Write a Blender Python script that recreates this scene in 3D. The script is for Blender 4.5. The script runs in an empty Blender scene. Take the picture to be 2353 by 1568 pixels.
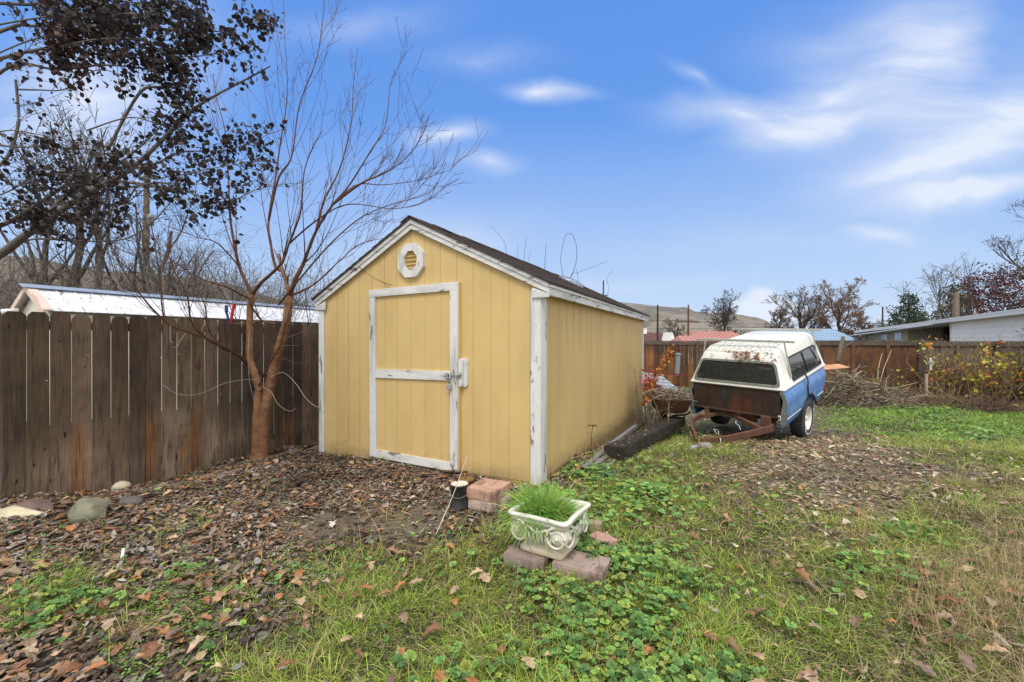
import bpy, bmesh, math, random
import numpy as np
from mathutils import Vector, Matrix, noise as mnoise

RNG = np.random.default_rng(7)
random.seed(7)
SC = bpy.context.scene
COL = SC.collection
F, CU, CV, H = 989.0, 1176.5, 784.0, 1.5      # field of view of the camera, expressed for a 2353 px wide picture
TH = math.radians(-26.02)
XR = np.array([math.cos(TH), math.sin(TH)])    # along the shed front, to the right
YB = np.array([-math.sin(TH), math.cos(TH)])   # along the shed side, away
P0 = np.array([.285, 4.44])
F0 = np.array([-4.9, 4.11])

def sm(x, a, b):
    t = np.clip((np.asarray(x, float)-a)/(b-a), 0, 1); return t*t*(3-2*t)
def gz(x, y):
    x = np.asarray(x, float); y = np.asarray(y, float)
    main = -.28*sm(y, 5.2, 8.4)
    s = (x-F0[0])*YB[0]+(y-F0[1])*YB[1]; d = (x-F0[0])*XR[0]+(y-F0[1])*XR[1]
    dip = -.2*sm(s, -.1, .9)*(1-sm(d, .15, 1.4))*(1-sm(s, 8, 12))
    z = np.minimum(main, dip)
    z = z-.6*sm(y, 18, 60)
    amp = 1-sm(y, 10, 20)
    return z+amp*(.010*np.sin(x*3.1+1.3*np.sin(y*2.3))+.008*np.sin(y*4.7+x*1.9)+.006*np.sin(x*9.1-y*7.3))
def W(u, v, D): return np.array([(u-CU)/F*D, D, H-(v-CV)/F*D])
def G(u, v):
    D = H*F/max(v-CV, 1)
    for i in range(40):
        z = float(gz((u-CU)/F*D, D)); D = .5*D+.5*(H-z)*F/(v-CV)
    return np.array([(u-CU)/F*D, D, float(gz((u-CU)/F*D, D))])

# ------------------------------------------------------------------ mesh builder
class MB:
    def __init__(s): s.v=[]; s.f=[]; s.c=[]; s.n=0
    def add(s, v, f, mi=0, smooth=False, col=None):
        v = np.asarray(v, float).reshape(-1, 3)
        if col is None: c = np.ones((len(v), 3))
        else:
            c = np.asarray(col, float)
            if c.ndim == 1: c = np.tile(c, (len(v), 1))
        s.v.append(v); s.c.append(c)
        if isinstance(f, np.ndarray): groups = [f]
        else:
            by = {}
            for q in f: by.setdefault(len(q), []).append(q)
            groups = [np.array(g) for g in by.values()]
        for g in groups:
            if len(g): s.f.append((g+s.n, mi, smooth))
        s.n += len(v)
        return s
    def build(s, name, mats, parent=None, origin=(0, 0, 0), loc=None):
        me = bpy.data.meshes.new(name)
        V = np.concatenate(s.v)-np.array(origin); C = np.concatenate(s.c)
        nl = sum(g.size for g, _, _ in s.f); nf = sum(len(g) for g, _, _ in s.f)
        me.vertices.add(len(V)); me.vertices.foreach_set('co', V.astype(np.float32).ravel())
        me.loops.add(nl); me.polygons.add(nf)
        me.loops.foreach_set('vertex_index', np.concatenate([g.ravel() for g, _, _ in s.f]).astype(np.int32))
        tot = np.concatenate([np.full(len(g), g.shape[1]) for g, _, _ in s.f])
        me.polygons.foreach_set('loop_start', (np.cumsum(tot)-tot).astype(np.int32))
        me.polygons.foreach_set('material_index', np.concatenate([np.full(len(g), m) for g, m, _ in s.f]).astype(np.int32))
        me.polygons.foreach_set('use_smooth', np.concatenate([np.full(len(g), sm_) for g, _, sm_ in s.f]).astype(bool))
        a = me.color_attributes.new('col', 'FLOAT_COLOR', 'POINT')
        a.data.foreach_set('color', np.concatenate([C, np.ones((len(C), 1))], 1).astype(np.float32).ravel())
        for m in (mats if isinstance(mats, (list, tuple)) else [mats]): me.materials.append(m)
        me.update(calc_edges=True); me.validate()
        o = bpy.data.objects.new(name, me); COL.objects.link(o)
        if parent is not None: o.parent = parent
        o.location = (origin if parent is None else (0, 0, 0)) if loc is None else loc
        return o

def tag(o, label=None, cat=None, group=None, kind=None):
    if label: o['label'] = label
    if cat: o['category'] = cat
    if group: o['group'] = group
    if kind: o['kind'] = kind
    return o
def thing(name, label, cat, loc=(0, 0, 0), rot=(0, 0, 0), group=None):
    o = bpy.data.objects.new(name, None); o.empty_display_size = .2; COL.objects.link(o)
    o.location = loc; o.rotation_euler = rot
    return tag(o, label, cat, group)

def bmadd(mb, bm, mi=0, smooth=False, col=None, Mx=None):
    if Mx is not None: bm.transform(Mx)
    bm.verts.ensure_lookup_table(); bm.verts.index_update()
    v = [x.co[:] for x in bm.verts]; f = [[a.index for a in p.verts] for p in bm.faces]
    bm.free(); mb.add(v, f, mi, smooth, col)
def rbox(mb, a, b, bev=.004, mi=0, col=None, Mx=None):
    a = Vector(a); b = Vector(b)
    bm = bmesh.new(); bmesh.ops.create_cube(bm, size=1)
    for v in bm.verts: v.co = Vector([(a[i]+b[i])/2+v.co[i]*abs(b[i]-a[i]) for i in range(3)])
    if bev > 0: bmesh.ops.bevel(bm, geom=list(bm.edges), offset=bev, segments=1, affect='EDGES', clamp_overlap=True)
    bmadd(mb, bm, mi, False, col, Mx)
def box(mb, a, b, mi=0, col=None): rbox(mb, a, b, 0, mi, col)
def prism(mb, poly, axis, lo, hi, mi=0, col=None, smooth=False):
    """extrude a 2-D polygon along an axis; poly coordinates are the other two axes in order"""
    n = len(poly); vs = []
    for h in (lo, hi):
        for p in poly:
            q = list(p); q.insert(axis, h); vs.append(q)
    f = [list(range(n))[::-1], list(range(n, 2*n))]+[[i, (i+1) % n, n+(i+1) % n, n+i] for i in range(n)]
    mb.add(vs, f, mi, smooth, col)
def beam(mb, p, q, w, h, mi=0, col=None, bev=.003, up=(0, 0, 1)):
    p = Vector(p); q = Vector(q); d = q-p; L = d.length; d.normalize()
    up = Vector(up); s = d.cross(up).normalized(); u = s.cross(d)
    Mx = Matrix(((d.x, s.x, u.x, p.x), (d.y, s.y, u.y, p.y), (d.z, s.z, u.z, p.z), (0, 0, 0, 1)))
    rbox(mb, (0, -w/2, -h/2), (L, w/2, h/2), bev, mi, col, Mx)
def lathe(mb, prof, n=24, mi=0, col=None, smooth=True, Mx=None, cap=True):
    prof = np.array(prof, float); a = np.arange(n)*2*math.pi/n
    V = np.stack([prof[:, 0, None]*np.cos(a), prof[:, 0, None]*np.sin(a), np.repeat(prof[:, 1, None], n, 1)], -1).reshape(-1, 3)
    m = len(prof); f = []
    for i in range(m-1):
        for j in range(n): f.append([i*n+j, i*n+(j+1) % n, (i+1)*n+(j+1) % n, (i+1)*n+j])
    if cap: f.append(list(range(n))[::-1]); f.append([(m-1)*n+j for j in range(n)])
    if Mx is not None:
        Mn = np.array(Mx); V = V@Mn[:3, :3].T+Mn[:3, 3]
    mb.add(V, f, mi, smooth, col)
def tubes(mb, P, R, k=5, mi=0, col=None, smooth=True):
    """P (N,m,3) polylines, R (N,m) radii, col (N,3) or (3,)"""
    P = np.asarray(P, float); R = np.asarray(R, float)
    if P.ndim == 2: P = P[None]; R = R[None]
    N, m, _ = P.shape
    T = np.gradient(P, axis=1); T /= np.linalg.norm(T, axis=2, keepdims=True)+1e-9
    ref = np.where(np.abs(T[:, :1, 2:3]) > .8, np.array([1., 0, 0]), np.array([0., 0, 1])).repeat(m, 1)
    A = np.cross(T, ref); A /= np.linalg.norm(A, axis=2, keepdims=True)+1e-9
    B = np.cross(T, A)
    a = np.arange(k)*2*math.pi/k
    V = P[:, :, None]+R[:, :, None, None]*(A[:, :, None]*np.cos(a)[:, None]+B[:, :, None]*np.sin(a)[:, None])
    idx = np.arange(N*m*k).reshape(N, m, k)
    q = np.stack([idx[:, :-1], np.roll(idx[:, :-1], -1, 2), np.roll(idx[:, 1:], -1, 2), idx[:, 1:]], -1).reshape(-1, 4)
    c = None
    if col is not None:
        c = np.asarray(col, float)
        if c.ndim == 2: c = np.repeat(c, m*k, 0)
    mb.add(V.reshape(-1, 3), q[:, ::-1], mi, smooth, c)
def smooth_line(pts, n):
    """Catmull-Rom through pts, n samples"""
    p = np.array(pts, float); k = len(p)
    t = np.linspace(0, k-1, n); i = np.clip(t.astype(int), 0, k-2); f = (t-i)[:, None]
    p0 = p[np.clip(i-1, 0, k-1)]; p1 = p[i]; p2 = p[i+1]; p3 = p[np.clip(i+2, 0, k-1)]
    return .5*((2*p1)+(-p0+p2)*f+(2*p0-5*p1+4*p2-p3)*f*f+(-p0+3*p1-3*p2+p3)*f**3)
def tube1(mb, pts, r0, r1=None, n=None, k=8, mi=0, col=None):
    n = n or max(len(pts)*4, 6); p = smooth_line(pts, n); r1 = r0 if r1 is None else r1
    tubes(mb, p, np.linspace(r0, r1, n), k, mi, col)
def branch(P, R, n, tr, ang, lf, rf, up, wob, rng, m=5, minr=0):
    """n children per parent polyline, everything vectorised"""
    N, mm, _ = P.shape
    L = np.linalg.norm(np.diff(P, axis=1), axis=2).sum(1)
    idx = np.repeat(np.arange(N), n); K = len(idx)
    t = rng.uniform(tr[0], tr[1], K)*(mm-1); i = np.clip(t.astype(int), 0, mm-2); f = (t-i)[:, None]
    S = P[idx, i]*(1-f)+P[idx, i+1]*f; r = R[idx, i]*(1-f[:, 0])+R[idx, i+1]*f[:, 0]
    T = P[idx, i+1]-P[idx, i]; T /= np.linalg.norm(T, axis=1, keepdims=True)+1e-9
    X = rng.normal(size=(K, 3)); X -= (X*T).sum(1, keepdims=True)*T; X /= np.linalg.norm(X, axis=1, keepdims=True)+1e-9
    a = np.radians(rng.uniform(ang[0], ang[1], K))[:, None]
    D = T*np.cos(a)+X*np.sin(a)
    ln = L[idx]*rng.uniform(lf[0], lf[1], K)*(1.15-.55*t/(mm-1))
    Q = np.zeros((K, m, 3)); Q[:, 0] = S
    for j in range(1, m):
        D = D+np.array([0, 0, up])+rng.normal(size=(K, 3))*wob; D /= np.linalg.norm(D, axis=1, keepdims=True)
        Q[:, j] = Q[:, j-1]+D*(ln/(m-1))[:, None]
    R2 = np.maximum((r*rf)[:, None]*np.linspace(1, .35, m), minr)
    return Q, R2
def scatter(mb, tv, tf, pos, rot, scl, col, mi=0, smooth=False, tone=None):
    """tv (k,3) template, rot (N,3,3), scl (N,), col (N,3)"""
    N = len(pos)
    if N == 0: return
    scl = np.asarray(scl, float); scl = scl[:, None, None] if scl.ndim == 1 else scl[:, None, :]
    V = np.einsum('nij,nkj->nki', rot, tv[None]*scl)+pos[:, None]
    k = len(tv); off = (np.arange(N)*k)[:, None, None]
    by = {}
    for q in tf: by.setdefault(len(q), []).append(q)
    base = mb.n
    mb.v.append(V.reshape(-1, 3)); mb.c.append(np.repeat(col, k, 0) if tone is None else (col[:, None]*np.asarray(tone)[None, :, None]).reshape(-1, 3))
    for g in by.values():
        g = np.array(g); mb.f.append(((g[None]+off).reshape(-1, g.shape[1])+base, mi, smooth))
    mb.n += N*k
def rots(yaw, tilt, taz):
    """rotation: spin about z by yaw, then tilt by angle about a horizontal axis at azimuth taz"""
    N = len(yaw); c, s = np.cos(yaw), np.sin(yaw)
    Rz = np.zeros((N, 3, 3)); Rz[:, 0, 0] = c; Rz[:, 0, 1] = -s; Rz[:, 1, 0] = s; Rz[:, 1, 1] = c; Rz[:, 2, 2] = 1
    ax = np.stack([np.cos(taz), np.sin(taz), np.zeros(N)], -1); ct = np.cos(tilt)[:, None, None]; st = np.sin(tilt)[:, None, None]
    K = np.zeros((N, 3, 3)); K[:, 0, 1] = -ax[:, 2]; K[:, 0, 2] = ax[:, 1]; K[:, 1, 0] = ax[:, 2]; K[:, 1, 2] = -ax[:, 0]; K[:, 2, 0] = -ax[:, 1]; K[:, 2, 1] = ax[:, 0]
    Rt = np.eye(3)[None]+st*K+(1-ct)*(K@K)
    return Rt@Rz
def frames(d, roll):
    """rotation whose local x axis is d"""
    d = d/np.linalg.norm(d, axis=1, keepdims=True)
    ref = np.where(np.abs(d[:, 2:3]) > .9, np.array([1., 0, 0]), np.array([0., 0, 1]))
    s = np.cross(ref, d); s /= np.linalg.norm(s, axis=1, keepdims=True); u = np.cross(d, s)
    c, sn = np.cos(roll)[:, None], np.sin(roll)[:, None]
    return np.stack([d, s*c+u*sn, u*c-s*sn], -1)
def pick(rng, cols, n, var=.15):
    cols = np.array(cols, float); i = rng.integers(0, len(cols), n)
    return cols[i]*(1+rng.uniform(-var, var, (n, 1)))*(1+rng.uniform(-.05, .05, (n, 3)))
def rock(mb, size, seed, rough=.18, flat=0, col=None, Mx=None, cuts=0):
    bm = bmesh.new(); bmesh.ops.create_icosphere(bm, subdivisions=4, radius=1)
    rnd = random.Random(seed); pl = [(Vector((rnd.uniform(-1, 1), rnd.uniform(-1, 1), rnd.uniform(-.3, 1))).normalized(), rnd.uniform(.6, .85)) for _ in range(cuts)]
    for v in bm.verts:
        p = v.co.copy()
        for n_, h_ in pl:
            e = p.dot(n_)-h_
            if e > 0: p -= n_*e
        p *= 1+rough*mnoise.noise(p*1.1+Vector((seed, 0, 0)))+rough*.22*mnoise.noise(p*5+Vector((seed, 3, 0)))
        v.co = Vector((p.x*size[0], p.y*size[1], p.z*size[2]))
    bmadd(mb, bm, 0, True, col, Mx)

# ------------------------------------------------------------------ materials
def nodes_of(m): m.use_nodes = True; return m.node_tree.nodes, m.node_tree.links
def mat(name, base=(.5, .5, .5), rough=.8, spec=.3, metal=0, var=.12, vscale=3., layers=(), bump=.0, bscale=40., bstr=(1, 1, 1), attr=False, coat=0, trans=None, bdist=.01, grime=None):
    m = bpy.data.materials.new(name); N, L = nodes_of(m); bs = N['Principled BSDF']
    tc = N.new('ShaderNodeTexCoord')
    def nz(scale, st=(1, 1, 1), det=4., r=.6, dist=0.):
        mp = N.new('ShaderNodeMapping'); mp.inputs['Scale'].default_value = st; L.new(tc.outputs['Object'], mp.inputs[0])
        t = N.new('ShaderNodeTexNoise'); t.inputs['Scale'].default_value = scale; t.inputs['Detail'].default_value = det
        t.inputs['Roughness'].default_value = r; t.inputs['Distortion'].default_value = dist; L.new(mp.outputs[0], t.inputs['Vector']); return t.outputs['Fac']
    if attr:
        a = N.new('ShaderNodeAttribute'); a.attribute_name = 'col'; c = a.outputs['Color']
        if base != (1, 1, 1):
            q = N.new('ShaderNodeMix'); q.data_type = 'RGBA'; q.blend_type = 'MULTIPLY'; q.inputs['Factor'].default_value = 1
            L.new(c, q.inputs['A']); q.inputs['B'].default_value = (*base, 1); c = q.outputs['Result']
    else:
        r = N.new('ShaderNodeRGB'); r.outputs[0].default_value = (*base, 1); c = r.outputs[0]
    if var:
        f = nz(vscale, det=5)
        mr = N.new('ShaderNodeMapRange'); mr.inputs['From Min'].default_value = .3; mr.inputs['From Max'].default_value = .7
        mr.inputs['To Min'].default_value = 1-var; mr.inputs['To Max'].default_value = 1+var; L.new(f, mr.inputs['Value'])
        q = N.new('ShaderNodeVectorMath'); q.operation = 'SCALE'; L.new(c, q.inputs[0]); L.new(mr.outputs[0], q.inputs['Scale']); c = q.outputs[0]
    for ly in layers:
        # colour, scale, stretch, lo, hi[, detail, strength]
        lc, ls, lst, lo, hi = ly[:5]; det = ly[5] if len(ly) > 5 else 5.; stg = ly[6] if len(ly) > 6 else 1.
        f = nz(ls, lst, det, .65, .2)
        mr = N.new('ShaderNodeMapRange'); mr.inputs['From Min'].default_value = lo; mr.inputs['From Max'].default_value = hi
        mr.inputs['To Max'].default_value = stg; L.new(f, mr.inputs['Value'])
        q = N.new('ShaderNodeMix'); q.data_type = 'RGBA'; L.new(mr.outputs[0], q.inputs['Factor']); L.new(c, q.inputs['A']); q.inputs['B'].default_value = (*lc, 1); c = q.outputs['Result']
    if grime:      # splashed soil near the foot: (z low, z high, colour)
        f = nz(5, (1, 1, 1.6), 8., .7); sx = N.new('ShaderNodeSeparateXYZ'); L.new(tc.outputs['Object'], sx.inputs[0])
        mr = N.new('ShaderNodeMapRange'); mr.inputs['From Min'].default_value = grime[1]; mr.inputs['From Max'].default_value = grime[0]; mr.inputs['To Min'].default_value = -.45; mr.inputs['To Max'].default_value = .38; L.new(sx.outputs['Z'], mr.inputs['Value'])
        ad = N.new('ShaderNodeMath'); ad.operation = 'ADD'; L.new(mr.outputs[0], ad.inputs[0]); L.new(f, ad.inputs[1])
        m2 = N.new('ShaderNodeMapRange'); m2.inputs['From Min'].default_value = .42; m2.inputs['From Max'].default_value = 1.0; m2.inputs['To Max'].default_value = .8; L.new(ad.outputs[0], m2.inputs['Value'])
        q = N.new('ShaderNodeMix'); q.data_type = 'RGBA'; L.new(m2.outputs[0], q.inputs['Factor']); L.new(c, q.inputs['A']); q.inputs['B'].default_value = (*grime[2], 1); c = q.outputs['Result']
    L.new(c, bs.inputs['Base Color'])
    bs.inputs['Roughness'].default_value = rough; bs.inputs['Specular IOR Level'].default_value = spec; bs.inputs['Metallic'].default_value = metal
    if coat: bs.inputs['Coat Weight'].default_value = coat
    if bump:
        f = nz(bscale, bstr, 6., .65)
        b = N.new('ShaderNodeBump'); b.inputs['Strength'].default_value = bump; b.inputs['Distance'].default_value = bdist
        L.new(f, b.inputs['Height']); L.new(b.outputs[0], bs.inputs['Normal'])
    if trans:
        tr = N.new('ShaderNodeBsdfTranslucent'); L.new(c, tr.inputs[0]); mx = N.new('ShaderNodeMixShader'); mx.inputs[0].default_value = trans
        L.new(bs.outputs[0], mx.inputs[1]); L.new(tr.outputs[0], mx.inputs[2]); L.new(mx.outputs[0], N['Material Output'].inputs['Surface'])
    return m

YEL = (.60, .435, .185)
m_siding = mat('siding_paint', YEL, .6, var=.05, vscale=1.2, layers=[((.45, .30, .115), 2.6, (1, 1, .22), .46, .72, 8, .5), ((.64, .48, .24), 16, (1, 1, 7), .56, .70, 4, .5), ((.40, .26, .09), 20, (.8, .8, 9), .60, .72, 4, .5), ((.25, .17, .09), 38, (1, 1, 1), .74, .78, 2, .8)], bump=.35, bscale=11, bstr=(1.2, 1.2, 9), bdist=.006, grime=(-.05, .38, (.20, .14, .075)))
m_trim = mat('peeling_white_paint', (.66, .66, .64), .6, var=.05, vscale=4, layers=[((.36, .36, .35), 7, (1, 1, .14), .48, .62, 8, .65), ((.16, .14, .12), 11, (1, 1, .26), .59, .62, 8, .9)], bump=.35, bscale=40, bstr=(1, 1, .15))
m_trimh = mat('peeling_white_paint_horizontal', (.66, .66, .64), .6, var=.05, vscale=4, layers=[((.36, .36, .35), 7, (.14, .14, 1), .48, .62, 8, .65), ((.16, .14, .12), 11, (.26, .26, 1), .585, .62, 8, .9)], bump=.35, bscale=40, bstr=(.15, .15, 1))
m_skirt = mat('skirt_board', (.42, .28, .10), .7, var=.2, vscale=4, layers=[((.13, .09, .05), 12, (.3, .3, 2), .55, .68, 6, .8)], bump=.4, bscale=20, bstr=(.4, .4, 4))
m_shingle = mat('asphalt_shingle', (.075, .06, .055), .95, var=.35, vscale=9, layers=[((.17, .10, .07), 22, (1, 1, 1), .55, .66, 6, .8), ((.03, .03, .03), 14, (1, 1, 1), .58, .7)], bump=.7, bscale=90)
m_picket = mat('weathered_cedar', (1, 1, 1), .9, attr=True, var=.35, vscale=2.5, layers=[((.040, .030, .024), 11, (2.6, 2.6, .22), .50, .66, 9, .8), ((.19, .15, .12), 17, (2.6, 2.6, .14), .57, .70, 8, .45), ((.16, .075, .035), 5, (1.6, 1.6, .35), .62, .74, 6, .5), ((.012, .01, .008), 7, (1, 2.0, .8), .69, .73, 2, .95)], bump=1, bscale=16, bstr=(3, 3, .2), bdist=.012)
m_metalroof = mat('white_metal_roof', (.68, .69, .71), .4, .5, .1, var=.08, vscale=1.5, layers=[((.13, .10, .08), 5, (1, 2.0, 1), .60, .63, 7, .8), ((.34, .17, .08), 3, (1, 1.3, 1), .64, .67, 8, .8)], bump=.05, bscale=4)
m_cream = mat('cream_wall', (.72, .70, .55), .7, var=.05)
m_pinktrim = mat('pinkish_trim', (.66, .50, .42), .6, var=.06)
m_bark = mat('red_brown_bark', (.25, .125, .06), .7, var=.4, vscale=6, layers=[((.36, .22, .13), 12, (1, 1, 2.2), .52, .66, 7, .7), ((.10, .045, .025), 10, (1, 1, 1.6), .54, .68, 7, .75), ((.22, .20, .16), 7, (1, 1, 1), .62, .70, 6, .6)], bump=.9, bscale=22, bstr=(1, 1, 2.8), bdist=.012)
m_darkbark = mat('brown_bark', (.115, .055, .032), .8, var=.3, vscale=5, layers=[((.20, .10, .055), 9, (1, 1, .5), .56, .7, 5, .6)])
m_twig = mat('young_bark', (1, 1, 1), .8, attr=True, var=.25, vscale=10)
m_gbark = mat('grey_bark', (.14, .125, .105), .85, var=.25, vscale=12, layers=[((.05, .045, .04), 20, (1, 1, 1), .56, .66, 5, .8)], bump=.5, bscale=60)
m_dbark = mat('dark_bark', (.075, .058, .048), .9, var=.3, vscale=3, layers=[((.16, .14, .12), 5, (1, 1, .3), .55, .7)], bump=.6, bscale=12, bstr=(1, 1, .2), bdist=.03)
m_leafd = mat('dark_autumn_leaf', (1, 1, 1), .5, .4, attr=True, var=.3, vscale=40, trans=.3)
m_leaf = mat('leaf', (1, 1, 1), .65, .3, attr=True, var=.12, vscale=60, trans=.12)
m_litter = mat('fallen_leaf', (1, 1, 1), .5, .4, attr=True, var=.35, vscale=38, layers=[((.06, .035, .022), 60, (1, 1, 1), .58, .68, 4, .6)])
m_green = mat('green_leaf', (1, 1, 1), .55, .25, attr=True, var=.15, vscale=70, trans=.22)
m_grass = mat('grass_blade', (1, 1, 1), .5, .35, attr=True, var=0, trans=.28)
m_straw = mat('dry_stem', (1, 1, 1), .75, attr=True, var=.15, vscale=30)
m_soil = mat('soil', (.055, .042, .030), .95, var=.4, vscale=14, bump=.8, bscale=60)
m_rock = mat('stone', (1, 1, 1), .85, attr=True, var=.22, vscale=9, layers=[((.10, .11, .08), 7, (1, 1, 1), .60, .72, 6, .6), ((.5, .5, .46), 60, (1, 1, 1), .66, .72, 2, .5)], bump=.5, bscale=50)
m_block = mat('pink_concrete_block', (1, 1, 1), .9, attr=True, var=.15, vscale=8, layers=[((.11, .075, .055), 6, (1, 1, 1), .50, .66, 9, .75), ((.42, .36, .32), 30, (1, 1, 1), .58, .68, 5, .5), ((.09, .10, .04), 9, (1, 1, 1), .62, .70, 6, .5)], bump=.9, bscale=60)
m_urn = mat('cast_stone_planter', (.66, .63, .55), .75, var=.07, vscale=8, grime=(-.02, .16, (.50, .38, .19)), layers=[((.48, .36, .16), 5, (1, 1, 1), .56, .74, 6, .55), ((.20, .18, .13), 28, (1, 1, 1), .66, .74, 5, .5)], bump=.25, bscale=70)
m_tie = mat('creosote_timber', (.030, .024, .019), .8, var=.5, vscale=6, layers=[((.17, .13, .09), 9, (.5, 5, 5), .54, .68, 8, .7), ((.006, .005, .005), 7, (.4, 6, 6), .56, .62, 6, .9)], bump=1, bscale=10, bstr=(.5, 5, 5), bdist=.02)
m_tietop = m_tie
m_galv = mat('galvanised_metal', (.26, .26, .255), .42, .5, .3, var=.2, vscale=12, layers=[((.10, .07, .05), 12, (1, 1, 1), .6, .7)])
m_rust = mat('rusted_steel', (.125, .062, .040), .85, var=.25, vscale=6, layers=[((.07, .03, .02), 9, (1, 1, 1), .56, .7), ((.26, .12, .06), 30, (1, 1, 1), .6, .72, 4, .6)], bump=.4, bscale=60)
m_rustpanel = mat('rusty_headboard', (.048, .030, .021), .7, var=.35, vscale=3, layers=[((.14, .045, .020), 1.8, (1, 1.2, .7), .56, .70, 9, .8), ((.030, .034, .03), 4, (1, 1, .4), .52, .66, 8, .7)], bump=.3, bscale=30)
m_blue = mat('faded_blue_paint', (.095, .22, .50), .42, .5, var=.14, vscale=3, layers=[((.25, .39, .62), 3, (1, 1, 1.5), .52, .68, 8, .65), ((.05, .12, .32), 4, (.6, 1, 3), .55, .70, 8, .7), ((.12, .07, .05), 11, (1, 1, 1), .64, .69, 7, .85)], bump=.12, bscale=12)
m_greygreen = mat('exposed_metal_edge', (.17, .19, .165), .7, var=.3, vscale=14, layers=[((.14, .06, .03), 16, (1, 1, 1), .56, .66)])
m_shell = mat('camper_fibreglass', (.68, .675, .62), .5, .4, var=.06, vscale=3, layers=[((.36, .35, .26), 4, (1, 1, 1), .60, .80, 6, .5)], bump=.08, bscale=10)
m_shelldirty = mat('cracked_gelcoat', (.66, .65, .58), .7, var=.08, vscale=4, layers=[((.045, .045, .045), 42, (1, 1, 1), .535, .575, 7, .95), ((.30, .29, .25), 6, (1, 1, 1), .55, .7, 5, .5)], bump=.3, bscale=60)
m_glass = mat('dark_window_glass', (.014, .016, .014), .08, .4, var=.3, vscale=2, layers=[((.22, .23, .22), 3.0, (1, 1, 3.6), .58, .66, 4, .7)])
m_glassmesh = mat('mesh_covered_glass', (.012, .013, .012), .35, .2, var=.3, vscale=3, layers=[((.12, .115, .095), 2.2, (1, .8, 5), .60, .67, 4, .7), ((.035, .035, .03), 60, (1, 1, 1), .46, .52, 1, .7)])
m_rubber = mat('rubber', (.024, .024, .026), .8, var=.2, vscale=20, layers=[((.07, .065, .06), 9, (1, 1, 1), .58, .75)], bump=.2, bscale=80)
m_black = mat('black_plastic', (.018, .018, .018), .5, var=.15)
m_tyre = mat('tyre_rubber', (.045, .045, .05), .8, var=.2, vscale=14, layers=[((.10, .10, .10), 10, (1, 1, 1), .55, .75)], bump=.2, bscale=80)
m_rim = mat('white_wheel_paint', (.68, .67, .61), .4, .5, var=.06, layers=[((.25, .15, .08), 14, (1, 1, 1), .66, .74, 5, .6)])
m_white = mat('white_paint', (.75, .75, .73), .5, var=.04)
m_letter = mat('raised_white_letters', (.62, .62, .60), .7, var=.2, vscale=40)
m_alu = mat('weathered_rack', (.42, .43, .37), .55, .4, .2, var=.2, vscale=14, layers=[((.14, .14, .11), 14, (1, 1, 1), .58, .7)])
m_red = mat('red_plastic', (.50, .02, .02), .4, var=.1)
m_bluep = mat('blue_plastic', (.03, .06, .22), .4, var=.1)
m_amber = mat('tail_lamp_lens', (.30, .02, .02), .3, var=.1)
m_plyfence = mat('stained_plywood', (1, 1, 1), .85, attr=True, var=.3, vscale=2.2, layers=[((.040, .028, .021), 2.6, (1.5, 1.5, .5), .46, .62, 9, .85), ((.27, .11, .035), 1.7, (1.6, 1.6, .8), .54, .68, 9, .65), ((.10, .09, .08), 18, (3, 3, .3), .56, .7, 6, .6)], bump=.4, bscale=20, bstr=(2, 2, .3))
m_greywood = mat('grey_weathered_wood', (.105, .085, .068), .9, var=.3, vscale=3, layers=[((.03, .025, .02), 14, (.4, .4, 2), .55, .68, 7, .8)], bump=.5, bscale=20)
m_pole = mat('pole_wood', (.15, .115, .085), .9, var=.25, vscale=2, layers=[((.07, .05, .035), 5, (1, 1, .1), .55, .7)], bump=.3, bscale=10)
m_poled = mat('dark_pole', (.05, .038, .032), .9, var=.2)
m_wire = mat('cable', (.03, .03, .03), .7, var=0)
m_lap = mat('white_lap_siding', (.88, .86, .81), .5, var=.04, vscale=.6)
m_beige = mat('beige_panel', (.42, .39, .31), .6, var=.12, vscale=1.2)
m_darkp = mat('dark_porch_panel', (.06, .053, .045), .8, var=.3, vscale=2)
m_window = mat('window_glass', (.05, .06, .075), .12, .6, var=.3, vscale=1)
m_roofw = mat('white_roof_coating', (.70, .70, .72), .5, var=.05)
m_pinkroof = mat('pink_metal_roof', (.42, .20, .17), .6, var=.08, vscale=.3)
m_bluer = mat('blue_grey_metal_roof', (.27, .38, .50), .4, .5, .1, var=.06, vscale=.3)
m_brownr = mat('brown_shingle_roof', (.11, .055, .05), .9, var=.25, vscale=1.2)
m_brick = mat('far_wall', (.30, .26, .22), .8, var=.15)
m_card = mat('orange_board', (.52, .27, .15), .8, var=.2, vscale=5)
m_hill = mat('dry_hillside', (.22, .19, .155), .95, var=.2, vscale=.012, layers=[((.11, .11, .095), .02, (1, 1, .5), .48, .58, 9, .8), ((.21, .18, .135), .02, (1, 1, 2), .55, .7, 8, .6), ((.07, .055, .045), .35, (1, 1, 1), .56, .64, 5, .6)], bump=.6, bscale=.05, bdist=8)
m_nearhill = mat('brushy_hillside', (.16, .135, .105), .95, var=.25, vscale=.08, layers=[((.075, .065, .052), .7, (1, 1, .6), .5, .62, 8, .8), ((.24, .205, .16), .9, (1, 1, 1), .56, .7, 8, .6)], bump=.8, bscale=.6, bdist=.6)
m_clear = mat('clear_plastic', (.80, .85, .90), .12, .4, var=.05); m_clear.node_tree.nodes['Principled BSDF'].inputs['Transmission Weight'].default_value = .85
m_can = mat('black_can', (.02, .022, .02), .45, .5, var=.2, vscale=20, layers=[((.08, .06, .04), 30, (1, 1, 1), .62, .7)])
m_lid = mat('paint_lid', (.62, .58, .47), .5, var=.12, vscale=20, layers=[((.20, .17, .12), 24, (1, 1, 1), .58, .66)])
m_rustcan = mat('rusty_can', (.26, .13, .035), .6, .5, .3, var=.3, vscale=20, layers=[((.07, .035, .015), 20, (1, 1, 1), .5, .62)])
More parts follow.
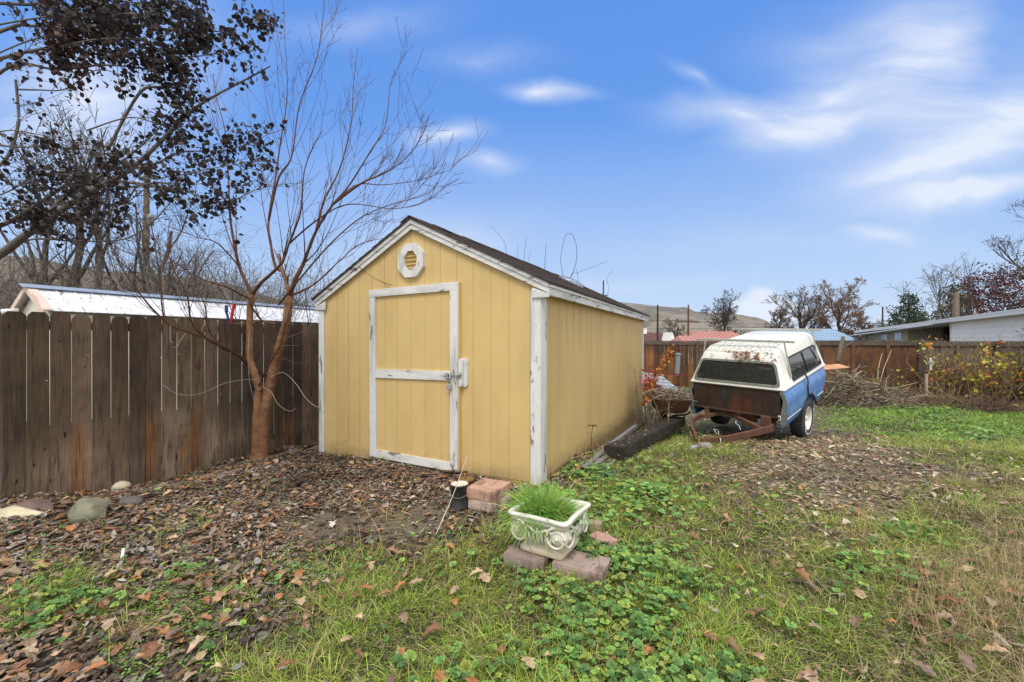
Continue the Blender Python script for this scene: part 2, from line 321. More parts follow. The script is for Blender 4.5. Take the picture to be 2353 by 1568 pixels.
m_hw = mat('old_hardware', (.36, .36, .35), .5, .5, .3, var=.25, vscale=30, layers=[((.11, .07, .045), 40, (1, 1, 1), .56, .64)])
m_pink = mat('pink_plastic', (.62, .06, .14), .6, var=.15)
m_rope = mat('pale_cord', (.55, .50, .40), .8, var=.1)

# ------------------------------------------------------------------ world, sun, camera
def build_world():
    w = bpy.data.worlds.new('World'); SC.world = w; w.use_nodes = True
    N, L = w.node_tree.nodes, w.node_tree.links; bg = N['Background']
    sky = N.new('ShaderNodeTexSky'); sky.sky_type = 'NISHITA'; sky.sun_disc = False
    sky.sun_elevation = math.radians(58); sky.sun_rotation = math.radians(190); sky.air_density = 1.0; sky.dust_density = .5; sky.ozone_density = 3.0
    hs = N.new('ShaderNodeHueSaturation'); hs.inputs['Saturation'].default_value = SKY_SAT; hs.inputs['Value'].default_value = SKY_VAL; hs.inputs['Hue'].default_value = SKY_HUE; L.new(sky.outputs[0], hs.inputs['Color'])
    tc = N.new('ShaderNodeTexCoord'); sp = N.new('ShaderNodeSeparateXYZ'); L.new(tc.outputs['Generated'], sp.inputs[0])
    def mth(op, a, b=None, clamp=False):
        n = N.new('ShaderNodeMath'); n.operation = op; n.use_clamp = clamp
        for i, x in enumerate((a, b)):
            if x is None: continue
            if isinstance(x, (int, float)): n.inputs[i].default_value = x
            else: L.new(x, n.inputs[i])
        return n.outputs[0]
    y = mth('MAXIMUM', sp.outputs['Y'], .12); px = mth('DIVIDE', sp.outputs['X'], y); pz = mth('DIVIDE', sp.outputs['Z'], y)
    cb = N.new('ShaderNodeCombineXYZ'); L.new(px, cb.inputs[0]); L.new(pz, cb.inputs[1])
    wn = N.new('ShaderNodeTexNoise'); wn.inputs['Scale'].default_value = 2.6; wn.inputs['Detail'].default_value = 5; L.new(cb.outputs[0], wn.inputs['Vector'])
    wv = N.new('ShaderNodeVectorMath'); wv.operation = 'MULTIPLY_ADD'; L.new(wn.outputs['Color'], wv.inputs[0]); wv.inputs[1].default_value = (.26, .16, 0); 
    ws = N.new('ShaderNodeVectorMath'); ws.operation = 'SUBTRACT'; L.new(cb.outputs[0], ws.inputs[0]); ws.inputs[1].default_value = (.13, .08, 0)
    L.new(ws.outputs[0], wv.inputs[2])
    blobs = [(1262, 203, 130, 30, -3, .62), (1690, 275, 270, 62, -6, .62), (1930, 225, 330, 100, 24, .55), (2130, 140, 200, 130, 60, .50),
             (2330, 290, 330, 110, 22, .70), (2120, 385, 380, 60, 12, .42), (2270, 432, 280, 30, 4, .6), (2000, 529, 110, 24, 0, .5), (1030, 312, 120, 45, 8, .55),
             (1110, 388, 110, 34, -3, .55), (2060, 700, 60, 26, 0, .8), (210, 250, 420, 260, 30, .75), (1100, 130, 200, 50, 0, .25),
             (1740, 560, 700, 60, 0, .12), (1000, 560, 300, 90, 10, .35), (800, 60, 300, 60, 5, .2), (2180, 290, 620, 330, 18, .34), (1560, 180, 90, 26, -35, .25), (2000, 60, 380, 110, 12, .30), (1850, 300, 260, 40, 10, .5), (2200, 450, 330, 46, 8, .35), (1400, 650, 420, 40, 3, .2)]
    acc = None
    for (u, v, a, b, r, s) in blobs:
        mp = N.new('ShaderNodeMapping'); mp.vector_type = 'TEXTURE'
        mp.inputs['Location'].default_value = ((u-CU)/F, (CV-v)/F, 0); mp.inputs['Rotation'].default_value = (0, 0, math.radians(r)); mp.inputs['Scale'].default_value = (1.25*a/F, 1.25*b/F, 1)
        L.new(wv.outputs[0], mp.inputs[0]); g = N.new('ShaderNodeTexGradient'); g.gradient_type = 'QUADRATIC_SPHERE'; L.new(mp.outputs[0], g.inputs[0])
        t = mth('MULTIPLY', g.outputs['Fac'], s*1.5); acc = t if acc is None else mth('ADD', acc, t)
    # streaky breakup
    mp = N.new('ShaderNodeMapping'); mp.inputs['Scale'].default_value = (1.3, 5.5, 1); mp.inputs['Rotation'].default_value = (0, 0, math.radians(-14)); L.new(wv.outputs[0], mp.inputs[0])
    n2 = N.new('ShaderNodeTexNoise'); n2.inputs['Scale'].default_value = 2.2; n2.inputs['Detail'].default_value = 7; n2.inputs['Roughness'].default_value = .55; L.new(mp.outputs[0], n2.inputs['Vector'])
    mr = N.new('ShaderNodeMapRange'); mr.inputs['From Min'].default_value = .32; mr.inputs['From Max'].default_value = .68; mr.inputs['To Min'].default_value = .58; mr.inputs['To Max'].default_value = 1.3; L.new(n2.outputs['Fac'], mr.inputs['Value'])
    front = mth('MULTIPLY', acc, mr.outputs[0])
    # one compact cumulus on the horizon: ragged edge
    mp = N.new('ShaderNodeMapping'); mp.vector_type = 'TEXTURE'; mp.inputs['Location'].default_value = ((1750-CU)/F, (CV-722)/F, 0); mp.inputs['Scale'].default_value = (120/F, 85/F, 1)
    n3 = N.new('ShaderNodeTexNoise'); n3.inputs['Scale'].default_value = 14; n3.inputs['Detail'].default_value = 5; L.new(cb.outputs[0], n3.inputs['Vector'])
    v3 = N.new('ShaderNodeVectorMath'); v3.operation = 'MULTIPLY_ADD'; L.new(n3.outputs['Color'], v3.inputs[0]); v3.inputs[1].default_value = (.06, .06, 0); L.new(cb.outputs[0], v3.inputs[2])
    s3 = N.new('ShaderNodeVectorMath'); s3.operation = 'SUBTRACT'; L.new(v3.outputs[0], s3.inputs[0]); s3.inputs[1].default_value = (.03, .03, 0); L.new(s3.outputs[0], mp.inputs[0])
    g = N.new('ShaderNodeTexGradient'); g.gradient_type = 'SPHERICAL'; L.new(mp.outputs[0], g.inputs[0])
    cu = N.new('ShaderNodeMapRange'); cu.inputs['From Min'].default_value = .18; cu.inputs['From Max'].default_value = .45; cu.inputs['To Max'].default_value = .95; L.new(g.outputs['Fac'], cu.inputs['Value'])
    front = mth('MAXIMUM', front, cu.outputs[0])
    # pale veil towards the horizon
    hz = N.new('ShaderNodeMapRange'); hz.inputs['From Min'].default_value = .52; hz.inputs['From Max'].default_value = .04; hz.inputs['To Max'].default_value = .80; L.new(pz, hz.inputs['Value'])
    # bright broken cloud added outside the view, unseen, for soft neutral light
    n4 = N.new('ShaderNodeTexNoise'); n4.inputs['Scale'].default_value = 2.; n4.inputs['Detail'].default_value = 4; L.new(tc.outputs['Generated'], n4.inputs['Vector'])
    bk = N.new('ShaderNodeMapRange'); bk.inputs['From Min'].default_value = .3; bk.inputs['From Max'].default_value = .6; bk.inputs['To Min'].default_value = .6; bk.inputs['To Max'].default_value = 1; L.new(n4.outputs['Fac'], bk.inputs['Value'])
    wide = mth('DIVIDE', mth('MAXIMUM', mth('MULTIPLY', mth('ABSOLUTE', sp.outputs['X']), .78), mth('MULTIPLY', sp.outputs['Z'], 1.08)), mth('MAXIMUM', sp.outputs['Y'], .01))
    sw = N.new('ShaderNodeMapRange'); sw.inputs['From Min'].default_value = 1.05; sw.inputs['From Max'].default_value = 1.8; L.new(wide, sw.inputs['Value'])
    mixf = N.new('ShaderNodeMix'); L.new(sw.outputs[0], mixf.inputs['Factor']); L.new(mth('MULTIPLY', front, 1, True), mixf.inputs['A']); L.new(bk.outputs[0], mixf.inputs['B'])
    fac = mth('MULTIPLY', mixf.outputs['Result'], .94, True)
    sc_ = N.new('ShaderNodeSeparateColor'); L.new(sky.outputs[0], sc_.inputs[0])      # keep the hue, even out the brightness of the dome
    k = mth('DIVIDE', SKY_K, mth('ADD', sc_.outputs['Blue'], .6)); vm = N.new('ShaderNodeVectorMath'); vm.operation = 'SCALE'; L.new(sky.outputs[0], vm.inputs[0]); L.new(k, vm.inputs['Scale']); L.new(vm.outputs[0], hs.inputs['Color'])
    cm = N.new('ShaderNodeMix'); cm.data_type = 'RGBA'; L.new(sw.outputs[0], cm.inputs['Factor']); cm.inputs['A'].default_value = CLOUD; cm.inputs['B'].default_value = FILL_CLOUD
    vl = N.new('ShaderNodeMix'); vl.data_type = 'RGBA'; L.new(hz.outputs[0], vl.inputs['Factor']); L.new(hs.outputs[0], vl.inputs['A']); vl.inputs['B'].default_value = VEIL
    mc = N.new('ShaderNodeMix'); mc.data_type = 'RGBA'; L.new(fac, mc.inputs['Factor']); L.new(vl.outputs['Result'], mc.inputs['A']); L.new(cm.outputs['Result'], mc.inputs['B'])
    L.new(mc.outputs['Result'], bg.inputs['Color']); bg.inputs['Strength'].default_value = .12
SKY_SAT, SKY_VAL, SKY_HUE = 1.22, 1.0, .507
CLOUD = (3.15, 3.4, 3.9, 1)
VEIL = (2.15, 2.65, 3.75, 1)
FILL_CLOUD = (5.6, 5.5, 5.4, 1)
SKY_K = 3.9
build_world()
sd = bpy.data.lights.new('sun', 'SUN'); sd.energy = 1.2; sd.angle = math.radians(24); sd.color = (1, .95, .87)
so = bpy.data.objects.new('sun', sd); COL.objects.link(so)
az, el = math.radians(190), math.radians(58)     # compass azimuth, clockwise from +Y
sdir = Vector((math.sin(az)*math.cos(el), math.cos(az)*math.cos(el), math.sin(el)))
so.rotation_euler = sdir.to_track_quat('Z', 'Y').to_euler(); so.location = (0, 0, 20)
cd = bpy.data.cameras.new('camera'); cd.sensor_width = 36; cd.lens = 36*F/2353; cd.clip_end = 5000; cd.clip_start = .05
co = bpy.data.objects.new('camera', cd); COL.objects.link(co); co.location = (0, 0, H); co.rotation_euler = (math.pi/2, 0, 0); SC.camera = co
vs = SC.view_settings; vs.view_transform = 'Standard'; vs.look = 'None'; vs.exposure = 1.1; vs.gamma = 1
SC.cycles.max_bounces = 6; SC.cycles.diffuse_bounces = 3; SC.cycles.transparent_max_bounces = 8

# ------------------------------------------------------------------ zone map of the yard (what grows where)
ZV = [920, 960, 1000, 1040, 1080, 1120, 1160, 1200, 1240, 1280, 1330, 1380, 1430, 1480, 1530]
ZR = ["LLLLLLLLLLLLLLLDDDDGMGGL", "LLLLLLLLLLLLLLLDDDDGGMGG", "LLLLLLLLLLLLLLDgDDDDGGMG", "LLLLLLLLLLLLLLGGGDDDDgGG", "LLLLLLLLLLLLLMmGDDDDDBBg",
      "LLLLLLLLLLLLLMMmdDDDDdSg", "LLLLLLLLLBBLLMMmggdDDdgSG"[:24], "LLLLlLLBBBLLMMmggddddgSS", "LLLlLLLBBBlgMMMgGgddmmSS", "LLlLLLclclgGMMMgGgdgmmSS",
      "LMMLcccgGGgGMMMmGggMMSgS", "lMMlcclGGGGgMMMMmGggmSSS", "MLlcccLGGGGmMMMMmGgGgSSS", "LLcLccGGGGGmMMMMMGgGgSSg", "LLccLcGGGGmMMMMMMGGgGSgS"]
#        litter grass mallow straw chick  bare
ZC = {'L': (1, .03, .03, .03, .04, 0), 'l': (.75, .22, .18, .1, .2, 0), 'c': (.55, .12, .12, .04, 1, 0), 'G': (.05, 1, .06, .10, .15, 0), 'g': (.17, .9, .12, .22, .12, 0),
      'M': (.05, .75, 1, .05, .15, 0), 'm': (.08, .9, .5, .10, .1, 0), 'D': (.50, .08, .01, .08, 0, .9), 'd': (.35, .42, .05, .2, .05, .5), 'S': (.2, .6, .06, 1, .05, 0), 'B': (.32, .05, .02, .04, .05, 1)}
ZA = np.array([[ZC[c] for c in r] for r in ZR])
def zones(x, y):
    x = np.asarray(x, float); y = np.asarray(y, float)
    x = x+.13*np.sin(5.1*y+2.3*x)+.09*np.sin(11.3*y-4*x)+.05*np.sin(23*x+7*y); y2 = y*(1+.03*np.sin(6.1*x+1.7*y)+.02*np.sin(13.7*x-5*y))
    u = CU+F*x/np.maximum(y2, .3); v = CV+F*(H-gz(x, y2))/np.maximum(y2, .3)
    i = np.clip((u-50)/100, 0, 22.999); j = np.interp(v, ZV, np.arange(len(ZV))); j = np.clip(j, 0, len(ZV)-1.001)
    i0 = i.astype(int); j0 = j.astype(int); fi = (i-i0)[..., None]; fj = (j-j0)[..., None]
    return (ZA[j0, i0]*(1-fi)+ZA[j0, i0+1]*fi)*(1-fj)+(ZA[j0+1, i0]*(1-fi)+ZA[j0+1, i0+1]*fi)*fj
def inshed(x, y, pad=0.):
    a = (x-P0[0])*XR[0]+(y-P0[1])*XR[1]; b = (x-P0[0])*YB[0]+(y-P0[1])*YB[1]
    return (a < pad) & (a > -3.226-pad) & (b > -pad) & (b < 6.5+pad)
def behind(x, y): return (x-F0[0])*XR[0]+(y-F0[1])*XR[1] < .03
def candidates(n, y0, y1, rng, margin=.3):
    """uniform over the visible wedge of ground between two depths"""
    if y0 < 1.5: y0 = .2
    y = rng.uniform(y0, y1, n*3); wd = 1.22*y+1.5; k = rng.uniform(0, 1.22*y1+1.5, n*3) < wd; y = y[k][:n]; x = rng.uniform(-1, 1, len(y))*wd[k][:n]
    k = ~inshed(x, y, .02) & ~behind(x, y) & (x < 16)
    return x[k], y[k]
def area(y0, y1): y0 = .2 if y0 < 1.5 else y0; return 1.22*(y1*y1-y0*y0)+3.*(y1-y0)
def pts(dens, y0, y1, zi, rng, power=1.):
    x, y = candidates(int(dens*area(y0, y1)), y0, y1, rng)
    w = zones(x, y)[:, zi]**power
    k = rng.uniform(size=len(x)) < w
    return x[k], y[k]
# ------------------------------------------------------------------ ground and hills
def build_ground():
    ys = np.concatenate([np.linspace(-8, 1.4, 12), np.linspace(1.5, 9, 180), np.linspace(9.1, 18, 90), 18.5*np.exp(np.linspace(0, math.log(1200/18.5), 40))])
    xs = np.concatenate([-8-np.exp(np.linspace(math.log(900), 0, 25)), np.linspace(-8, 8, 300), np.linspace(8.15, 18, 60), 18+np.exp(np.linspace(0, math.log(1000), 25))])
    X, Y = np.meshgrid(xs, ys); Z = gz(X, Y)
    zz = zones(X, np.maximum(Y, .5))
    fr = .014*np.sin(17*X+9*np.sin(5*Y))*np.sin(13*Y+3*X)
    Z = Z+fr*(zz[..., 1]*.8+zz[..., 5]*.35)*(Y < 16)
    Z[inshed(X, Y, -.08)] -= .5
    soil = np.array([.085, .065, .047]); bare = np.array([.165, .135, .095]); moss_shade = np.array([.050, .055, .022]); tan = np.array([.17, .135, .08])  # mossy soil tone, darkened to paint in the shade between grass blades
    far = sm(Y, 14, 20)[..., None]
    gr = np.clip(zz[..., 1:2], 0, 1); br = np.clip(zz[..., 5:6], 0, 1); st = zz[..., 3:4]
    C = soil*(1-gr)+moss_shade*gr; C = C*(1-br)+bare*br; C = C*(1-.4*st)+tan*.4*st
    C = C*(1-far)+np.array([.09, .09, .05])*far
    m, n = X.shape; idx = np.arange(m*n).reshape(m, n)
    q = np.stack([idx[:-1, :-1], idx[:-1, 1:], idx[1:, 1:], idx[1:, :-1]], -1).reshape(-1, 4)
    mt = mat('yard_soil', (1, 1, 1), .95, attr=True, var=.3, vscale=2.5, layers=[((.03, .023, .016), 22, (1, 1, 1), .55, .68, 8, .7), ((.17, .14, .10), 85, (1, 1, 1), .62, .68, 4, .5)], bump=1, bscale=55, bdist=.02)
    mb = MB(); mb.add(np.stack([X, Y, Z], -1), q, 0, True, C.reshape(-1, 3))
    tag(mb.build('ground', mt), kind='structure')
build_ground()

def ridge(name, crest, D, depth, base, mt, seed, rough):
    """a hill whose crest line passes the given sight directions at distance D; it falls towards the viewer and away"""
    us = np.linspace(crest[0][0], crest[-1][0], 200); vs_ = np.interp(us, [c[0] for c in crest], [c[1] for c in crest])
    x = (us-CU)/F*D; top = H+(CV-vs_)/F*D
    ts = np.linspace(-1, 1, 40); P = np.zeros((len(ts), len(us), 3))
    for i, t in enumerate(ts):
        y = D+t*depth*(1+.1*np.sin(x/D*9+seed)); prof = np.cos(t*math.pi/2)**1.3 if abs(t) < 1 else 0
        nz = np.array([mnoise.fractal(Vector((a*6/D, t*3, seed)), 1., 2., 5) for a in x])
        zz = base+(top-base)*prof*(1+0*t)+rough*nz*(1-prof)*(prof+.1)*4
        P[i] = np.stack([x*(1+t*depth/D), np.full_like(x, 1)*y, zz], -1)
    m, n = len(ts), len(us); idx = np.arange(m*n).reshape(m, n)
    q = np.stack([idx[:-1, :-1], idx[:-1, 1:], idx[1:, 1:], idx[1:, :-1]], -1).reshape(-1, 4)
    mb = MB(); mb.add(P.reshape(-1, 3), q, 0, True)
    return tag(mb.build(name, mt), kind='structure')
ridge('far_hill', [(900, 770), (1150, 715), (1300, 692), (1437, 697), (1510, 705), (1578, 711), (1601, 721), (1642, 722), (1677, 723), (1730, 735), (1774, 748), (1850, 766), (1950, 778)], 900, 420, -6, m_hill, 2.2, 16)
ridge('far_hill', [(1700, 776), (1900, 766), (2100, 762), (2300, 758), (2500, 770)], 1100, 300, -6, m_hill, 5.2, 4)
ridge('near_hill', [(-400, 570), (-150, 585), (0, 592), (80, 597), (147, 614), (244, 628), (350, 634), (440, 643), (536, 660), (640, 690), (760, 715), (900, 745), (1050, 775)], 130, 60, -2, m_nearhill, 1.1, 2.5)

# ------------------------------------------------------------------ yellow shed
def build_shed():
    t = thing('garden_shed', 'yellow wooden shed with white trimmed door and octagonal gable vent', 'shed', (P0[0], P0[1], 0), (0, 0, TH))
    Wd, Ln = 3.205, 6.42; xm = -1.632; pk = 2.96; HWs = {1: 1.750, -1: 1.640}; ERs = {1: 2.10, -1: 2.075}
    def roofz(x): k = 1 if x > xm else -1; return pk-abs(x-xm)*(pk-ERs[k])/HWs[k]
    def low(y): return .05-.028*y
    mb = MB()
    # plain backing
    prism(mb, [(-Wd+.02, -.02), (-.02, -.02), (-.02, roofz(-.02)-.05), (xm, pk-.05), (-Wd+.02, roofz(-Wd)-.05)], 1, .006, .05)
    prism(mb, [(-Wd+.02, -.3), (-.02, -.3), (-.02, roofz(-.02)-.05), (xm, pk-.05), (-Wd+.02, roofz(-Wd)-.05)], 1, Ln-.05, Ln)
    for x0, x1 in ((-.05, -.006), (-Wd+.006, -Wd+.03)): prism(mb, [(.05, -.02), (Ln-.05, -.2), (Ln-.05, 2.09), (.05, 2.09)], 0, x0, x1)
    gx = [-Wd+.001]+[-2.896, -2.695, -2.493, -2.291, -2.083, -1.888, -1.676, -1.463, -1.241, -1.012, -.798, -.572, -.351, -.106]+[-.01]
    for a, b in zip(gx[:-1], gx[1:]):
        a += .0028; b -= .0028
        if b-a < .01: continue
        zb = .012 if a > -2.35 and b < -1 else .0
        poly = [(a, .004 if a < -2.3 else .03)]+[(b, .004 if a < -2.3 else .03)]+[(b, roofz(b)-.03)]+([(xm, pk-.03)] if a < xm < b else [])+[(a, roofz(a)-.03)]
        prism(mb, poly, 1, 0, .0142)
    y = .02
    while y < Ln-.01:
        y1 = min(y+.278, Ln-.01)
        prism(mb, [(y+.007, low(y)), (y1-.007, low(y1)), (y1-.007, 2.085), (y+.007, 2.085)], 0, -.0142, 0)
        prism(mb, [(y+.007, low(y)), (y1-.007, low(y1)), (y1-.007, 2.085), (y+.007, 2.085)], 0, -Wd, -Wd+.0142)
        y = y1
    mb.build('wall', m_siding, t)
    mb = MB(); rn = random.Random(2)
    for x in (-3.0, -2.59, -.90, -.46, -.2):
        for z in np.arange(.12, roofz(x)-.15, .31): lathe(mb, [(.0045, 0), (.003, .0015)], 6, Mx=Matrix.Translation((x+rn.uniform(-.01, .01), -.0002, z+rn.uniform(-.02, .02)))@Matrix.Rotation(math.pi/2, 4, 'X'), smooth=False)
    for y_ in np.arange(.42, Ln, .56):
        for z in np.arange(.15, 1.98, .31): lathe(mb, [(.0045, 0), (.003, .0015)], 6, Mx=Matrix.Translation((.0002, y_+rn.uniform(-.01, .01), z+rn.uniform(-.02, .02)))@Matrix.Rotation(math.pi/2, 4, 'Y'), smooth=False)
    o_ = mb.build('nail_heads', m_hw, t); o_['kind'] = 'stuff'
    # base boards below the siding
    mb = MB(); prism(mb, [(-3.23, -.12), (-.02, -.14), (-.02, .03), (-3.23, .03)], 1, .016, .07); mb.build('base_board', m_skirt, t)
    mb = MB(); prism(mb, [(.0, -.10), (Ln, -.30), (Ln, low(Ln)+.03), (0, low(0)+.03)], 0, -.07, -.016); mb.build('base_board', m_skirt, t)
    mb = MB(); prism(mb, [(.05, -.18), (Ln, -.42), (Ln, -.28), (.05, -.04)], 0, .0, .20); mb.build('foundation_plank', m_greywood, t)
    # corner trim: a front and a side board per corner
    def ct(name, a, b, z0, z1): m = MB(); rbox(m, (a[0], a[1], z0), (b[0], b[1], z1), .003); m.build(name, m_trim, t)
    ct('corner_trim', (-.095, -.021), (.018, -.001), .0, 2.015); ct('corner_trim', (.0005, .0005), (.020, .150), -.05, 2.0)
    ct('corner_trim', (-3.225, -.021), (-3.130, -.001), .0, 1.955); ct('corner_trim', (-3.226, .0005), (-3.2055, .1), -.05, 2.0)
    ct('corner_trim', (.0005, Ln-.09), (.020, Ln+.015), -.22, 2.0)
    # rakes: two stacked boards each side, front
    for s in (-1, 1):
        HW = HWs[s]; er = ERs[s]; xe = xm+s*HW
        mb = MB()
        prism(mb, [(xm, pk-.125), (xe, er-.115), (xe, er-.012), (xm, pk-.018)], 1, -.042, -.0215)
        prism(mb, [(xm, pk-.062), (xe, er-.052), (xe, er-.005), (xm, pk-.010)], 1, -.056, -.0425)
        mb.build('rake_board', m_trimh, t)
        # boxed return under the eave corner
        mb = MB(); prism(mb, [(min(xe, xe-s*.19), er-.155), (max(xe, xe-s*.19), er-.155), (xe if s > 0 else xe-s*.19, er-.118 if s > 0 else er-.118), (xe-s*.19 if s > 0 else xe, er-.045 if s > 0 else er-.118)] if s > 0 else [(xe, er-.155), (xe+.19, er-.155), (xe+.19, er-.045), (xe, er-.118)], 1, -.040, -.0222); mb.build('eave_return', m_trimh, t)
        mb = MB(); x0, x1 = sorted((xe, xe-s*.022)); rbox(mb, (x0, -.0215, er-.135), (x1, Ln+.1, er-.012), .003)
        x0, x1 = sorted((xe+s*.016, xe+s*.0005)); rbox(mb, (x0, -.041, er-.055), (x1, Ln+.1, er-.008), .002); mb.build('fascia_board', m_trimh, t)
        mb = MB(); x0, x1 = sorted((xe-s*.023, xe-s*.135)); rbox(mb, (x0, .001, er-.120), (x1, Ln+.08, er-.105), .002); mb.build('soffit', m_siding, t)
    # roof with overlapping shingle courses
    mb = MB(); rnd = random.Random(4); er = 2.10; ang = math.atan2(pk-er, HWs[1])
    for s in (-1, 1):
        nc = 15; HW = HWs[s]; ta = (pk-ERs[s])/HW
        for i in range(nc):
            f0 = i/nc; f1 = (i+1)/nc+.02
            y = -.075; off = (i % 2)*.15
            while y < Ln+.16:
                w = rnd.uniform(.2, .36); y1 = min(y+w, Ln+.16)
                lift = rnd.uniform(0, .005)
                def pt(f, yy, h): x = xm+s*(HW+.03)*f; return (x, yy, pk-(HW+.03)*f*ta+h)
                a = pt(f0, y, .004+lift); b = pt(f0, y1-.004, .004+lift); c = pt(min(f1, 1.0), y1-.004, .016+lift); d = pt(min(f1, 1.), y, .016+lift)
                lo = [(p[0], p[1], p[2]-.014) for p in (a, b, c, d)]
                vsx = [a, b, c, d]+lo; fs = [[0, 1, 2, 3], [3, 2, 6, 7], [1, 0, 4, 5], [2, 1, 5, 6], [0, 3, 7, 4]]
                mb.add(vsx, fs)
                y = y1
        p = [pt2 for pt2 in ((xm, pk-.012), (xm+s*(HW+.025), pk-(HW+.025)*ta-.012), (xm+s*(HW+.025), pk-(HW+.025)*ta-.002), (xm, pk-.002))]
        prism(mb, p, 1, -.07, Ln+.15)
    ro = mb.build('roof', m_shingle, t)
    mb = MB(); y = -.085
    while y < Ln+.15:
        l = .02*rnd.random()
        prism(mb, [(xm-.13, pk-.045+l), (xm, pk+.022+l), (xm+.13, pk-.045+l), (xm+.13, pk-.055+l), (xm, pk+.010+l), (xm-.13, pk-.055+l)], 1, y, y+.24); y += .235
    mb.build('ridge_cap', m_shingle, ro)
    # clear skylight dome near the far end of the right slope
    mb = MB(); xs = -.75; zs = pk-(xs-xm)*math.tan(ang)
    Mx = Matrix.Translation((xs, 3.3, zs+.03))@Matrix.Rotation(ang, 4, 'Y')
    lathe(mb, [(.24, -.01), (.24, .02), (.20, .05), (.12, .07), (.01, .075)], 20, Mx=Mx); mb.build('skylight_dome', m_clear, ro)
    # gable vent
    mb = MB(); cx, cz = -1.645, 2.461
    def octa(rx, rz): return [(cx+rx*math.cos(math.radians(22.5+45*k))/math.cos(math.radians(22.5)), cz+rz*math.sin(math.radians(22.5+45*k))/math.cos(math.radians(22.5))) for k in range(8)]
    o1, i1 = octa(.193, .200), octa(.095, .112)
    for k in range(8):
        a, b, c, d = o1[k], o1[(k+1) % 8], i1[(k+1) % 8], i1[k]
        g = .0015; prism(mb, [(a[0], a[1]), (b[0], b[1]), (c[0], c[1]), (d[0], d[1])], 1, -.045+(k % 2)*.001, -.0005)
    ve = mb.build('vent', m_trim, t)
    mb = MB()
    for k in range(5):
        z = cz-.105+.047*k; hw = .088 if 0 < k < 4 else .05
        mb.add([(cx-hw, -.006, z), (cx+hw, -.006, z), (cx+hw, -.030, z+.012), (cx-hw, -.030, z+.012), (cx-hw, -.004, z+.03), (cx+hw, -.004, z+.03)], [[0, 1, 2, 3], [3, 2, 5, 4]])
    prism(mb, [(x, z) for x, z in i1], 1, -.0035, -.0005)
    mb.build('louvre', m_siding, ve)
    # door
    mb = MB(); dx = [-2.225, -2.083, -1.888, -1.676, -1.463, -1.241, -1.105]
    for a, b in zip(dx[:-1], dx[1:]): box(mb, (a+.003, -.0245, .11), (b-.003, -.010, 2.08))
    box(mb, (-2.30, -.0205, .06), (-1.01, -.0005, 2.15))
    do = mb.build('door', m_siding, t); do.location = (.032, 0, 0)
    def bd(name, poly, y0, y1, mt): m = MB(); prism(m, poly, 1, y0, y1); m.build(name, mt, do)
    bd('door_stile', [(-2.310, .055), (-2.212, .055), (-2.224, 2.047), (-2.322, 2.050)], -.047, -.025, m_trim)
    bd('door_stile', [(-1.102, .030), (-1.002, .026), (-1.000, 2.072), (-1.108, 2.070)], -.052, -.025, m_trim)
    bd('door_rail', [(-2.325, 2.0475), (-1.000, 2.073), (-.998, 2.168), (-2.325, 2.138)], -.050, -.025, m_trimh)
    bd('door_rail', [(-2.2235, 1.045), (-1.105, 1.052), (-1.105, 1.155), (-2.2235, 1.150)], -.046, -.025, m_trimh)
    bd('door_rail', [(-2.211, .052), (-1.103, .026), (-1.103, .122), (-2.211, .145)], -.047, -.025, m_trimh)
    bd('door_edge', [(-1.001, .03), (-.985, .03), (-.985, 2.16), (-1.0, 2.16)], -.040, -.0005, m_siding)
    for z in (.36, 1.12, 1.86):
        m = MB(); rbox(m, (-2.345, -.030, z-.05), (-2.326, -.002, z+.05), .002); m.build('hinge', m_hw, do)
    # latch block beside the door and hardware
    def lz(x0, x1, z0, z1, c): return [(x0+c, z0), (x1-c, z0), (x1, z0+c), (x1, z1-c), (x1-c, z1), (x0+c, z1), (x0, z1-c), (x0, z0+c)]
    m = MB(); prism(m, lz(-.965, -.862, .985, 1.305, .022), 1, -.022, -.0005); prism(m, lz(-.955, -.903, .99, 1.30, .016), 1, -.058, -.0225); m.build('latch_block', m_trim, t)
    m = MB(); rbox(m, (-1.165, -.057, 1.075), (-1.075, -.0525, 1.140), .002); rbox(m, (-1.18, -.066, 1.10), (-1.145, -.058, 1.125), .003)
    tube1(m, [(-1.14, -.070, 1.10), (-1.115, -.075, 1.075), (-1.09, -.070, 1.095), (-1.105, -.068, 1.13), (-1.14, -.070, 1.10)], .010, k=8)
    tube1(m, [(-1.09, -.062, 1.115), (-1.03, -.066, 1.118), (-.965, -.070, 1.125)], .005, k=6); tube1(m, [(-.99, -.066, 1.10), (-.955, -.085, 1.125), (-.95, -.062, 1.15)], .007, k=6); rbox(m, (-.975, -.064, 1.085), (-.945, -.0585, 1.155), .004)
    m.build('hasp', m_hw, do)
    m = MB(); tube1(m, [(-1.118, -.075, 1.005), (-1.118, -.078, 1.07), (-1.10, -.078, 1.09), (-1.082, -.078, 1.07), (-1.082, -.075, 1.005)], .0055, k=6); rbox(m, (-1.130, -.092, .955), (-1.070, -.066, 1.012), .006); m.build('padlock', m_hw, do)
build_shed()

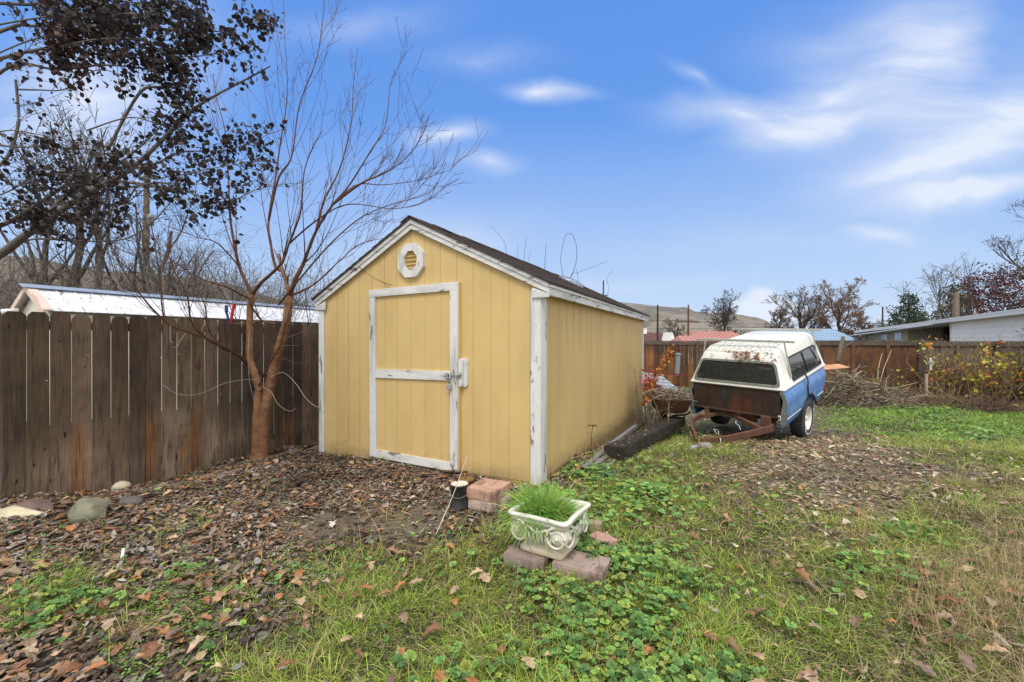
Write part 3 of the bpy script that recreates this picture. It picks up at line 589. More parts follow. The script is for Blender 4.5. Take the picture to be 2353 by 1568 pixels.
# ------------------------------------------------------------------ left board fence
def build_left_fence():
    t = thing('board_fence', 'tall dark weathered board fence with clipped picket tops beside the shed', 'fence', (F0[0], F0[1], 0), (0, 0, TH))
    rng = np.random.default_rng(11); rnd = random.Random(5)
    mb = MB(); pitch = .164; s0 = .184-4*pitch
    gaps = {3: .004, 4: .009, 5: .004, 6: .014, 7: .012, 8: .020, 9: .010, 10: .016, 11: .021, 12: .008, 13: .010, 14: .018, 15: .012, 16: .019, 17: .004, 18: .022, 19: .014, 20: .012, 21: .010}
    for i in range(70):
        y0 = s0+i*pitch; y1 = y0+pitch; g = gaps.get(i, rnd.choice([.0008, .002, .004]))*.42; g0 = gaps.get(i-1, .002)*.42
        a = y0+g0*.5; b = y1-g*.5; top = 1.80+rnd.uniform(-.02, .014); c = .034; dx = rnd.uniform(-.004, .004); lean = 0; tp = rnd.uniform(-.006, .006)
        zb = -.42
        base = np.array([.112, .080, .056])*rnd.choice([.5, .7, .9, 1.1, 1.4])*rnd.uniform(.9, 1.1)*np.array([1, rnd.uniform(.93, 1.03), rnd.uniform(.86, 1.02)])
        low = base*1.75+np.array([.02, .017, .014])
        rust = rnd.random() < .1 or i in (6, 12, 13); rtop = rnd.uniform(.12, .5); rside = rnd.choice([-1, 0, 1])
        zs = [zb, -.25, -.1, .02, .12, .25, .42, .7, 1.1, 1.5, top-c*1.5]
        prof = [(a, b) for z in zs]
        vs_ = []; cs = []
        for fx in (dx, dx-.007):
            for z, (p, q) in zip(zs, prof):
                for yy in (p, p+(q-p)*.33, p+(q-p)*.67, q+tp*(z-.9)-(.002 if tp else 0)):
                    vs_.append((fx, yy+lean*z, z))
                    k = float(1-sm(z, .0, .75)); cc = base*(1-k)+low*k
                    if rust and z < rtop: e = float(np.clip(.55+.35*rside*((yy-a)/(b-a)*2-1), .1, .9)); cc = cc*(1-e)+np.array([.24, .10, .035])*e
                    cs.append(cc)
            vs_ += [(fx, a+.006+lean*top, top-c), (fx, a+c+lean*top, top), (fx, b-c+lean*top, top), (fx, b-.006+tp*(top-.9), top-c)]; cs += [base*.9]*4
        n = len(zs)+1; half = 4*n; fs = []
        for h in (0, half):
            for r in range(n-1):
                for k in range(3):
                    q = [h+r*4+k, h+r*4+k+1, h+(r+1)*4+k+1, h+(r+1)*4+k]; fs.append(q if h == 0 else q[::-1])
        for r in range(n-1):
            fs.append([r*4, (r+1)*4, half+(r+1)*4, half+r*4]); fs.append([r*4+3, half+r*4+3, half+(r+1)*4+3, (r+1)*4+3])
        for k in range(3): fs.append([(n-1)*4+k, (n-1)*4+k+1, half+(n-1)*4+k+1, half+(n-1)*4+k])
        mb.add(vs_, fs, 0, False, np.array(cs))
    mb.build('fence_boards', m_picket, t)
    for z in (.02, 1.66): m = MB(); rbox(m, (-.075, -.6, z-.045), (-.0375, 10.8, z+.045), .003); m.build('fence_rail', m_greywood, t)
    for y in (1.18, 3.6, 6.0, 8.4, 10.7): m = MB(); rbox(m, (-.17, y-.045, -.5), (-.0765, y+.045, 1.72), .004); m.build('fence_post', m_greywood, t)
    # cream discs on the boards, painted stand-ins for daylight through knot holes
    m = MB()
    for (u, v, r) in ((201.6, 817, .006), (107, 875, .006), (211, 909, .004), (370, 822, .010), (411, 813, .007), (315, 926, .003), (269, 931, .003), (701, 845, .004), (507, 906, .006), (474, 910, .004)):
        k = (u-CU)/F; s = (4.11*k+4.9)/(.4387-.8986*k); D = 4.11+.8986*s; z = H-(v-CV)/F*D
        m = MB(); lathe(m, [(r*.8, 0), (r*.7, .003)], 8, Mx=Matrix.Translation((.0045, s, z))@Matrix.Rotation(math.pi/2, 4, 'Y'), smooth=False); m.build('knot_daylight', m_cream, t)
    m = MB(); k = (591*1-CU)/F
    k = (456-CU)/F; s = (4.11*k+4.9)/(.4387-.8986*k); D = 4.11+.8986*s; z = H-(840-CV)/F*D
    bmx = bmesh.new(); bmesh.ops.create_uvsphere(bmx, u_segments=10, v_segments=6, radius=1)
    m2 = Matrix.Translation((.004, s-.01, z))@Matrix.Diagonal((.002, .035, .06, 1)); bmadd(m, bmx, 0, True, (.10, .012, .014), m2); m.build('paint_mark', mat('red_paint_mark', (.13, .045, .038), .9, var=.5, vscale=30, layers=[((.07, .05, .04), 25, (1, 1, .4), .45, .6)]), t)
build_left_fence()

def local_to(u, v):   # hit of a sight line with the plane of the left fence -> (s, z)
    k = (u-CU)/F; s = (4.11*k+4.9)/(.4387-.8986*k); D = 4.11+.8986*s; return s, H-(v-CV)/F*D

# clamp hanging on the fence
def build_clamp():
    s, z = local_to(527, 742)
    t = thing('hand_tool', 'red and blue plastic handled tool stuck on top of the board fence', 'hand tool', (F0[0]+YB[0]*s, F0[1]+YB[1]*s, 1.80), (0, 0, TH))
    m = MB(); tube1(m, [(0, .01, -.06), (0, .03, .03), (0, .045, .12), (0, .065, .22)], .017, .022, k=8); rbox(m, (-.012, .045, .16), (.012, .085, .23), .006); m.build('red_handle', m_red, t)
    m = MB(); tube1(m, [(0, .0, -.06), (0, -.025, .05), (0, -.045, .12), (0, -.03, .19)], .014, .018, k=8); rbox(m, (-.013, -.06, .10), (.013, -.02, .20), .006); m.build('blue_handle', m_bluep, t)
build_clamp()

# ------------------------------------------------------------------ metal roofed outbuilding behind the fence
def build_outbuilding():
    A = W(103, 712, 8.93); A[2] = 2.15
    t = thing('outbuilding', 'long low outbuilding with white ribbed metal roof behind the board fence', 'outbuilding', (A[0], A[1], -.3), (0, 0, TH))
    L = 17.; hw = .92; ez = 2.43; rz = 2.98
    mb = MB(); prism(mb, [(-.12, 0), (-.12, ez-.06), (-hw, rz-.08), (-2*hw+.12, ez-.06), (-2*hw+.12, 0)], 1, .12, L, 0); mb.build('wall', m_cream, t)
    mb = MB()
    for s in (0, 1):
        xe = 0 if s == 0 else -2*hw
        prism(mb, [(xe, ez), (xe, ez+.012), (-hw, rz+.012), (-hw, rz)], 1, 0, L+.1)
        y = .12
        sl = (rz-ez)/hw; sg = 1 if s == 0 else -1
        while y < L:
            vs_ = []
            for (x, z) in ((xe, ez+.012), (-hw+sg*.02, rz+.012-.02*sl)):
                vs_ += [(x, y-.022, z), (x, y-.010, z+.013), (x, y+.010, z+.013), (x, y+.022, z)]
            mb.add(vs_, [[0, 1, 5, 4], [1, 2, 6, 5], [2, 3, 7, 6], [0, 3, 2, 1]]); y += .30
    ro = mb.build('roof', m_metalroof, t)
    mb = MB(); prism(mb, [(-hw-.16, rz-.03), (-hw, rz+.05), (-hw+.16, rz-.03), (-hw+.16, rz-.022), (-hw, rz+.062), (-hw-.16, rz-.022)], 1, -.12, L+.15); mb.build('ridge_cap', mat('blue_grey_ridge', (.22, .27, .36), .4), ro)
    mb = MB(); prism(mb, [(.02, ez-.10), (.02, ez+.014), (-hw, rz+.014), (-2*hw-.02, ez+.014), (-2*hw-.02, ez-.10), (-hw, rz-.10)], 1, -.035, -.002); prism(mb, [(.022, ez-.11), (.022, ez+.016), (-hw+.4, rz-.13), (-hw+.4, rz-.25)], 1, -.036, -.0351); 
    # flat gable cap on the roof edge
    for sg in (1, -1):
        prism(mb, [(-hw+sg*hw*1.01, ez+.013), (-hw+sg*hw*1.01, ez+.034), (-hw, rz+.034), (-hw, rz+.014)], 1, -.035, .12)
    mb.build('gable_trim', m_pinktrim, t)
    mb = MB(); rbox(mb, (-1.30, -.12, ez-.02), (-1.20, -.04, ez+.08), .01)
    for dx in (-.12, .12): lathe(mb, [(.02, 0), (.05, .06), (.065, .13), (.02, .135)], 12, Mx=Matrix.Translation((-1.25+dx, -.12, ez+.02))@Matrix.Rotation(math.radians(100), 4, 'X'))
    mb.build('floodlight', m_white, t)
build_outbuilding()
# ------------------------------------------------------------------ bare trees
TW = [(.06, .045, .035), (.10, .075, .055), (.13, .10, .075)]
def px_line(pts_): return np.array([W(*p) for p in pts_])
def build_red_tree():
    base = W(598, 1043, 6.22); base[2] = float(gz(base[0], base[1]))-.03
    t = thing('bare_fruit_tree', 'leafless tree with smooth red brown forked trunk in front of the board fence', 'tree', tuple(base))
    o = tuple(base); mb = MB(); D = 6.2; rng = np.random.default_rng(21)
    def limb(pts_, r0, r1, k=10):
        p = smooth_line(px_line(pts_), max(12, len(pts_)*5)); n = len(p)
        r = (r1+(r0-r1)*np.linspace(1, 0, n)**(1.5 if r1 < .006 else 1))*(1+.05*np.sin(np.arange(n)*1.7)); tubes(mb if r1 > .01 else up_, p, r, k); return p, r
    tr = MB(); up_ = MB()
    p = smooth_line(px_line([(594, 1060, D), (592, 1020, D), (591, 985, D), (593, 940, D), (594, 898, D)]), 16); tubes(tr, p, np.linspace(.080, .058, 16)*np.array([1.9, 1.5, 1.25, 1.1]+[1]*12), 14)
    p = smooth_line(px_line([(604, 1055, D), (605, 1000, D+.02), (609, 950, D), (615, 915, D), (620, 891, D)]), 14); tubes(tr, p, np.linspace(.076, .070, 14), 14)
    tr.build('trunk', m_bark, t, o)
    main = []
    main.append(limb([(597, 898, D), (588, 868, D), (578, 840, D), (573.5, 818, D), (574, 760, D), (575, 701, D), (579, 677, D)], .056, .040, 12))
    main.append(limb([(620, 891, D), (632, 840, D), (641, 803, D-.05), (650, 772, D-.05), (658, 745, D-.1), (662, 710, D-.1), (665, 680, D-.1)], .074, .050, 12))
    L = []
    L.append(limb([(579, 677, D), (568, 655, D), (550, 613, D), (538, 560, D-.1), (530, 510, D-.1), (527, 469, D-.2), (524, 391, D-.2), (518, 305, D-.3), (496, 219, D-.3), (490, 170, D-.3)], 0.0302, .004))
    L.append(limb([(579, 677, D), (600, 650, D-.1), (626, 627, D-.2), (650, 600, D-.3), (664, 560, D-.3), (690, 490, D-.4), (696, 420, D-.4), (703, 379, D-.4), (723, 332, D-.5), (742, 300, D-.5)], 0.0288, .004))
    L.append(limb([(648, 622, D+.1), (633, 613, D+.2), (622, 560, D+.2), (617, 508, D+.3), (633, 410, D+.3), (645, 324, D+.3), (658, 242, D+.3), (660, 176, D+.3), (654, 78, D+.3), (651, -30, D+.3)], 0.0259, .003))
    L.append(limb([(617, 508, D+.3), (640, 410, D+.1), (670, 360, D), (688, 242, D), (727, 137, D-.1), (743, 40, D-.1), (747, -30, D-.1)], 0.0173, .003))
    L.append(limb([(665, 680, D-.1), (658, 650, D-.1), (646, 613, D-.1), (640, 585, D)], 0.0288, 0.0202))
    L.append(limb([(665, 680, D-.1), (680, 640, D-.2), (694, 613, D-.2), (703, 590, D-.2), (727, 530, D-.3), (766, 469, D-.4), (800, 430, D-.4), (850, 350, D-.5), (885, 290, D-.5), (896, 200, D-.5), (908, 160, D-.5)], 0.0346, .003))
    L.append(limb([(727, 530, D-.3), (745, 460, D-.1), (780, 390, D), (806, 290, D), (812, 200, D), (822, 110, D)], 0.0187, .003))
    L.append(limb([(766, 469, D-.4), (830, 422, D-.7), (875, 402, D-.8), (920, 375, D-.9), (960, 330, D-1), (985, 270, D-1)], 0.0158, .003))
    L.append(limb([(766, 469, D-.4), (820, 425, D-.2), (880, 425, D-.1), (960, 415, D), (1020, 395, D)], 0.0115, .003))
    L.append(limb([(664, 560, D-.3), (730, 505, D-.8), (800, 470, D-1), (900, 480, D-1.1), (960, 470, D-1.2)], 0.0130, .003))
    L.append(limb([(640, 700, D-.1), (690, 640, D-.5), (760, 560, D-.8), (830, 500, D-.9), (900, 470, D-1), (990, 440, D-1.1), (1025, 372, D-1.1)], 0.0144, .003))
    L.append(limb([(665, 680, D-.1), (720, 655, D-.3), (780, 600, D-.3), (830, 560, D-.3), (900, 545, D-.4)], 0.0158, .003))
    L.append(limb([(630, 745, D), (600, 735, D), (575, 700, D-.3)], 0.0144, 0.0086))
    L.append(limb([(572, 840, D), (560, 828, 6.05), (545, 815, 5.92), (512, 797, 5.68), (471, 777, 5.40), (421, 759, 5.10), (383, 742, 4.9), (372, 700, 4.85), (368, 640, 4.85), (355, 560, 4.8), (345, 500, 4.7)], 0.0288, 0.0043))
    L.append(limb([(383, 742, 4.9), (350, 710, 4.75), (310, 660, 4.65), (270, 600, 4.6), (250, 540, 4.6)], 0.0130, .003))
    L.append(limb([(471, 777, 5.4), (440, 740, 5.2), (430, 680, 5.1), (400, 620, 5.0), (380, 560, 5.0)], 0.0158, .004))
    L.append(limb([(512, 797, 5.68), (480, 760, 5.5), (470, 700, 5.45), (440, 640, 5.4), (420, 600, 5.4)], 0.0130, .004))
    L.append(limb([(594, 890, D), (612, 850, D-.3), (645, 790, D-.5), (655, 740, D-.6)], 0.0144, 0.0072))
    L.append(limb([(579, 690, D), (520, 660, D-.4), (460, 640, D-.6), (380, 590, D-.8), (320, 560, D-.9), (260, 545, D-1)], 0.0144, .003))
    L.append(limb([(550, 613, D), (500, 560, D-.4), (450, 545, D-.6), (390, 520, D-.8)], 0.0108, .003))
    L.append(limb([(527, 469, D-.2), (580, 440, D-.2), (640, 425, D), (700, 420, D)], 0.0086, .003))
    mb.build('limbs', m_bark, t, o); up_.build('branches', m_darkbark, t, o)
    # whips and twigs from every limb
    tw = MB(); P = np.stack([smooth_line(p[::max(1, len(p)//8)], 9) for p, r in L]); R = np.stack([np.interp(np.linspace(0, 1, 9), np.linspace(0, 1, len(r)), r) for p, r in L])
    Q1, R1 = branch(P, R, 10, (.20, .98), (12, 42), (.22, .50), .42, .19, .04, rng, 7, .0027)
    R1 = np.minimum(R1, .011)*np.linspace(1, .6, 7)
    tubes(tw, Q1, R1, 5, col=pick(rng, [(.12, .055, .03), (.10, .06, .04), (.14, .07, .035)], len(Q1)))
    Q2, R2 = branch(Q1, R1, 3, (.2, .95), (18, 55), (.25, .6), .6, .12, .07, rng, 5, .0021)
    tubes(tw, Q2, R2, 4, col=pick(rng, [(.10, .06, .045), (.12, .08, .055)], len(Q2)))
    Q3, R3 = branch(Q2, R2, 1, (.2, .95), (20, 80), (.3, .6), .8, .04, .14, rng, 4, .0017)
    tubes(tw, Q3, R3, 3, col=pick(rng, TW, len(Q3)))
    # thin dead shoots round the lower fork
    Pm = np.stack([smooth_line(p[::max(1, len(p)//8)], 9) for p, r in main]); Rm = np.full(Pm.shape[:2], .02)
    Q4, R4 = branch(Pm, Rm, 7, (.1, 1), (30, 90), (.3, .8), .3, .0, .22, rng, 7, .003)
    tubes(tw, Q4, R4, 4, col=pick(rng, [(.22, .17, .12), (.13, .09, .06)], len(Q4)))
    tw.build('twigs', m_twig, t, o)
    # pale cords hanging in the branches
    c = MB()
    for pl in ([(471, 745, 5.38), (464, 757, 5.38), (466, 780, 5.38)], [(392, 748, 4.9), (391, 780, 4.9), (398, 788, 4.9)], [(428, 766, 5.1), (416, 780, 5.1), (406, 797, 5.05), (394, 798, 5.0)],
               [(622, 868, 5.9), (650, 856, 5.8), (680, 882, 5.6), (700, 912, 5.4), (722, 932, 5.3), (740, 937, 5.2), (772, 938, 5.1), (790, 930, 5.1)], [(375, 885, 4.75), (410, 906, 4.95), (460, 905, 5.25), (520, 880, 5.6), (580, 872, 5.95), (600, 880, 6.05)],
               [(573, 760, 6.0), (570, 820, 6.0), (574, 880, 6.0), (588, 935, 6.0)], [(603, 890, 6.0), (622, 900, 5.9), (640, 930, 5.8), (665, 945, 5.7), (680, 937, 5.7)]):
        tube1(c, px_line(pl), .0026, .0018, n=24, k=5)
    c.build('cord', m_rope, t, o)
build_red_tree()

LEAFH = np.array([(0, 0, 0), (.28, .34, .03), (.62, .42, .02), (1.0, .0, -.06), (.62, -.42, .02), (.28, -.34, .03), (.5, 0, -.05)])
LEAFF = [[0, 6, 2, 1], [6, 3, 2], [0, 5, 4, 6], [6, 4, 3]]
def build_leafy_tree():
    base = np.array([-6.9, 5.0, -.2])
    t = thing('dark_leaved_tree', 'near tree with pale grey limbs and dark purple leaves hanging over the fence', 'tree', tuple(base)); o = tuple(base)
    rng = np.random.default_rng(31); D = 3.75; mb = MB()
    def limb(pts_, r0, r1, k=8, n=None):
        p = smooth_line(np.array([W(*q) if len(q) == 3 else q[0] for q in pts_]), n or max(12, len(pts_)*5)); r = r1+(r0*.68-r1)*np.linspace(1, 0, len(p))**1.3; r = np.maximum(r, .002); tubes(mb, p, r, k); return p, r
    trunk = MB(); tp = smooth_line([(-6.9, 5.0, -.3), (-6.85, 4.95, 1.2), (-6.7, 4.85, 2.2), (-6.6, 4.8, 3.6), (-6.4, 4.7, 5.2), (-6.0, 4.5, 7)], 20); tubes(trunk, tp, np.linspace(.20, .06, 20), 12); trunk.build('trunk', m_gbark, t, o)
    a = (np.array([-6.75, 4.85, 1.8]),); b = (np.array([-6.6, 4.8, 3.2]),); c = (np.array([-6.5, 4.75, 4.3]),)
    Ls = []
    Ls.append((limb([a, (-90, 640, 4.1), (11, 578, 3.9), (60, 540, 3.8), (170, 463, D), (235, 425, D), (300, 390, D), (390, 305, 3.7), (440, 255, 3.7), (504, 215, 3.7), (586, 172, 3.7), (621, 152, 3.7)], .062, .005, 10), 1.1))
    Ls.append((limb([(300, 390, D), (360, 375, 3.7), (420, 350, 3.7), (520, 345, 3.7), (600, 320, 3.6)], .016, .003), 1.5))
    Ls.append((limb([(235, 425, D), (300, 430, 3.7), (370, 420, 3.6), (430, 440, 3.6), (500, 470, 3.6), (525, 445, 3.5)], .016, .003), 1.3))
    Ls.append((limb([(100, 505, D), (160, 440, 3.9), (240, 400, 3.9), (330, 330, 3.9), (420, 235, 3.9)], .030, .004), 1.2))
    Ls.append((limb([(250, 340, 3.9), (320, 215, 3.8), (370, 200, 3.8), (420, 190, 3.8)], .018, .010), .5))
    Ls.append((limb([(20, 570, 3.9), (80, 550, 3.8), (200, 555, 3.8), (300, 545, 3.8), (380, 480, 3.8), (420, 410, 3.8)], .014, .004), .35))
    Ls.append((limb([a, (-60, 560, 4), (40, 500, 3.9), (130, 440, 3.9), (180, 400, 4), (230, 330, 4)], .045, .005), 1.0))
    Ls.append((limb([b, (-80, 420, 4), (10, 370, 4), (40, 295, 4), (42, 250, 4), (36, 184, 4)], .026, .010), .3))
    Ls.append((limb([b, (-40, 345, 4), (40, 338, 4), (180, 342, 3.9), (300, 350, 3.9), (400, 372, 3.8)], .018, .003), .4))
    Ls.append((limb([(42, 206, 4), (90, 207, 4), (150, 205, 3.9), (230, 160, 3.8), (330, 200, 3.8)], .012, .003), .3))
    for (w, pl) in ((2.2, [c, (-100, 120, 4), (30, 62, 3.9), (75, 60, 3.9), (160, 58, 3.8), (190, 45, 3.8), (260, 52, 3.8), (340, 60, 3.7), (430, 72, 3.7), (520, 70, 3.7), (580, 42, 3.6)]),
                    (2.1, [c, (-60, 30, 3.9), (80, 10, 3.8), (180, -10, 3.7), (300, 5, 3.7), (420, 20, 3.7), (450, 40, 3.6)]),
                    (2.3, [c, (-80, 160, 4), (60, 120, 3.9), (150, 110, 3.8), (250, 130, 3.8), (350, 120, 3.7), (440, 100, 3.7), (500, 85, 3.7)]),
                    (1.7, [c, (-90, 230, 4), (30, 150, 3.9), (130, 160, 3.9), (240, 150, 3.8), (340, 160, 3.8), (420, 180, 3.8), (440, 230, 3.7)]),
                    (1.4, [(130, 110, 3.8), (230, 90, 3.6), (330, 95, 3.5), (400, 130, 3.5), (530, 120, 3.5)]),
                    (2.0, [(-20, 60, 3.4), (100, 40, 3.3), (220, 30, 3.3), (340, 30, 3.3), (430, -5, 3.3)]), (2.0, [(-20, 130, 3.9), (80, 90, 3.8), (180, 80, 3.8), (290, 80, 3.8)]),
                    (1.2, [(300, 390, D), (330, 410, 3.5), (400, 405, 3.4), (500, 385, 3.4), (565, 375, 3.4)]),
                    (1.3, [(60, 540, 3.8), (120, 480, 3.6), (200, 455, 3.5), (270, 480, 3.5)]),
                    (1.6, [(-60, 470, 3.9), (20, 440, 3.8), (90, 400, 3.8), (170, 400, 3.7), (270, 370, 3.7)]), (1.2, [(-60, 500, 3.7), (20, 480, 3.6), (80, 500, 3.6), (150, 520, 3.6)]),
                    (.8, [(-60, 320, 3.8), (20, 300, 3.8), (90, 310, 3.8), (130, 320, 3.8)]), (1.0, [(200, 300, 3.8), (300, 270, 3.8), (380, 290, 3.7), (470, 290, 3.6)])):
        Ls.append((limb(pl, .026 if len(pl) > 5 else .010, .003), w))
    mb.build('limbs', m_gbark, t, o)
    tw = MB(); lv = MB()
    for (p, r), w in Ls:
        P = smooth_line(p[::max(1, len(p)//9)], 10)[None]; R = np.interp(np.linspace(0, 1, 10), np.linspace(0, 1, len(r)), r)[None]
        Lr = float(np.linalg.norm(np.diff(P[0], axis=0), axis=1).sum()); n1 = max(3, int(17*w)); Q1, R1 = branch(P, R*.6, n1, (.28, 1), (15, 70), (.12/Lr, .42/Lr), .5, -.02, .14, rng, 6, .0022); R1 = np.minimum(R1, .006)
        Q2, R2 = branch(Q1, R1, 2, (.3, 1), (20, 70), (.4, .8), .7, -.02, .15, rng, 5, .0018)
        tubes(tw, Q1, R1, 4, col=(.075, .06, .05)); tubes(tw, Q2, R2, 3, col=(.06, .05, .045))
        for Q, npl in ((Q1, 3.0), (Q2, 2.6)):
            n = int(len(Q)*npl*min(w, 2.0)*1.15); i = rng.integers(0, len(Q), n); tt = rng.beta(2, 1.2, n)*(Q.shape[1]-1.01); j = tt.astype(int); f = (tt-j)[:, None]
            pos = Q[i, j]*(1-f)+Q[i, j+1]*f+rng.normal(size=(n, 3))*.035
            d = rng.normal(size=(n, 3))*np.array([.6, .6, .5])+np.array([0, 0, -.55])
            rot = frames(d, rng.uniform(0, 6.28, n))
            warm = (pos[:, 2] > 3.4) & (pos[:, 2] < 4.2) & (pos[:, 0] < -3.4)
            col = pick(rng, [(.028, .022, .021), (.042, .031, .028), (.055, .038, .031), (.022, .018, .019)], n); m_ = warm & (rng.uniform(size=n) < .35); col[m_] = pick(rng, [(.13, .055, .03), (.09, .045, .03)], int(m_.sum()))
            scatter(lv, LEAFH, LEAFF, pos, rot, rng.uniform(.026, .058, n), col)
    tw.build('twigs', m_twig, t, o); lv.build('leaves', m_leafd, t, o)
    print('leafy leaves', lv.n/7)
build_leafy_tree()

def bare_tree(name, label, base, height, seed, cols, r0=None, spread=1., levels=3, forks=4, leaves=None, group=None, dens=1., minr=.006, lean=0, mats=None, cat='tree'):
    rng = np.random.default_rng(seed); base = np.array(base, float); r0 = r0 or height*.016
    t = thing(name, label, cat, tuple(base), group=group); o = tuple(base)
    m = 9; h = height*.80; z = np.linspace(0, h, m); wob = np.cumsum(rng.normal(size=(m, 2))*h*.022, 0); wob[0] = 0
    P = np.stack([base[0]+wob[:, 0]+lean*z/h*height*.2, base[1]+wob[:, 1], base[2]+z], -1)[None]; R = np.linspace(r0, r0*.35, m)[None]
    a = MB(); tubes(a, P, R, 8); 
    Q, RQ = branch(P, R, int(forks*2), (.25, 1), (20*spread, 52*spread), (.45, .8), .6, .10, .10, rng, 7, minr); tubes(a, Q, RQ, 6)
    a.build('trunk', mats or m_dbark, t, o)
    tw = MB(); last = None
    ns = [6, 6, 5, 4]
    for l in range(levels):
        Q, RQ = branch(Q, RQ, max(1, int(ns[l]*dens)), (.15, 1), (20, 65), (.35, .62), .55, .05, .14, rng, 5, minr)
        tubes(tw, Q, RQ, 4 if l == 0 else 3, col=pick(rng, cols, len(Q))); last = Q
    tw.build('twigs', m_twig, t, o)
    if leaves:
        n, size, lc = leaves; lv = MB(); i = rng.integers(0, len(last), n); j = rng.integers(1, last.shape[1], n)
        pos = last[i, j]+rng.normal(size=(n, 3))*size*.8
        scatter(lv, LEAFH, LEAFF, pos, frames(rng.normal(size=(n, 3)), rng.uniform(0, 6.28, n)), rng.uniform(.6, 1.3, n)*size, pick(rng, lc, n, .3)); lv.build('crown', m_leaf, t, o)
    return t
def gbase(u, D): x = (u-CU)/F*D; return (x, D, float(gz(x, D))-.1)
DK = [(.045, .038, .034), (.08, .065, .055), (.11, .095, .08)]; GR = [(.15, .135, .12), (.11, .095, .08), (.19, .17, .15)]
g = 'bare trees behind the outbuilding'
bare_tree('bare_tree', 'dark bare tree behind the gable end of the metal roofed outbuilding', gbase(140, 17), 9.5, 41, DK, .17, .7, 2, 4, (260, .10, [(.05, .035, .03)]), g, minr=.008)
bare_tree('bare_tree', 'thick bare tree with twin upright stems behind the middle of the metal roof', gbase(192, 18), 9.8, 42, DK, .22, .6, 2, 4, (200, .10, [(.05, .035, .03)]), g, minr=.008)
bare_tree('bare_tree', 'slim bare tree standing beside the wooden utility pole behind the metal roof', gbase(236, 17), 10.5, 43, DK, .15, .6, 2, 4, (120, .10, [(.05, .035, .03)]), g, minr=.008)
bare_tree('bare_tree', 'leaning bare tree crossing behind the utility pole and the metal roof', gbase(272, 16), 7.5, 44, DK, .14, .9, 2, 4, None, g, minr=.007, lean=1)
bare_tree('bare_tree', 'small pale bare tree between the utility pole and the red barked tree', gbase(430, 15), 5.8, 45, DK, .07, .8, 2, 4, None, g, minr=.006, lean=-.3)
bare_tree('bare_tree', 'low bare tree showing past the fork of the red barked tree', gbase(545, 15), 4.6, 46, GR, .06, 1, 2, 4, None, g, minr=.006)
# scrub on the slope behind the outbuilding
def build_scrub():
    rng = np.random.default_rng(51); n = 900; u = rng.uniform(-260, 760, n); D = rng.uniform(13, 24, n); x = (u-CU)/F*D
    k = (x-F0[0])*XR[0]+(D-F0[1])*XR[1] < -6.5; x = x[k]; D = D[k]; n = len(x)
    S = np.stack([x, D, gz(x, D)], -1); d = rng.normal(size=(n, 3))*np.array([.55, .55, .1])+np.array([0, 0, 1]); d /= np.linalg.norm(d, axis=1, keepdims=True)
    hgt = rng.uniform(2.6, 4.6, n)+D*.05; m = 6; P = S[:, None]+d[:, None]*(hgt[:, None]*np.linspace(0, 1, m))[..., None]; P += np.cumsum(rng.normal(size=P.shape)*.07, 1)
    R = np.linspace(.022, .008, m)[None].repeat(n, 0); mb = MB(); C = [(.17, .15, .125), (.12, .10, .08), (.22, .19, .16), (.09, .07, .055)]
    tubes(mb, P, R, 4, col=pick(rng, C, n, .3))
    Q, RQ = branch(P, R, 5, (.15, 1), (20, 80), (.3, .6), .6, .0, .2, rng, 5, .005); tubes(mb, Q, RQ, 3, col=pick(rng, C, len(Q), .3))
    Q, RQ = branch(Q, RQ, 3, (.15, 1), (20, 80), (.35, .7), .7, .0, .2, rng, 4, .0042); tubes(mb, Q, RQ, 3, col=pick(rng, C, len(Q), .3))
    tag(mb.build('scrub_thicket', m_twig), 'tangled grey leafless scrub on the slope behind the metal roof', 'scrub', kind='stuff')
build_scrub()

def pole(name, label, u, vtop, D, r, arm=None, mt=None, vbot=None, cat='utility pole', group=None, trans=False, ins=True):
    b = gbase(u, D); top = H+(CV-vtop)/F*D
    t = thing(name, label, cat, b, group=group)
    m = MB(); tubes(m, np.array([[0, 0, 0], [0, 0, (top-b[2])*.5], [0.02, 0, top-b[2]]]), np.array([r*1.15, r*1.05, r*.85]), 10); m.build('shaft', mt or m_pole, t)
    if arm:
        m = MB(); hw, dz, ang = arm; c, s = math.cos(ang)*hw, math.sin(ang)*hw; z = top-b[2]-dz
        beam(m, (-c, -s-.02, z), (c, s-.02, z), .10*hw/1.2, .12*hw/1.2); m.build('crossarm', mt or m_pole, t)
        if ins:
            for f in (-.9, -.3, .35, .9):
                m = MB(); lathe(m, [(.035, 0), (.05, .05), (.03, .08), (.045, .12), (.02, .16)], 8, Mx=Matrix.Translation((c*f, s*f, z+.06))); m.build('insulator', m_rim, t)
    if trans:
        m = MB(); lathe(m, [(.13, 0), (.16, .05), (.16, .5), (.12, .56), (.04, .58)], 14, Mx=Matrix.Translation((.30, -.1, top-b[2]-3.0))); rbox(m, (.1, -.14, top-b[2]-2.8), (.2, -.06, top-b[2]-2.6)); m.build('transformer', m_galv, t)
    return t
pole('utility_pole', 'wooden utility pole with crossarm and insulators behind the dark leaved branches', 336, 385, 22, .14, (1.15, .9, .5), trans=True)
pole('utility_pole', 'thin dark pole with white insulator above the brown roofed house', 1511, 701, 45, .10, None, m_poled)
pole('utility_pole', 'reddish pole with short crossarm in front of the hill, left of the pink roof', 1581.5, 701, 48, .10, (1.3, 1.9, .1), m_rust, ins=False)
pole('utility_pole', 'dark pole tip with crossarm rising beyond the shed roof', 1386, 645, 32, .055, (.45, 1.1, .4), m_poled, ins=False)
pole('utility_pole', 'short dark pole left of the round evergreen', 2028, 705, 60, .10, None, m_poled)
pole('utility_pole', 'sawn off light wooden pole behind the white trailer home roof', 2196, 672, 24, .15, None, m_pole)
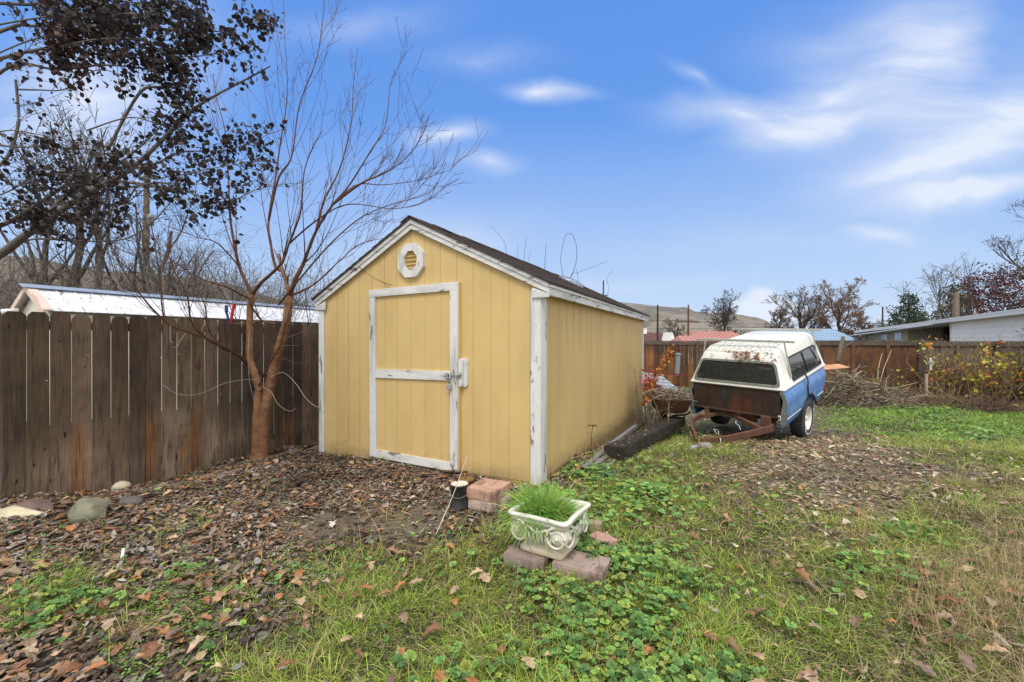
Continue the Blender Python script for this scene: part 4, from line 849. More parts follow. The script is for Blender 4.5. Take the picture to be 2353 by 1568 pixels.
def wires():
    for i, (lab, pts_) in enumerate((('cable crossing the sky in front of the far hill', [(1380, 735, 32), (1511, 737, 45), (1581.5, 738, 48), (1700, 744, 55), (1900, 748, 60), (2028, 742, 60)]),
                                     ('second cable hanging just below the first near the hill', [(1480, 757, 40), (1511, 756, 45), (1600, 756, 50), (1760, 752, 58), (2028, 748, 60)]),)):
        m = MB(); tube1(m, px_line(pts_), .018, n=30, k=4); tag(m.build('power_cable', m_wire), lab, 'cable')
wires()
# ------------------------------------------------------------------ pickup bed trailer with camper shell
def build_trailer():
    Rm = Matrix.Rotation(math.radians(41.35), 4, 'Z')@Matrix.Rotation(math.radians(-8), 4, 'Y')@Matrix.Rotation(math.radians(2), 4, 'X')
    O = Vector((4.36, 6.9, .70)); ZB = .95; org = O-(Rm.to_3x3()@Vector((0, 0, ZB)))
    t = thing('pickup_bed_trailer', 'old trailer made from a blue pickup bed under a white camper shell', 'trailer', org, Rm.to_euler()); WD = 1.53
    T = lambda x, y, z: (x, y, z+ZB)
    rng = np.random.default_rng(3)
    # bed sides
    xs = np.concatenate([np.linspace(0, .70, 8), np.linspace(.74, 1.72, 28), np.linspace(1.78, 2.4, 8)])
    def xend(z): return 2.40-.30*min(1, -z/.6)
    def arch(x): d = .47**2-(x-1.22)**2; return -.80+math.sqrt(d) if d > 0 else -9
    def side(s):
        y0 = 0 if s > 0 else WD
        def pr(x, f):
            zb = max(-.63+.03*x/2.4, arch(x)); z = f*zb if f > 0 else 0
            if f < .001: y = .055
            elif z > -.05: y = .055-(.055-.0)*(-z/.05)
            elif z > -.17: y = .0-.045*((-z-.05)/.12)
            elif z > -.45: y = -.045
            else: y = -.045+.09*((-z-.45)/.18)**1.3*.7
            return y, z
        fr = [0, .04, .085, .14, .2, .27, .4, .55, .7, .8, .9, .96, 1]
        vs_ = []
        for x in xs:
            for f in fr:
                y, z = pr(x, f); xx = x*xend(z)/2.4 if x > 1.8 else x
                if x > 1.8: xx = 1.8+(x-1.8)/(2.4-1.8)*(xend(z)-1.8)
                vs_.append(T(xx, y0+y*(1 if s > 0 else -1), z+.006*math.sin(x*5+z*7)*0))
        n = len(fr); q = []
        for i in range(len(xs)-1):
            for j in range(n-1):
                a = [i*n+j, (i+1)*n+j, (i+1)*n+j+1, i*n+j+1]; q.append(a if s > 0 else a[::-1])
        m = MB(); m.add(vs_, q, 0, True)
        # arch lip and inner wall
        inn = [T(x, y0+s*.11, max(-.60, arch(x)+.0)) for x in xs]; k0 = len(vs_)
        edge = [vs_[i*n+n-1] for i in range(len(xs))]
        m.add(edge+inn, [[i, i+1, len(xs)+i+1, len(xs)+i] for i in range(len(xs)-1)], 0, False)
        top = [vs_[i*n] for i in range(len(xs))]; it = [T(p[0], y0+s*.14, 0) for p in top]; ib = [T(p[0], y0+s*.14, -.42) for p in top]
        m.add(top+it+ib, [[i, len(xs)+i, len(xs)+i+1, i+1] for i in range(len(xs)-1)]+[[len(xs)+i, 2*len(xs)+i, 2*len(xs)+i+1, len(xs)+i+1] for i in range(len(xs)-1)], 0)
        bs = m.build('bed_side', m_blue, t)
        # open front edge shows a folded grey section
        m = MB(); pol = [pr(0, f) for f in fr]
        poly = [(y0+s*y, z+ZB) for y, z in pol]+[(y0+s*.06, -.60+ZB), (y0+s*.05, -.4+ZB), (y0+s*.012, -.17+ZB), (y0+s*.075, -.02+ZB)]
        prism(m, poly, 0, -.004, .012); m.build('front_flange', m_greygreen, bs)
        m = MB(); th = np.linspace(math.radians(20), math.radians(160), 22)
        tube1(m, [T(1.22-.475*math.cos(a), y0-s*.043, -.80+.475*math.sin(a)) for a in th], .014, n=40, k=6); m.build('wheel_arch_lip', m_rubber, bs)
        for (xa, xb) in ((.015, .73), (1.72, 2.12)): m = MB(); rbox(m, T(xa, y0-s*.040, -.475), T(xb, y0-s*.049, -.462), .002); m.build('trim_strip', m_rim, bs)
        return bs
    b1 = side(1); side(-1)
    m = MB(); rbox(m, T(2.30, -.03, -.52), T(2.36, .03, -.30), .008, 0, None); m.build('tail_lamp', m_amber, b1)
    m = MB(); rbox(m, T(-.015, .045, -.50), T(-.004, .085, -.42), .003); m.build('marker_lamp', m_white, b1)
    # rusty headboard with ribs and folded bottom
    m = MB(); rbox(m, T(-.004, .055, -.44), T(.018, WD-.05, -.03), .004)
    for y in np.linspace(.15, WD-.15, 9): rbox(m, T(-.0105, y-.006, -.42), T(-.0045, y+.006, -.06), .002)
    rbox(m, T(-.03, .055, -.475), T(.03, WD-.05, -.441), .006); rbox(m, T(-.02, .055, -.029), T(.05, WD-.05, -.004), .006)
    hb = m.build('headboard', m_rustpanel, t)
    for (y, z, ry, rz_) in ((.93, -.19, .028, .09), (.155, -.10, .022, .04), (1.40, -.07, .05, .03)):
        m = MB(); bmx = bmesh.new(); bmesh.ops.create_icosphere(bmx, subdivisions=3, radius=1)
        for v in bmx.verts: v.co *= 1+.35*mnoise.noise(v.co*2+Vector((y*9, 0, 0)))
        bmadd(m, bmx, 0, True, None, Matrix.Translation(T(-.004, y, z))@Matrix.Diagonal((.0025, ry, rz_, 1))); m.build('paint_patch', mat('leftover_blue_paint', (.045, .075, .15), .6, var=.4, vscale=14, layers=[((.06, .035, .025), 14, (1, 1, 1), .42, .55)]), hb)
    m = MB(); rbox(m, T(.03, .1, -.46), T(2.2, WD-.1, -.42), .004); m.build('bed_floor', m_rust, t)
    m = MB(); rbox(m, T(2.12, .0, -.5), T(2.16, WD, -.02), .01); m.build('tailgate', m_blue, t)
    m = MB()
    for s, y0 in ((1, 0), (-1, WD)): rbox(m, T(.72, y0+s*.13, -.80), T(1.72, y0+s*.34, -.33), .06)
    m.build('wheel_housing', m_black, t)
    # wheels
    def wheel(yc, s):
        wr = .362; w = .105
        m = MB(); n = 96; Mx = Matrix.Translation(T(1.16, yc, -.755))@Matrix.Rotation(math.pi/2*s, 4, 'X')
        prof = [(.20, .085), (.215, .10), (.25, .112), (.30, .112), (.338, .098), (.352, .078), (.362, .045), (.364, 0), (.362, -.045), (.352, -.078), (.338, -.098), (.30, -.112), (.25, -.112), (.20, -.09)]
        lathe(m, prof, n, Mx=Mx, cap=False)
        for k in range(56):
            a = 2*math.pi*k/56
            for zz in (-.075, .075, -.025, .025):
                aa = a+(.05 if abs(zz) < .05 else 0)
                Mb = Mx@Matrix.Rotation(aa, 4, 'Z')@Matrix.Translation((.357 if abs(zz) > .05 else .364, 0, zz)); rbox(m, (-.008, -.014, -.022), (.008, .012, .022), .002, 0, None, Mb)
        ty = m.build('wheel', m_tyre, t)
        m = MB(); lathe(m, [(.212, .098), (.205, .103), (.195, .095), (.185, .060), (.175, .030), (.165, .022), (.10, .022), (.075, .030), (.055, .045), (.045, .075), (.03, .085), (.001, .086)], 40, Mx=Mx, cap=False)
        m.build('rim', m_rim, ty)
        for k in range(12):
            m = MB(); a = 2*math.pi*k/12; Mb = Mx@Matrix.Rotation(a, 4, 'Z')@Matrix.Translation((.142, 0, .0225)); lathe(m, [(.016, 0), (.016, .0012)], 10, Mx=Mb, smooth=False); m.build('rim_hole', m_black, ty)
        # worn raised white lettering, too blurred to read: block strokes round the far side wall
        m = MB(); rnd = random.Random(8)
        for k in range(20):
            a = math.radians(-150+k*9.2)
            for q in range(3):
                Mb = Mx@Matrix.Rotation(a+(q-1)*.035, 4, 'Z')@Matrix.Translation((.277, 0, .1135)); L_ = rnd.choice([.018, .012, .018])
                if rnd.random() < .75: rbox(m, (-L_, -.0032, -.001), (L_, .0032, .0015), 0, 0, None, Mb)
            if rnd.random() < .8:
                Mb = Mx@Matrix.Rotation(a, 4, 'Z')@Matrix.Translation((.277+rnd.choice([-.016, 0, .016]), 0, .1135)); rbox(m, (-.003, -.011, -.001), (.003, .011, .0015), 0, 0, None, Mb)
        m.build('raised_lettering', m_letter, ty)
    wheel(.055, 1); wheel(WD-.055, -1)
    m = MB(); tubes(m, np.array([T(1.16, .1, -.755), T(1.16, WD-.1, -.755)]), np.array([.04, .04]), 8)
    bmx = bmesh.new(); bmesh.ops.create_uvsphere(bmx, u_segments=14, v_segments=10, radius=.14); bmadd(m, bmx, 0, True, None, Matrix.Translation(T(1.16, WD/2, -.755))); m.build('axle', m_rust, t)
    m = MB(); rbox(m, T(1.80, .02, -.98), T(1.812, .25, -.56), .003); m.build('mud_flap', mat('grey_mud_flap', (.35, .35, .33), .7), t)
    # chassis and tongue
    def chan(pl, h, w, mt, name, n=14, par=t):
        p = smooth_line(pl, n); m = MB()
        for a, b in zip(p[:-1], p[1:]):
            e = (b-a)*.04; beam(m, T(*(a-e)), T(*(b+e)), w, h, 0, None, .004)
        m.build(name, mt, par)
    fr = thing('x', None, None); bpy.data.objects.remove(fr)
    chan([(-1.22, .80, -.645), (-.95, .575, -.645), (-.62, .41, -.645), (-.32, .285, -.645), (-.08, .18, -.64), (.1, .16, -.62)], .105, .045, m_rust, 'tongue_beam', 18)
    chan([(-1.235, .86, -.645), (-.95, 1.03, -.645), (-.62, 1.24, -.64), (-.35, 1.34, -.63), (-.1, 1.34, -.61)], .07, .05, m_rust, 'tongue_beam', 12)
    chan([(-.16, 1.27, -.60), (.02, 1.12, -.575), (.12, .98, -.555), (.10, .86, -.545), (-.02, .66, -.575), (-.14, .42, -.605), (-.2, .27, -.63)], .065, .05, m_rust, 'crossmember', 18)
    for y in (.26, 1.24): m = MB(); rbox(m, T(.0, y-.03, -.66), T(2.1, y+.03, -.56), .006); m.build('chassis_rail', m_rust, t)
    m = MB(); rbox(m, T(-.05, .185, -.62), T(.10, .335, -.45), .006); rbox(m, T(-.05, 1.20, -.60), T(.08, 1.27, -.45), .006); m.build('frame_bracket', m_rust, t)
    m = MB(); rbox(m, T(.18, .46, -.66), T(.20, .74, -.47), .006); m.build('hanging_plate', m_rust, t)
    m = MB(); bmx = bmesh.new(); bmesh.ops.create_uvsphere(bmx, u_segments=20, v_segments=12, radius=1); bmadd(m, bmx, 0, True, None, Matrix.Translation(T(.32, .98, -.56))@Matrix.Diagonal((.22, .32, .12, 1))); m.build('fuel_tank', m_galv, t)
    m = MB(); tube1(m, [T(-.9, .66, -.60), T(-.93, .70, -.55), T(-.87, .74, -.53), T(-.83, .70, -.56), T(-.85, .68, -.6)], .0035, k=5); tube1(m, [T(-.45, .50, -.62), T(-.40, .54, -.57), T(-.42, .58, -.53), T(-.36, .60, -.50)], .004, k=5); tube1(m, [T(-1.0, .60, -.6), T(-1.04, .57, -.64), T(-1.05, .58, -.69), T(-1.02, .60, -.72)], .005, k=5); m.build('loose_wire', m_white, t)
    m = MB()
    for (x, y) in ((-1.02, .612), (-.73, .437), (-.30, .258)): lathe(m, [(.010, 0), (.010, .0012)], 8, Mx=Matrix.Translation(T(x-.009, y-.019, -.645))@Matrix.Rotation(math.radians(118), 4, 'Z')@Matrix.Rotation(math.pi/2, 4, 'Y'), smooth=False)
    m.build('bolt_hole', m_black, t)
    # camper shell: stacked rounded rectangles (x0, x1, y0, y1, z, corner radius)
    rings = [(-.010, 2.43, -.018, WD+.018, -.004, .03), (-.012, 2.435, -.020, WD+.020, .008, .035), (.0, 2.43, -.010, WD+.010, .026, .05), (.006, 2.42, -.002, WD+.002, .034, .06), (.14, 2.38, .115, WD-.115, .42, .08), (.18, 2.37, .145, WD-.145, .515, .09), (.20, 2.365, .155, WD-.155, .535, .09), (.27, 2.36, .170, WD-.170, .575, .10), (.42, 2.35, .20, WD-.20, .622, .12), (.60, 2.33, .25, WD-.25, .650, .14)]
    def ringp(x0, x1, y0, y1, z, r):
        o = []
        for (cx, cy, a0) in ((x0+r, y0+r, 180), (x1-r, y0+r, 270), (x1-r, y1-r, 0), (x0+r, y1-r, 90)):
            for k in range(7): a = math.radians(a0+k*15); o.append((cx+r*math.cos(a), cy+r*math.sin(a), z))
        return o
    def loft(rg, m, cap=True):
        vs_ = [T(*p) for rr in rg for p in ringp(*rr)]; n = 28; f = []
        for i in range(len(rg)-1):
            for j in range(n): f.append([i*n+j, i*n+(j+1) % n, (i+1)*n+(j+1) % n, (i+1)*n+j])
        if cap: f.append([(len(rg)-1)*n+j for j in range(n)])
        m.add(vs_, f, 0, True)
    m = MB(); loft(rings, m); sh = m.build('camper_shell', m_shell, t)
    # cracked, dirty front part of the roof skin (a patch lying on the shell)
    m = MB(); g = []
    def roofpt(x, y):
        zz = np.interp(x, [.12, .18, .20, .27, .42, .60, 2.2], [.40, .515, .535, .575, .622, .650, .650]); e = min(y-.155, WD-.155-y); zz = min(zz, np.interp(e, [0, .015, .045, .095], [.535, .575, .622, .650])); return zz+.006
    X_ = np.linspace(.215, .74, 12); Y_ = np.linspace(.25, WD-.20, 18)
    for x in X_:
        for y in Y_: g.append(T(x, y, roofpt(x, y)))
    q = [[i*18+j, (i+1)*18+j, (i+1)*18+j+1, i*18+j+1] for i in range(11) for j in range(17)]; m.add(g, q, 0, True); m.build('roof_patch', m_shelldirty, sh)
    # front window: proud frame with mesh covered glass
    def slab(name, quad, nrm, d0, d1, mt, inset=0, rad=.04, ring=None, par=sh):
        c = np.mean(quad, 0); q = [np.array(p, float) for p in quad]
        def rp(qq, r):
            o = []
            for i in range(4):
                p = qq[i]; a = qq[i-1]; b = qq[(i+1) % 4]; ua = (a-p)/np.linalg.norm(a-p); ub = (b-p)/np.linalg.norm(b-p)
                for k in range(5): s = k/4; o.append(p+ua*r*(1-s)**2+ub*r*s**2)
            return o
        def shrink(qq, e):
            o = []
            for i in range(4):
                p = qq[i]; a = qq[i-1]; b = qq[(i+1) % 4]; o.append(p+(a-p)/np.linalg.norm(a-p)*e+(b-p)/np.linalg.norm(b-p)*e)
            return o
        nv = np.array(nrm, float); nv /= np.linalg.norm(nv); m = MB()
        A = rp(shrink(q, inset), rad) if inset else rp(q, rad); n = len(A)
        if ring:
            B = rp(shrink(q, inset+ring), max(rad-ring*.5, .01))
            vs_ = [T(*(p+nv*d1)) for p in A]+[T(*(p+nv*d1)) for p in B]+[T(*(p+nv*d0)) for p in A]+[T(*(p+nv*d0)) for p in B]
            f = [[i, (i+1) % n, n+(i+1) % n, n+i] for i in range(n)]+[[i, 2*n+i, 2*n+(i+1) % n, (i+1) % n] for i in range(n)]+[[n+i, n+(i+1) % n, 3*n+(i+1) % n, 3*n+i] for i in range(n)]
            m.add(vs_, f)
        else:
            vs_ = [T(*(p+nv*d1)) for p in A]+[T(*(p+nv*d0)) for p in A]; m.add(vs_, [list(range(n))]+[[i, n+i, n+(i+1) % n, (i+1) % n] for i in range(n)])
        return m.build(name, mt, par)
    def fx(z): return .012+(z-.06)*(.128/.36)
    def fy(z): return .0+(z-.06)*(.12/.36)
    FQ = [(fx(.040), .045, .040), (fx(.040), WD-.045, .040), (fx(.425), WD-.155, .425), (fx(.425), .155, .425)]
    w = slab('front_window', FQ, (-.36, 0, .128), -.004, .016, m_greygreen, 0, .08, .035); slab('pane', FQ, (-.36, 0, .128), .002, .006, m_glassmesh, .03, .07, par=w)
    for s, y0 in ((1, 0), (-1, WD)):
        def Y(z): return y0+s*fy(z)
        SQ = [(.46, Y(.06), .06), (2.20, Y(.06), .06), (2.14, Y(.44), .44), (.60, Y(.44), .44)]
        if s < 0: SQ = SQ[::-1]
        w = slab('side_window', SQ, (0, -s*.36, .12), -.004, .012, m_black, 0, .06, .03); slab('pane', SQ, (0, -s*.36, .12), .001, .005, m_glass, .025, .05, par=w)
        m = MB(); beam(m, T(1.33, Y(.085)-s*.012, .085), T(1.33, Y(.41)-s*.012, .41), .022, .014, 0, None, .002, (0, 1, 0)); m.build('window_divider', m_black, w)
    # ladder racks
    for x in (.40, 2.02):
        m = MB(); zt = .735
        beam(m, T(x, -.04, zt), T(x, WD+.04, zt), .034, .040)
        for s, y0 in ((1, 0), (-1, WD)):
            beam(m, T(x+.02, y0+s*.015, .14), T(x+.02, y0+s*.055, .36), .055, .018, 0, None, .002, (0, 1, 0)); beam(m, T(x+.02, y0+s*.045, .32), T(x, y0+s*.11, zt-.017), .032, .018, 0, None, .002, (0, 1, 0))
            beam(m, T(x+.02, y0+s*.012, .16), T(x+.02, y0+s*.09, .14), .05, .01, 0, None, .002)
        m.build('ladder_rack', m_alu, sh)
    # tie down strap across roof and side
    m = MB(); sp = [(1.12, -.057, -.33), (1.10, -.055, -.15), (1.10, -.045, .0), (1.10, .03, .15), (1.10, .118, .40), (1.08, .165, .51), (1.02, .22, .60), (.95, .36, .662), (.9, .8, .662), (.9, 1.15, .662), (.95, WD-.22, .60), (1.0, WD+.04, 0)]
    p = smooth_line(sp, 50)
    for a, b in zip(p[:-1], p[1:]):
        d = Vector(b-a); nrm = Vector((1, 0, 0)); beam(m, T(*a), T(*(b+(b-a)*.05)), .012, .034, 0, None, 0, (1, 0, 0))
    m.build('strap', m_black, sh)
    # weathered lumber lying on the bed, behind the glass
    m = MB(); bmx = None
    for k in range(5): beam(m, T(.12, .25+.2*k, -.30+.05*k), T(2.0, .4+.18*k, -.34), .09, .04)
    m.build('lumber', m_greywood, t)
    # fallen leaves lying along the front roof edge
    lv = MB(); n = 70; yy = rng.normal(.62, .17, n); xx = rng.uniform(.12, .22, n); pos = np.array([T(x, y, roofpt(max(x, .13), min(max(y, .25), WD-.25))+.008+rng.uniform(0, .02)) for x, y in zip(xx, yy)])
    scatter(lv, OAK, OAKF, pos, rots(rng.uniform(0, 6.3, n), rng.uniform(.1, .9, n), rng.uniform(0, 6.3, n)), rng.uniform(.05, .10, n), pick(rng, [(.30, .13, .05), (.38, .22, .11), (.20, .09, .04)], n))
    lo = lv.build('leaf_pile', m_litter, None); lo.location = org; lo.rotation_euler = Rm.to_euler(); tag(lo, 'small drift of brown leaves along the front roof edge of the camper shell', 'leaves', kind='stuff')
# oak leaf outline
_o = [(0, 0), (.12, .04), (.19, .19), (.27, .15), (.33, .19), (.41, .35), (.52, .31), (.54, .20), (.63, .19), (.75, .27), (.82, .17), (.91, .11), (1.0, 0)]
_n = len(_o)
def _oz(x, y): return .30*abs(y)+.10*math.sin(x*4.2)-.06*x
OAK = np.array([(x, y, _oz(x, y)) for x, y in _o]+[(x, 0, _oz(x, 0)) for x, y in _o]+[(x, -y, _oz(x, y)) for x, y in _o])
OAKF = [[i+1, i, _n+i, _n+i+1] for i in range(_n-1)]+[[2*_n+i, 2*_n+i+1, _n+i+1, _n+i] for i in range(_n-1)]
build_trailer()

# ------------------------------------------------------------------ planter, blocks, cans
def rotz(a): return Matrix.Rotation(a, 4, 'Z')
def build_planter():
    c = (.262, 2.94); z0 = .102
    t = thing('square_planter', 'cream cast stone planter shaped like a scrolled column capital on pink pavers', 'planter', (c[0], c[1], z0), (0, 0, math.radians(-31))); t.scale = (1.07, 1.07, 1.07)
    def sec(hw, z, bow=0., cut=.0):
        o = []
        for k in range(4):
            a = math.pi/2*k; ca, sa = math.cos(a), math.sin(a)
            for s in np.linspace(-1, 1, 9)[:-1]:
                f = abs(s); x = hw*(1-bow*(1-f**2)); y = s*hw
                if f > .86 and cut: x -= cut*(f-.86)/.14*.5; y = math.copysign(hw*.86+(hw*.14-cut*.5)*(f-.86)/.14, s)
                o.append((x*ca-y*sa, x*sa+y*ca, z))
        return o
    S = [(.142, 0, 0, .012), (.146, .006, 0, .012), (.146, .030, 0, .012), (.136, .036, 0, .012), (.128, .045, 0, .012), (.120, .055, .02, .015), (.118, .075, .03, .02), (.124, .10, .05, .02), (.136, .13, .08, .03), (.156, .155, .10, .03), (.178, .175, .11, .03), (.188, .19, .11, .03),
         (.190, .196, .09, .03), (.200, .206, .09, .035), (.203, .216, .09, .035), (.199, .222, .09, .035), (.213, .229, .08, .035), (.216, .243, .08, .035), (.211, .249, .08, .035), (.186, .249, .08, .03), (.183, .243, .08, .03), (.165, .17, .05, .03), (.12, .07, 0, .01)]
    vs_ = []; f = []; n = 32
    for s in S: vs_ += sec(*s)
    for i in range(len(S)-1):
        for j in range(n): f.append([i*n+j, i*n+(j+1) % n, (i+1)*n+(j+1) % n, (i+1)*n+j])
    m = MB(); m.add(vs_, f, 0, True); 
    # scrolls and acanthus relief
    for k in range(4):
        Mf = rotz(math.pi/2*k)
        for s in (-1, 1):
            cx, cz = s*.130, .142; a = np.linspace(0, 2*math.pi*1.9, 46); r = .068*(1-a/a[-1]*.80)
            pl = [Mf@Vector((.168+.016*min(1, q/.05)+.10*(cz+q*math.sin(ang)-.12), cx+s*q*math.cos(ang+math.pi/2), cz+q*math.sin(ang+math.pi/2))) for ang, q in zip(a, r)]
            P = np.array([[p.x, p.y, p.z] for p in pl]); tubes(m, P, np.linspace(.0085, .005, len(P)), 7)
            lathe(m, [(.001, .022), (.010, .020), (.016, .008), (.042, .002), (.058, -.006), (.062, -.05), (.05, -.09)], 20, Mx=Mf@Matrix.Translation((.176, cx, cz))@Matrix.Rotation(math.pi/2+.1, 4, 'Y'), cap=False)
        for q in range(7):
            yy = -.075+.025*q; hgt = .030+.02*math.cos(q-3); 
            P = np.array([[*(Mf@Vector((.150+.012*math.sin(w*3)+.10*w*.3, yy*(1+.25*w), .075+w*(.06+hgt))))] for w in np.linspace(0, 1, 7)]); tubes(m, P, np.array([.006, .010, .011, .010, .009, .007, .004]), 6)
        P = np.array([[*(Mf@Vector((.182+.004*math.sin(w*20), -.10+.2*w, .165+.012*math.sin(w*math.pi*3))))] for w in np.linspace(0, 1, 24)]); tubes(m, P, np.full(24, .009), 6)
        P = np.array([[*(Mf@Vector((.134, -.09+.18*w, .085+.006*math.sin(w*math.pi*9))))] for w in np.linspace(0, 1, 36)]); tubes(m, P, np.full(36, .011), 6)
    m.build('pot', m_urn, t)
    m = MB(); m.add(sec(.176, .165, .06, .03), [list(range(32))]); m.build('soil_fill', m_soil, t)
    # grass clump growing in it
    rng = np.random.default_rng(61); n = 2500; Mx = rotz(math.radians(-31)); 
    lx = rng.normal(-.07, .065, n).clip(-.185, .10); ly = rng.normal(.03, .075, n).clip(-.16, .16)
    b = np.stack([c[0]+lx*math.cos(-.54)-ly*math.sin(-.54), c[1]+lx*math.sin(-.54)+ly*math.cos(-.54), np.full(n, z0+.165)], -1)
    cc = np.array([c[0]-.06, c[1]+.04]); out = (b[:, :2]-cc); d = np.concatenate([out*3.6+[-.10, .02]+rng.normal(size=(n, 2))*.42, np.ones((n, 1))], 1); d /= np.linalg.norm(d, axis=1, keepdims=True)
    g = MB(); blades(g, b, d, rng.uniform(.16, .34, n)*(1-.9*np.linalg.norm(out, axis=1)), rng.uniform(.0042, .0078, n), rng.uniform(.9, 3.3, n), pick(rng, [(.18, .42, .045), (.23, .50, .06), (.30, .54, .09), (.11, .29, .035), (.44, .44, .16)], n, .3), rng, m=6)
    tag(g.build('grass_clump', m_grass), 'dense bright green grass tuft growing in the cream planter', 'grass clump', kind='stuff')
    rng = np.random.default_rng(62); m = MB(); b0 = np.array([c[0]+.10, c[1]-.045, z0+.165])
    for k in range(14):
        a = rng.uniform(-.8, 2.2)+math.radians(-31); L = rng.uniform(.07, .13); w = rng.uniform(.010, .017); P = []; nn = 8
        for i in range(nn):
            s = i/(nn-1); cx = b0+np.array([math.cos(a)*L*s, math.sin(a)*L*s, L*(.9*s-.75*s*s)+.01]); ww = w*math.sin(math.pi*min(1, .12+s*.88))*(1.35 if i % 2 else .75)
            pn = np.array([-math.sin(a), math.cos(a), 0]); P += [cx-pn*ww, cx+[0, 0, -.003], cx+pn*ww]
        m.add(P, [[i*3+j, i*3+j+1, i*3+j+4, i*3+j+3] for i in range(nn-1) for j in (0, 1)], 0, False, pick(rng, [(.09, .26, .03), (.07, .20, .025)], len(P)//1)[:len(P)])
    tag(m.build('leafy_weed', m_green, None, tuple(b0)), 'light green toothed leafy weed at the right corner of the planter', 'weed')
def blades(mb, b, d, L, w, bend, col, rng, m=4):
    """grass blades: b base, d direction, bend pulls the tip over"""
    n = len(b); P = np.zeros((n, m, 3)); P[:, 0] = b; dd = d.copy()
    for j in range(1, m):
        dd = dd+np.array([0, 0, -1.])*(bend/(m-1))[:, None]*.7; dd /= np.linalg.norm(dd, axis=1, keepdims=True); P[:, j] = P[:, j-1]+dd*(L/(m-1))[:, None]
    s = np.stack([-d[:, 1], d[:, 0], np.zeros(n)], -1)+rng.normal(size=(n, 3))*.25; s /= np.linalg.norm(s, axis=1, keepdims=True)
    wd = w[:, None]*np.array([1, 1, .8, .6, .4, .3][:m-1]+[.06])[None]
    A = P-s[:, None]*wd[..., None]*.5; B = P+s[:, None]*wd[..., None]*.5
    V = np.stack([A, B], 2).reshape(n, 2*m, 3); idx = (np.arange(n)*2*m)[:, None, None]
    q = np.array([[2*i, 2*i+1, 2*i+3, 2*i+2] for i in range(m-1)])[None]+idx
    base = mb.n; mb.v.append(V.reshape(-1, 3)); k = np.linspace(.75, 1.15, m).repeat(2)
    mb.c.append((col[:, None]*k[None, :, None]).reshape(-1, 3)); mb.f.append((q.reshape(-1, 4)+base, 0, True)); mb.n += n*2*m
build_planter()

def block(name, label, cat, a, w, d, h, yaw, z0, col, group=None, chip=0, mt=None, tilt=0):
    """a = front-left corner on the ground plan"""
    m = MB(); bm = bmesh.new(); bmesh.ops.create_cube(bm, size=1)
    for v in bm.verts: v.co = Vector(((v.co.x+.5)*w, (v.co.y+.5)*d, (v.co.z+.5)*h))
    bmesh.ops.subdivide_edges(bm, edges=list(bm.edges), cuts=5, use_grid_fill=True)
    for v in bm.verts:
        nz = mnoise.noise(Vector((v.co.x*14+a[0]*7, v.co.y*14+a[1]*5, v.co.z*14+z0*9))); c = Vector((w/2, d/2, h/2)); e = v.co-c
        kx = sum(abs(abs(e[i])-(w, d, h)[i]/2) < 1e-4 for i in range(3)); v.co -= e.normalized()*((.002+.007*max(0, nz))*(kx-1)+.0012*nz)
    bmadd(m, bm, 0, False, col); o = m.build(name, mt or m_block); o.location = (a[0], a[1], z0); o.rotation_euler = (tilt, 0, yaw)
    return tag(o, label, cat, group)
PK = (.40, .25, .205)
block('paver_block', 'pink grey paver block under the cream planter, nearest the broken brick', 'paver', (.25, 2.72), .325, .225, .105, math.radians(-27), -.004, (.38, .28, .245))
block('paver_block', 'shorter mossy paver block under the cream planter, nearest the black can', 'paver', (-.055, 2.86), .285, .225, .1, math.radians(-26), -.004, (.35, .26, .23))
block('concrete_block', 'rust stained square block, top of the stack by the black can', 'block', (-.412, 3.86), .30, .31, .095, math.radians(-25), .092, (.50, .30, .21))
block('concrete_block', 'pale pink square block, bottom of the stack by the black can', 'block', (-.398, 3.865), .29, .30, .096, math.radians(-27), -.005, (.54, .41, .34))
block('broken_brick', 'pink brick with broken red end lying right of the planter', 'brick', (.57, 3.18), .19, .10, .07, math.radians(-48), -.004, (.46, .27, .23), tilt=.1)
block('small_stone_block', 'small tan stone block behind the broken pink brick', 'block', (.60, 3.37), .10, .08, .08, math.radians(-15), -.004, (.32, .26, .18))
def build_cans():
    t = thing('paint_can', 'black paint can with dirty white lid and wire handle beside the stacked blocks', 'can', (-.475, 3.90, -.003))
    m = MB(); lathe(m, [(.078, 0), (.083, .003), (.083, .010), (.080, .013), (.080, .196), (.083, .199), (.083, .208), (.079, .212)], 36, cap=False); m.build('can_body', m_can, t)
    m = MB(); lathe(m, [(.0785, .2125), (.072, .213), (.070, .206), (.060, .2055), (.001, .206)], 36, cap=False); m.build('lid', m_lid, t)
    m = MB(); th = np.linspace(math.radians(190), math.radians(350), 20); tube1(m, [(.090*math.cos(a), .090*math.sin(a), .165+.055*math.sin(a)*1) for a in th], .0022, n=40, k=5); m.build('handle', m_galv, t)
    t = thing('rusty_tin', 'open rusty tin with upright wire handle behind the black paint can', 'tin', (-.445, 4.17, .0))
    m = MB(); lathe(m, [(.075, 0), (.080, .004), (.080, .16), (.083, .165), (.078, .166), (.076, .13), (.001, .128)], 32, cap=False); m.build('tin_body', m_rustcan, t)
    m = MB(); tube1(m, [(-.05, 0, .16), (-.045, 0, .21), (-.015, 0, .245), (.02, 0, .235), (.038, 0, .19), (.045, 0, .16)], .002, n=30, k=5); m.build('handle', m_galv, t)
    m = MB(); a = G(996, 1241); b = np.array([-.41, 3.93, .45]); tube1(m, [a, (a+b)/2+[.01, 0, -.01], b], .0035, .0025, n=12, k=5); tag(m.build('thin_cane', m_rope), 'thin dry cane leaning up past the black paint can', 'cane')
build_cans()

